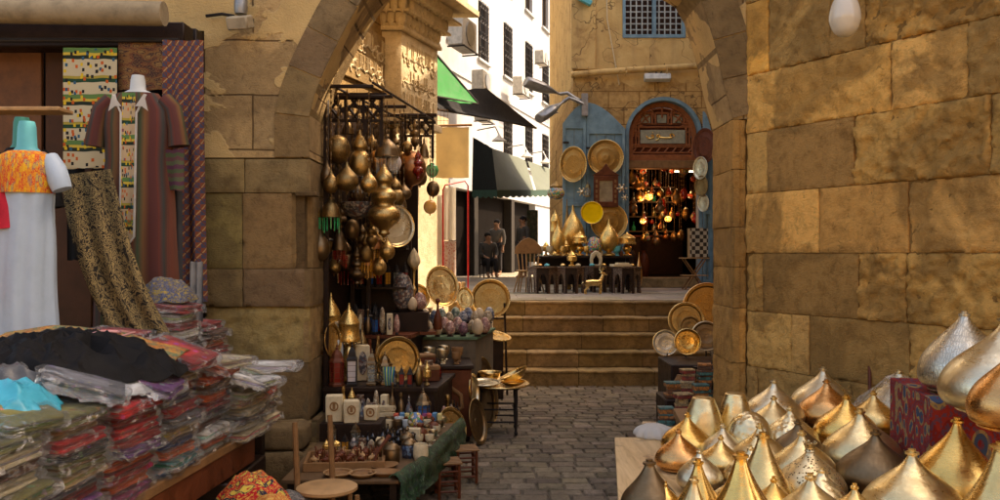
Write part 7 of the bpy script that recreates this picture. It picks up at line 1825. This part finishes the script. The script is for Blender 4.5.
quad(dr_, h_); 
o = single('brass_deer', dr_, B_bright, 'brass deer figure with antlers standing on the step edge of the court', 'deer figure', onl(594, 14.35), pi * .08)
mb = M(); mb.box2((-.18, -.12, 0), (.18, .12, .05)); 
# folding chair of slats
fc = thing('slatted_chair', 'light wooden folding slat chair with a rounded carved back, left end of the court tables', 'chair', onl(528.5, 15.0), .12)
hB = .97
for k in range(6):
    x = -.20 + .08 * k; mb = M(); mb.tube([(x * 1.35, -.05, 0), (x * .8, .0, .38), (x * .95, .03, .70)], [.017, .015, .015], 6, flat=.6); part(fc, 'slat', mb, W_tan)
mb = M(); mb.prism([(-.24, .68), (.24, .68), (.23, .80), (.12, .92), (0, .97), (-.12, .92), (-.23, .80)], [], .03, (0, .03, 0)); part(fc, 'crest', mb, W_mid, bevel=.006)
mb = M(); mb.box2((-.22, -.22, .37), (.22, .02, .395)); part(fc, 'seat', mb, W_tan, bevel=.004)
for k in range(3): x = -.18 + .18 * k; mb = M(); mb.tube([(x, .10, 0), (x, -.2, .37)], .014, 6); part(fc, 'leg', mb, W_tan)
# right side of door: folding stand with chess boards, plates
stn = thing('folding_stand', 'small dark folding table with crossed legs at the right of the doorway', 'table', onl(694, 16.2))
for s_ in (-1, 1):
    mb = M(); mb.tube([(-.2, s_ * .12, 0), (.2, s_ * .12, .58)], .014, 6); part(stn, 'leg', mb, W_mid); mb = M(); mb.tube([(.2, s_ * .12 * .9, 0), (-.2, s_ * .12 * .9, .58)], .014, 6); part(stn, 'leg', mb, W_mid)
mb = M(); mb.box2((-.26, -.15, .585), (.26, .15, .605)); part(stn, 'top', mb, W_tan, bevel=.003)
mb = M(); mb.box2((-.24, -.16, .26), (.24, .14, .275)); part(stn, 'shelf', mb, W_tan)
CHESS = NT('chess'); ck = CHESS.n('TexChecker', {'Vector': CHESS.co(rnd=False), 'Scale': 14.0, 'Color1': (.5, .45, .35, 1), 'Color2': (.03, .02, .015, 1)}); CHESS.set(color=ck.outputs[0], rough=.4); CHESS = CHESS.mat
for i, (x, l_) in enumerate(((-.05, 'chequered game board upright on the folding stand, inner one'), (.10, 'chequered game board upright on the folding stand, nearer the wall'))):
    t = thing('game_board', l_, 'game board', onl(694, 16.2, LZ + .608) + Vector((x, 0, 0)), .25, 'game boards'); mb = M(); mb.box2((-.012, -.14, 0), (.012, .14, .56)); part(t, 'edge', mb, W_tan); mb = M(); mb.box2((-.10, -.158, .01), (.10, -.142, .55)); part(t, 'chequered_face', mb, CHESS)
for i, (px, y, r_, m_, l_) in enumerate(((705, 146, .34, W_red, 'dark wooden round tray hung at the top right of the doorway'), (701, 168, .22, B_silver, 'silver rimmed plate hung high on the right door jamb'), (704, 203, .17, B_silver, 'white ornate plate with a jagged rim on the right door jamb'), (702, 186, .2, B_antique, 'dull brass plate on the right jamb, above the white ornate one'))):
    tray(Vector(((px - 500) / F * 16.6, 16.6, EYE - (y - 253) * 16.6 / F)), r_, m_, l_, (-.8, -.6, 0), oval=.8, group='plates on the right jamb', cat='plate')
mb = M(); mb.lathe(prof([(.7, 0), (1, .3), (.9, .7), (.5, .9), (.6, 1)], .13, .62), 20); single('dark_vase', mb, W_dark, 'large dark vase standing inside the door on the left', 'vase', Vector((AX - .52, FY + .9, LZ + .202)))
mb = M(); mb.lathe(prof([(.7, 0), (1, .35), (.8, .7), (.4, .9), (.5, 1)], .12, .55), 20); single('dark_vase', mb, W_red, 'reddish vase inside the door, right of the large dark one', 'vase', Vector((AX - .22, FY + 1.0, LZ + .202)))
# shop interior: counter, shelves, lit lamps
t = thing('shop_counter', 'dark counter deep inside the arched shop', 'counter', (AX + .1, FY + 2.4, LZ + .202))
mb = M(); mb.box2((-.75, -.25, 0), (.75, .25, .85)); part(t, 'body', mb, W_dark, bevel=.01); mb = M(); mb.box2((-.8, -.3, .852), (.8, .3, .89)); part(t, 'top', mb, W_red, bevel=.005)
t = thing('glass_shelves', 'wall shelves with glassware at the back of the shop', 'shelves', (AX, FY + 3.4, LZ + 1.2))
mb = M(); 
for k in range(4): mb.box2((-.7, -.12, .35 * k), (.9, .12, .35 * k + .025))
part(t, 'shelf', mb, W_mid)
for k in range(3):
    for i in range(6): figurine(Vector((AX - .55 + i * .24, FY + 3.36, LZ + 1.227 + .35 * k)), .22, [B_silver, B_bright, G_green, B_copper][(i + k) % 4], f'{["silver", "brass", "green glass", "copper"][(i + k) % 4]} bottle, {N9[i]} from the left on the {["bottom", "middle", "upper"][k]} shelf inside the shop', 'bottles on the shop shelves', 1, name='bottle')
litd = [(643, 171, .075, 'r'), (650, 167, .06, 'o'), (640, 198, .085, 'o'), (649, 197, .085, 'o'), (645, 184, .07, 'r'), (664, 168, .08, 'r'), (672, 171, .06, 'r'), (694, 179, .08, 'r'), (643, 221, .07, 'o'), (652, 222, .05, 'r'), (668, 219, .07, 'o'), (678, 214, .05, 'r'), (698, 166, .05, 'r'), (659, 184, .06, 'r'), (684, 170, .12, 'm'), (675, 163, .04, 'w'), (690, 196, .06, 'r'), (636, 178, .06, 'r')]
for i, (px, y, r_, k) in enumerate(litd):
    Y = FY + .75 + (i % 5) * .28; c = Vector(((px - 500) / F * Y, Y, EYE - (y - 253) * Y / F))
    nm = {'r': 'red mosaic glass', 'o': 'glowing orange glass', 'm': 'big colourful mosaic', 'w': 'small white'}[k]
    where = ['top left pair', 'top left pair, right one', 'double lamp at the left jamb', 'double lamp at the left, right one', 'below the top left pair', 'top centre', 'top centre, right one', 'right side', 'left side, low', 'left side, low, right one', 'centre, low', 'low, right of centre', 'top right corner', 'left of centre', 'upper right', 'just under the lintel', 'right side, lower', 'touching the left jamb'][i]
    t = thing('lit_lamp', f'{nm} lamp lit inside the dark shop, {where}', 'hanging lamp', c, 0, 'lit lamps inside the shop')
    mb = M(); mb.ball((0, 0, 0), r_, 14, sz=.9); part(t, 'globe', mb, {'r': G_red, 'o': G_lit_o, 'm': MOS_COL, 'w': G_lit_w}[k] if k != 'r' or i % 2 else G_lit_r)
    mb = M(); mb.lathe([(r_ * .5, r_ * .8), (r_ * .45, r_), (r_ * .1, r_ * 1.3)], 10); mb.tube([(0, 0, r_), (0, 0, 3.98 - c.z)], .004, 4); part(t, 'chain', mb, B_dark)
    if k == 'o':
        l = bpy.data.lights.new('lamp_light', 'POINT'); l.energy = 1.6; l.color = (1, .42, .14); l.shadow_soft_size = r_; lo = bpy.data.objects.new('lamp_light', l); COL.objects.link(lo); lo.parent = t; lo.location = (0, -r_ * 1.6, -.02)
t = thing('tube_light', 'lit white fluorescent tube across the back of the shop', 'tube light', Vector((AX + .22, FY + 2.2, fz(172) + .0)))
t.location = P(683, 171.5, FY + 2.2)
mb = M(); mb.tube([(-.28, 0, 0), (.28, 0, 0)], .016, 8); part(t, 'tube', mb, G_lit_w); mb = M(); mb.box2((-.32, -.03, .025), (.32, .03, .06)); part(t, 'fitting', mb, PLASTERW)
l = bpy.data.lights.new('tube_glow', 'AREA'); l.energy = 3; l.color = (1, .85, .6); l.shape = 'RECTANGLE'; l.size = .55; l.size_y = .03; lo = bpy.data.objects.new('tube_glow', l); COL.objects.link(lo); lo.parent = t; lo.location = (0, 0, -.03)
RI_ = random.Random(9)
xi = sorted(RI_.uniform(637, 700) for _ in range(30))
for i, px in enumerate(xi):
    y = RI_.choice([RI_.uniform(172, 190), RI_.uniform(186, 212), RI_.uniform(205, 235)]); Y = FY + RI_.uniform(.8, 2.0); k = RI_.choice(['tear', 'onionlamp', 'bell', 'ball', 'globe']); w_ = RI_.uniform(5, 9)
    mt, mn = RI_.choice([(B_antique, 'dull brass'), (B_worn, 'worn brass'), (B_wcop, 'dull copper'), (G_red, 'red glass'), (MOS_COL, 'mosaic glass'), (B_bright, 'bright brass')])
    hang(px, y, y + w_ * 1.5, w_, Y, k, mt, f'{mn} lamp hanging unlit inside the shop, {N20[i]} from the left jamb', top=3.95, group='unlit lamps hanging inside the shop')
# unlit metal lamps framing the doorway
for i, (px, y, l_) in enumerate(((632, 176, 'dark bronze lamp at the left door jamb, upper'), (633, 205, 'dark bronze lamp at the left door jamb, middle'), (699, 192, 'dark lamp at the right jamb inside the doorway'), (660, 205, 'brass lamp hanging in the middle of the doorway'), (676, 196, 'dull brass lamp right of the middle one in the doorway'), (656, 238, 'low hanging brass lamp in the doorway'))):
    Y = FY + .62 + .1 * (i % 3); hang(px, y - 8, y + 8, 9, Y, 'onionlamp' if i % 2 else 'tear', [B_antique, B_dark][i % 2], l_, top=3.6, group='unlit lamps in the shop doorway')
# facade lamp
t = thing('wall_lamp', 'white rectangular lamp fitting on the facade above the arch', 'wall lamp', Vector((fx(656), FY - .14, fz(79))))
mb = M(); mb.box((0, 0, 0), (.52, .14, .13), rot=Euler((-.3, 0, 0)).to_matrix()); part(t, 'housing', mb, plain('lamp_white', (.55, .55, .5), .4), bevel=.012); mb = M(); mb.tube([(0, .02, .06), (0, .13, .14)], .02, 6); mb.tube([(.05, .02, .06), (.16, .10, .22), (.16, .1, .3)], .01, 5); part(t, 'bracket', mb, IRON)
mb = M(); mb.tube([(fx(602), FY - .03, 10.4), (fx(607), FY - .03, fz(20)), (fx(614), FY - .03, fz(58)), (fx(619), FY - .03, fz(85))], .012, 5); single('wall_cable', mb, CREAM, 'thin pale cable running down the facade left of the window', 'cable')
mb = M(); mb.box((0, 0, 0), (.3, .12, .1), rot=Euler((0, .5, 0)).to_matrix()); single('camera_box', mb, TURQ, 'small pale blue box fixed high on the facade near its left edge', 'box', Vector((fx(584), FY - .12, fz(2))), bevel=.01)
# street lamps on the corner
def slamp(p0_, p1_, p2_, label, Y):
    a_, b_, c_ = P(*p0_, Y), P(*p1_, Y), P(*p2_, Y - .2); t = thing('street_lamp', label, 'street lamp', a_, 0, 'street lamps on the facade corner')
    mb = M(); mb.tube([(.25, .1, -.1), (0, 0, 0), (b_ - a_) * .5 + Vector((0, 0, .06)), b_ - a_], .035, 8); mb.box((.2, .1, -.1), (.12, .12, .4)); part(t, 'arm', mb, STEEL)
    d = (c_ - b_); o = (b_ + c_) / 2 - a_; mb = M(); rot = d.normalized().to_track_quat('X', 'Z').to_matrix(); mb.lathe(prof([(.22, 0), (.26, .12), (.6, .30), (.95, .5), (1, .75), (.92, .97), (.6, 1), (0, 1)], .17, d.length * 1.05), 16, b_ - a_, rot=rot @ Matrix.Rotation(pi / 2, 3, 'Y'), sy=1.15, sx=.62); part(t, 'head', mb, STEEL)
    mb = M(); mb.ball(o - Vector((0, 0, .05)), .09, 12, sx=1.5, sz=.4); part(t, 'lens', mb, G_white)
slamp((575, 98), (560, 94), (527, 82), 'upper grey street lamp reaching left from the facade corner', 16.8)
slamp((575, 100), (563, 102), (540, 118), 'lower grey street lamp drooping from the facade corner', 16.7)
# ---- awnings on the left street
tz_ = thing('green_awning', 'bright green tarpaulin awning high under the console', 'awning', (0, 0, 0))
A1, A2, A3, A4 = P(436, 57, 14.5), P(477, 103, 15.5), P(433, 96, 14.2), P(427, 60, 15.5)
def sheet(mb, a, b_, c, d, n=14, sag=.05, th=.01):
    a, b_, c, d = map(Vector, (a, b_, c, d))
    f_ = lambda u, v: (a.lerp(b_, u)).lerp(d.lerp(c, u), v) - Vector((0, 0, sag * sin(pi * u) * sin(pi * v) + .02 * noise.noise(Vector((u * 6, v * 4, 3)))))
    mb.grid(lambda u, v: tuple(f_(u, v)), n, n); mb.grid(lambda u, v: tuple(f_(1 - u, v) - Vector((0, 0, th))), n, n)
mb = M(); sheet(mb, P(437, 56, 14.5), P(478, 103, 14.8), P(462, 103, 14.3), P(434, 96, 13.8)); part(tz_, 'canvas', mb, GREEN_T)
mb = M(); mb.tube([P(437, 55, 14.5), P(478, 103, 14.8)], .02, 6); mb.tube([P(434, 96, 13.75), P(478, 104, 14.8)], .02, 6); part(tz_, 'frame', mb, IRON)
ba = thing('black_awning', 'long sagging black tarpaulin awning below the green one', 'awning', (0, 0, 0))
mb = M(); sheet(mb, P(433, 92, 14), P(486, 88, 18), P(536, 127, 22), P(437, 108, 13.6), 20, .12); part(ba, 'canvas', mb, BLACK_T)
mb = M(); mb.tube([P(437, 109, 13.6), P(490, 118, 18), P(536, 128, 22)], .03, 6); part(ba, 'pole', mb, IRON)
sa = thing('shop_awning', 'grey-green striped shop awning with a scalloped edge over the people', 'awning', (0, 0, 0))
n0, n1_, f0, f1 = P(492, 148, 23), P(497, 190, 21.5), P(553, 170, 30), P(563, 190, 29)
panels = [(0, .48), (.52, 1)]
b0_, b1_ = P(473, 137, 23.5), P(472, 190, 22.2)
for (a_, b_) in panels:
    mb = M(); sheet(mb, n0.lerp(f0, a_), n0.lerp(f0, b_), n1_.lerp(f1, b_), n1_.lerp(f1, a_), 12, .05); part(sa, 'canopy_panel', mb, AWN)
mb = M(); sheet(mb, b0_, n0, n1_, b1_, 10, .02); part(sa, 'canopy_end', mb, plain('awning_end_shaded', (.010, .012, .011), .9, spec=.05))  # end of the same canopy near black, its shade put into the colour
mb = M(); mb.grid(lambda u, v: tuple(n1_.lerp(f1, u) - Vector((0, 0, v * (.16 + .05 * abs(sin(u * 40)))))), 120, 3); part(sa, 'scalloped_edge', mb, AWN_D)
mb = M(); mb.grid(lambda u, v: tuple(b1_.lerp(n1_, u) - Vector((0, 0, v * (.16 + .05 * abs(sin(u * 14)))))), 50, 3); part(sa, 'scalloped_edge', mb, AWN_D)
# spot lamps over the shop awning
for i, (px, y, Y, l_) in enumerate(((499, 141, 23, 'small white lamp shade at the near end over the shop awning'), (527, 157, 26.5, 'small spotlight over the middle of the shop awning'), (546, 163, 28.5, 'small spotlight at the far end of the shop awning'))):
    t = thing('awning_lamp', l_, 'lamp', P(px, y, Y), 0, 'lamps over the shop awning'); mb = M(); mb.lathe([(.20, 0), (.19, .02), (.06, .12), (.03, .18)], 14); part(t, 'shade', mb, PLASTERW)
    mb = M(); mb.tube([(0, 0, .17), (-.1, .1, .4), (-.6, .4, .35)], .02, 6); part(t, 'arm', mb, STEEL)
# AC units
def ac(px, y, w_, Y, label):
    t = thing('air_conditioner', label, 'air conditioner', P(px, y, Y), math.atan2(1, .313) - pi / 2 + pi / 2, 'air conditioners on the white building')
    t.rotation_euler = (0, 0, math.atan2(1, .313)); h = w_ * .7
    mb = M(); mb.box2((-w_ / 2, -.35, 0), (w_ / 2, 0, h)); part(t, 'casing', mb, plain('ac_beige', (.50, .47, .40), .5), bevel=.02)
    mb = M(); mb.prism([(w_ * .28 * cos(a), h / 2 + w_ * .28 * sin(a)) for a in [2 * pi * i / 20 for i in range(20)]], [], .02, (-.0, -.365, 0)); part(t, 'fan_grille', mb, STEEL)
    mb = M(); mb.tube([(-w_ / 2, 0, -.03), (-w_ / 2, -.4, -.03)], .02, 5); mb.tube([(w_ / 2, 0, -.03), (w_ / 2, -.4, -.03)], .02, 5); mb.tube([(-w_ / 2, -.38, -.03), (w_ / 2, -.38, -.03)], .02, 5); part(t, 'bracket', mb, IRON)
ac(455, 50, .95, 19.0, 'large air conditioner casing on a bracket beside the console'); ac(476, 92, .8, 24.5, 'air conditioner under the nearest barred window'); ac(478, 122, .7, 24.5, 'lowest air conditioner, just above the shop awning')
ac(516, 96, .85, 29.3, 'air conditioner below the second barred window'); ac(537, 65, .7, 32.4, 'air conditioner beside the third barred window'); ac(551, 104, .7, 35.0, 'small far air conditioner under the fourth window')
# ---- people under the awning
def skinmesh(name, joints, edges, rad, mat, par):
    me = bpy.data.meshes.new(name); me.from_pydata(joints, edges, []); o = bpy.data.objects.new(name, me); COL.objects.link(o)
    m_ = o.modifiers.new('skin', 'SKIN'); m_.use_smooth_shade = True
    for i, r_ in enumerate(rad): me.skin_vertices[0].data[i].radius = (r_, r_)
    me.skin_vertices[0].data[0].use_root = True
    s_ = o.modifiers.new('sub', 'SUBSURF'); s_.levels = 1; s_.render_levels = 1
    me.materials.append(mat); o.parent = par; return o
def person(label, loc, rz, pose, shirt, trous):
    t = thing('person', label, 'person', loc, rz); 
    if pose == 'sit': hip = .48; kn = [(s_ * .12, -.42, .48) for s_ in (-1, 1)]; ft = [(s_ * .12, -.40, .06) for s_ in (-1, 1)]; lean = 0
    else: hip = .92; kn = [(s_ * .10, -.02, .50) for s_ in (-1, 1)]; ft = [(s_ * .11, .0, .06) for s_ in (-1, 1)]; lean = 0
    J = [(0, 0, hip), (0, .02, hip + .25), (0, 0, hip + .48), (0, -.01, hip + .55), (0, -.02, hip + .61), (0, -.03, hip + .69), (0, -.02, hip + .75)]
    E_ = [(0, 1), (1, 2), (2, 3), (3, 4), (4, 5), (5, 6)]; Rr = [.13, .13, .14, .055, .085, .095, .06]
    for i, s_ in enumerate((-1, 1)):
        b = len(J)
        if pose == 'sit': arm = [(s_ * .19, 0, hip + .46), (s_ * .24, -.06, hip + .20), (s_ * .15, -.28, hip + .10), (s_ * .13, -.36, hip + .09)]
        else: arm = [(s_ * .19, 0, hip + .46), (s_ * .25, .0, hip + .20), (s_ * .24, -.06, hip - .04), (s_ * .24, -.08, hip - .12)]
        J += arm; Rr += [.06, .045, .032, .035]; E_ += [(2, b), (b, b + 1), (b + 1, b + 2), (b + 2, b + 3)]
        h_ = Vector(arm[3]); dv = (h_ - Vector(arm[2])).normalized(); sv = Vector((1, 0, 0))
        for k in range(5):
            q = len(J); off = sv * (k - 2) * .018; L = .08 if k else .05
            J += [tuple(h_ + off + dv * .03), tuple(h_ + off * 1.25 + dv * L + Vector((0, 0, -.015)))]; Rr += [.009, .008]; E_ += [(b + 3, q), (q, q + 1)]
        b = len(J); J += [(s_ * .09, 0, hip - .02), kn[i], ft[i], (ft[i][0], ft[i][1] - .16, .035)]; Rr += [.085, .06, .042, .035]; E_ += [(0, b), (b, b + 1), (b + 1, b + 2), (b + 2, b + 3)]
    body = skinmesh('body', J, E_, Rr, SKIN, t)
    SJ = [(0, 0, hip - .02), (0, .02, hip + .25), (0, 0, hip + .46), (0, -.005, hip + .545)]; SE = [(0, 1), (1, 2), (2, 3)]; SR = [.155, .155, .155, .075]
    for s_ in (-1, 1):
        b = len(SJ)
        if pose == 'sit': SJ += [(s_ * .20, 0, hip + .455), (s_ * .245, -.06, hip + .20), (s_ * .17, -.24, hip + .11)]
        else: SJ += [(s_ * .20, 0, hip + .455), (s_ * .255, .0, hip + .20), (s_ * .245, -.05, hip + .0)]
        SR += [.075, .06, .048]; SE += [(2, b), (b, b + 1), (b + 1, b + 2)]
    skinmesh('shirt', SJ, SE, SR, shirt, t)
    TJ = [(0, 0, hip + .0)]; TR_ = [.15]; TE = []
    for i, s_ in enumerate((-1, 1)): b = len(TJ); TJ += [(s_ * .10, 0, hip - .03), kn[i], (ft[i][0], ft[i][1], ft[i][2] + .07)]; TR_ += [.105, .078, .062]; TE += [(0, b), (b, b + 1), (b + 1, b + 2)]
    skinmesh('trousers', TJ, TE, TR_, trous, t)
    mb = M(); mb.ball((0, .008, hip + .715), .104, 14, sy=1.05, sz=.95); part(t, 'hair', mb, HAIR)
    mb = M(); mb.lathe([(.02, 0), (0, .035)], 6, (0, -.125, hip + .665), rot=Matrix.Rotation(pi / 2, 3, 'X'))
    for s_ in (-1, 1): mb.ball((s_ * .035, -.115, hip + .695), .010, 6); mb.ball((s_ * .092, -.02, hip + .68), .02, 6, sx=.5)
    part(t, 'face', mb, SKIN); return t
SH1 = plain('shirt_pale_shaded', (.09, .085, .075), .85); SH2 = plain('shirt_white_shaded', (.15, .14, .12), .85); SH3 = cloth('shirt_check', 'plaid', [(.35, .33, .28), (.2, .2, .2), (.1, .1, .1), (.4, .38, .33)], (6, 6, 1)); TRK = plain('trousers_dark', (.03, .028, .03), .85)  # pale and white shirts darkened, awning shade put into their colour
person('seated person in a pale shirt with dark trousers on a chair under the awning', P(488, 253, 24.2) * 1 + Vector((0, 0, LZ - EYE)), .3, 'sit', SH1, TRK)
person('standing person in a whitish shirt behind the seated one, in the shade of the awning', P(497, 253, 26) + Vector((0, 0, LZ - EYE)), -.5, 'stand', SH2, TRK)
person('standing person in a checked grey shirt near the far end of the awning', P(523, 253, 23.5) + Vector((0, 0, LZ - EYE)), -1.0, 'stand', SH1, TRK)
pc = thing('cafe_chair', 'dark wooden chair under the seated person', 'chair', P(488, 253, 24.25) + Vector((0, .02, LZ - EYE)), .3)
mb = M(); mb.box2((-.21, -.24, .36), (.21, .2, .39)); part(pc, 'seat', mb, W_dark)
for a_ in (-.18, .18):
    for b_ in (-.2, .18): mb = M(); mb.tube([(a_, b_, 0), (a_, b_, .36 if b_ < 0 else .9)], .018, 6); part(pc, 'leg', mb, W_dark)
mb = M(); mb.box2((-.19, .17, .6), (.19, .19, .88)); part(pc, 'backrest', mb, W_dark)
# chairs and carpets inside the shaded shop front
mb = M(); hangcloth('shop_carpet', 527, 538, 210, 262, 25.0, cloth('carpet_dark', 'paisley', [(.03, .05, .03), (.10, .10, .06), (.02, .03, .02), (.07, .05, .03)], (1, 2, 1)), 'dark green patterned carpet hanging in the shade by the checked shirt', 1, .02, cat='carpet')

# ================================================================ RIGHT FOOT OF THE STEPS: brass trays, vases, boxes
rs2 = thing('tray_shelf', 'dark wooden stepped stand against the right pier, piled with boxes and trays', 'stand', (0, 0, 0))
mb = M(); mb.box2((1.56, 7.75, 0), (2.6, 8.4, .70)); part(rs2, 'upper_block', mb, W_dark, bevel=.01); mb = M(); mb.box2((1.42, 7.3, 0), (2.6, 7.74, .46)); part(rs2, 'middle_block', mb, W_dark, bevel=.01); mb = M(); mb.box2((1.30, 6.95, 0), (2.1, 7.29, .22)); part(rs2, 'lower_block', mb, W_dark, bevel=.01)
g_r = 'trays stacked upright at the right of the steps'
tray(P(686, 320, 8.6), .175, B_engr, 'large brass tray with a wide rim at the right end of the steps, upper', (-.15, -1, .15), B_bright, group=g_r)
tray(P(665.5, 343, 8.4), .125, B_engsil, 'round silver-gold tray standing farthest left at the right stand', (-.1, -1, .12), B_bright, group=g_r)
tray(P(687, 342, 8.25), .125, B_gold, 'deep brass bowl tray in the middle of the right tray group', (-.1, -1, .15), B_bright, depth=.05, group=g_r)
tray(P(690, 327, 8.45), .10, B_antique, 'small dull brass tray set inside the upper large one', (-.1, -1, .15), group=g_r)
tray(P(707, 307, 9.0), .25, B_engr, 'big reddish brass tray partly hidden behind the right pier', (-.1, -1, .1), B_copper, group=g_r)
tray(P(706, 336, 8.3), .14, B_dark, 'dark pewter tray next to the right pier', (-.2, -1, .15), B_silver, group=g_r)
t = thing('tray_prop', 'dark wire frame holding up the trays at the right of the steps', 'frame', (0, 0, 0))
mb = M()
for px, y, D in ((686, 337, 8.65), (665.5, 354, 8.45), (687, 353, 8.32), (707, 330, 9.1)):
    p = P(px, y, D); mb.tube([(p.x, p.y + .03, p.z + .1), (p.x, p.y, p.z - .005), (p.x, p.y - .09, p.z - .005), (p.x, p.y - .09, p.z + .02)], .007, 5); mb.tube([(p.x, p.y + .03, p.z + .1), (p.x, p.y + .06, 0 if D > 8.4 else .7)], .009, 5)
part(t, 'wire', mb, IRON)
def vase(c, r_, h_, mat, label, k=0, fl=0):
    prf_ = [[(.6, 0), (.95, .2), (1, .45), (.7, .68), (.3, .78), (.32, .9), (.5, 1)], [(.6, 0), (1, .3), (.9, .6), (.5, .85), (.35, 1)]][k]
    mb = M(); mb.lathe(prof(prf_, r_, h_), 20, fn=(lambda a, z: 1 + fl * abs(cos(4 * a))) if fl else None); single('vase', mb, mat, label, 'vase', c, 0, 'vases on the right stand')
vase(Vector((1.60, 7.60, .462)), .055, .17, W_mid, 'brown clay vase on the right stand beside the brass trays', 1)
vase(Vector((1.76, 7.62, .462)), .06, .24, IRON, 'tall black vase on the right stand')
vase(Vector((1.92, 7.62, .462)), .065, .30, IRON, 'bulky black vase beside the pier', 1)
vase(Vector((1.70, 7.52, .462)), .04, .23, B_gold, 'slim gold striped bottle vase in front of the black ones', 1, .12)
BX = ['red', 'teal', 'sand', 'brown', 'cream', 'orange']; BXc = [(.25, .04, .03), (.05, .16, .15), (.40, .28, .13), (.14, .06, .03), (.52, .42, .25), (.42, .16, .04)]
bxm = [mosaic('inlaid_box_%s' % BX[i], [BXc[i], ramp3(.7, BXc[i]), ramp3(1.2, BXc[i])], 30) for i in range(6)]
kk = 0
for st_i, (x, y, z0, n, nm) in enumerate(((1.38, 7.08, .222, 5, 'first low pile'), (1.53, 7.10, .222, 7, 'second low pile'), (1.68, 7.12, .222, 8, 'third low pile'), (1.50, 7.40, .462, 3, 'pile next to the brown vase'), (1.63, 7.38, .462, 5, 'pile before the black vases'), (1.78, 7.38, .462, 6, 'upper pile at the pier'), (1.92, 7.40, .462, 7, 'hidden upper pile'), (1.22, 7.0, 0, 6, 'floor pile nearest the paving'), (1.36, 6.87, 0, 6, 'second floor pile'), (1.50, 6.86, 0, 8, 'third floor pile'), (1.64, 6.86, 0, 9, 'floor pile at the pier'))):
    z = z0 + .001
    for i in range(n):
        kk += 1; c = (kk * 5 + i * i) % 6; h_ = R.uniform(.035, .06); w_ = R.uniform(.10, .14)
        if z + h_ > .95: break
        t = thing('inlaid_box', f'{BX[c]} inlaid box, {N12[n - 1 - i]} of the {nm}', 'box', (x + R.uniform(-.01, .01), y + R.uniform(-.01, .01), z), R.uniform(-.3, .3), 'inlaid boxes piled on the right stand')
        mb = M(); mb.box2((-w_ / 2, -w_ * .38, 0), (w_ / 2, w_ * .38, h_ * .66)); part(t, 'box', mb, bxm[c], bevel=.003); mb = M(); mb.box2((-w_ / 2 - .002, -w_ * .38 - .002, h_ * .67), (w_ / 2 + .002, w_ * .38 + .002, h_)); part(t, 'lid', mb, bxm[(c + 2) % 6], bevel=.003)
        z += h_ + .0015
for i, (x, y, z, l_) in enumerate(((1.33, 7.22, .0, 'round brown clay pot at the foot of the right stand'), (1.36, 7.12, .60, 'globe shaped brown pot on the right stand'))):
    pass
for i, (px, y, l_) in enumerate(((667, 384, 'small round golden pot on the pile, left'), (673, 393, 'round brown gourd pot at the front of the right stand'))):
    D = 7.06 + .12 * (1 - i); p = P(px, y, D); 
vase(Vector((1.40, 7.16, .0)) + Vector((.04, .1, .222)), .05, .15, B_copper, 'round brown gourd pot between the piles on the right stand', 1)
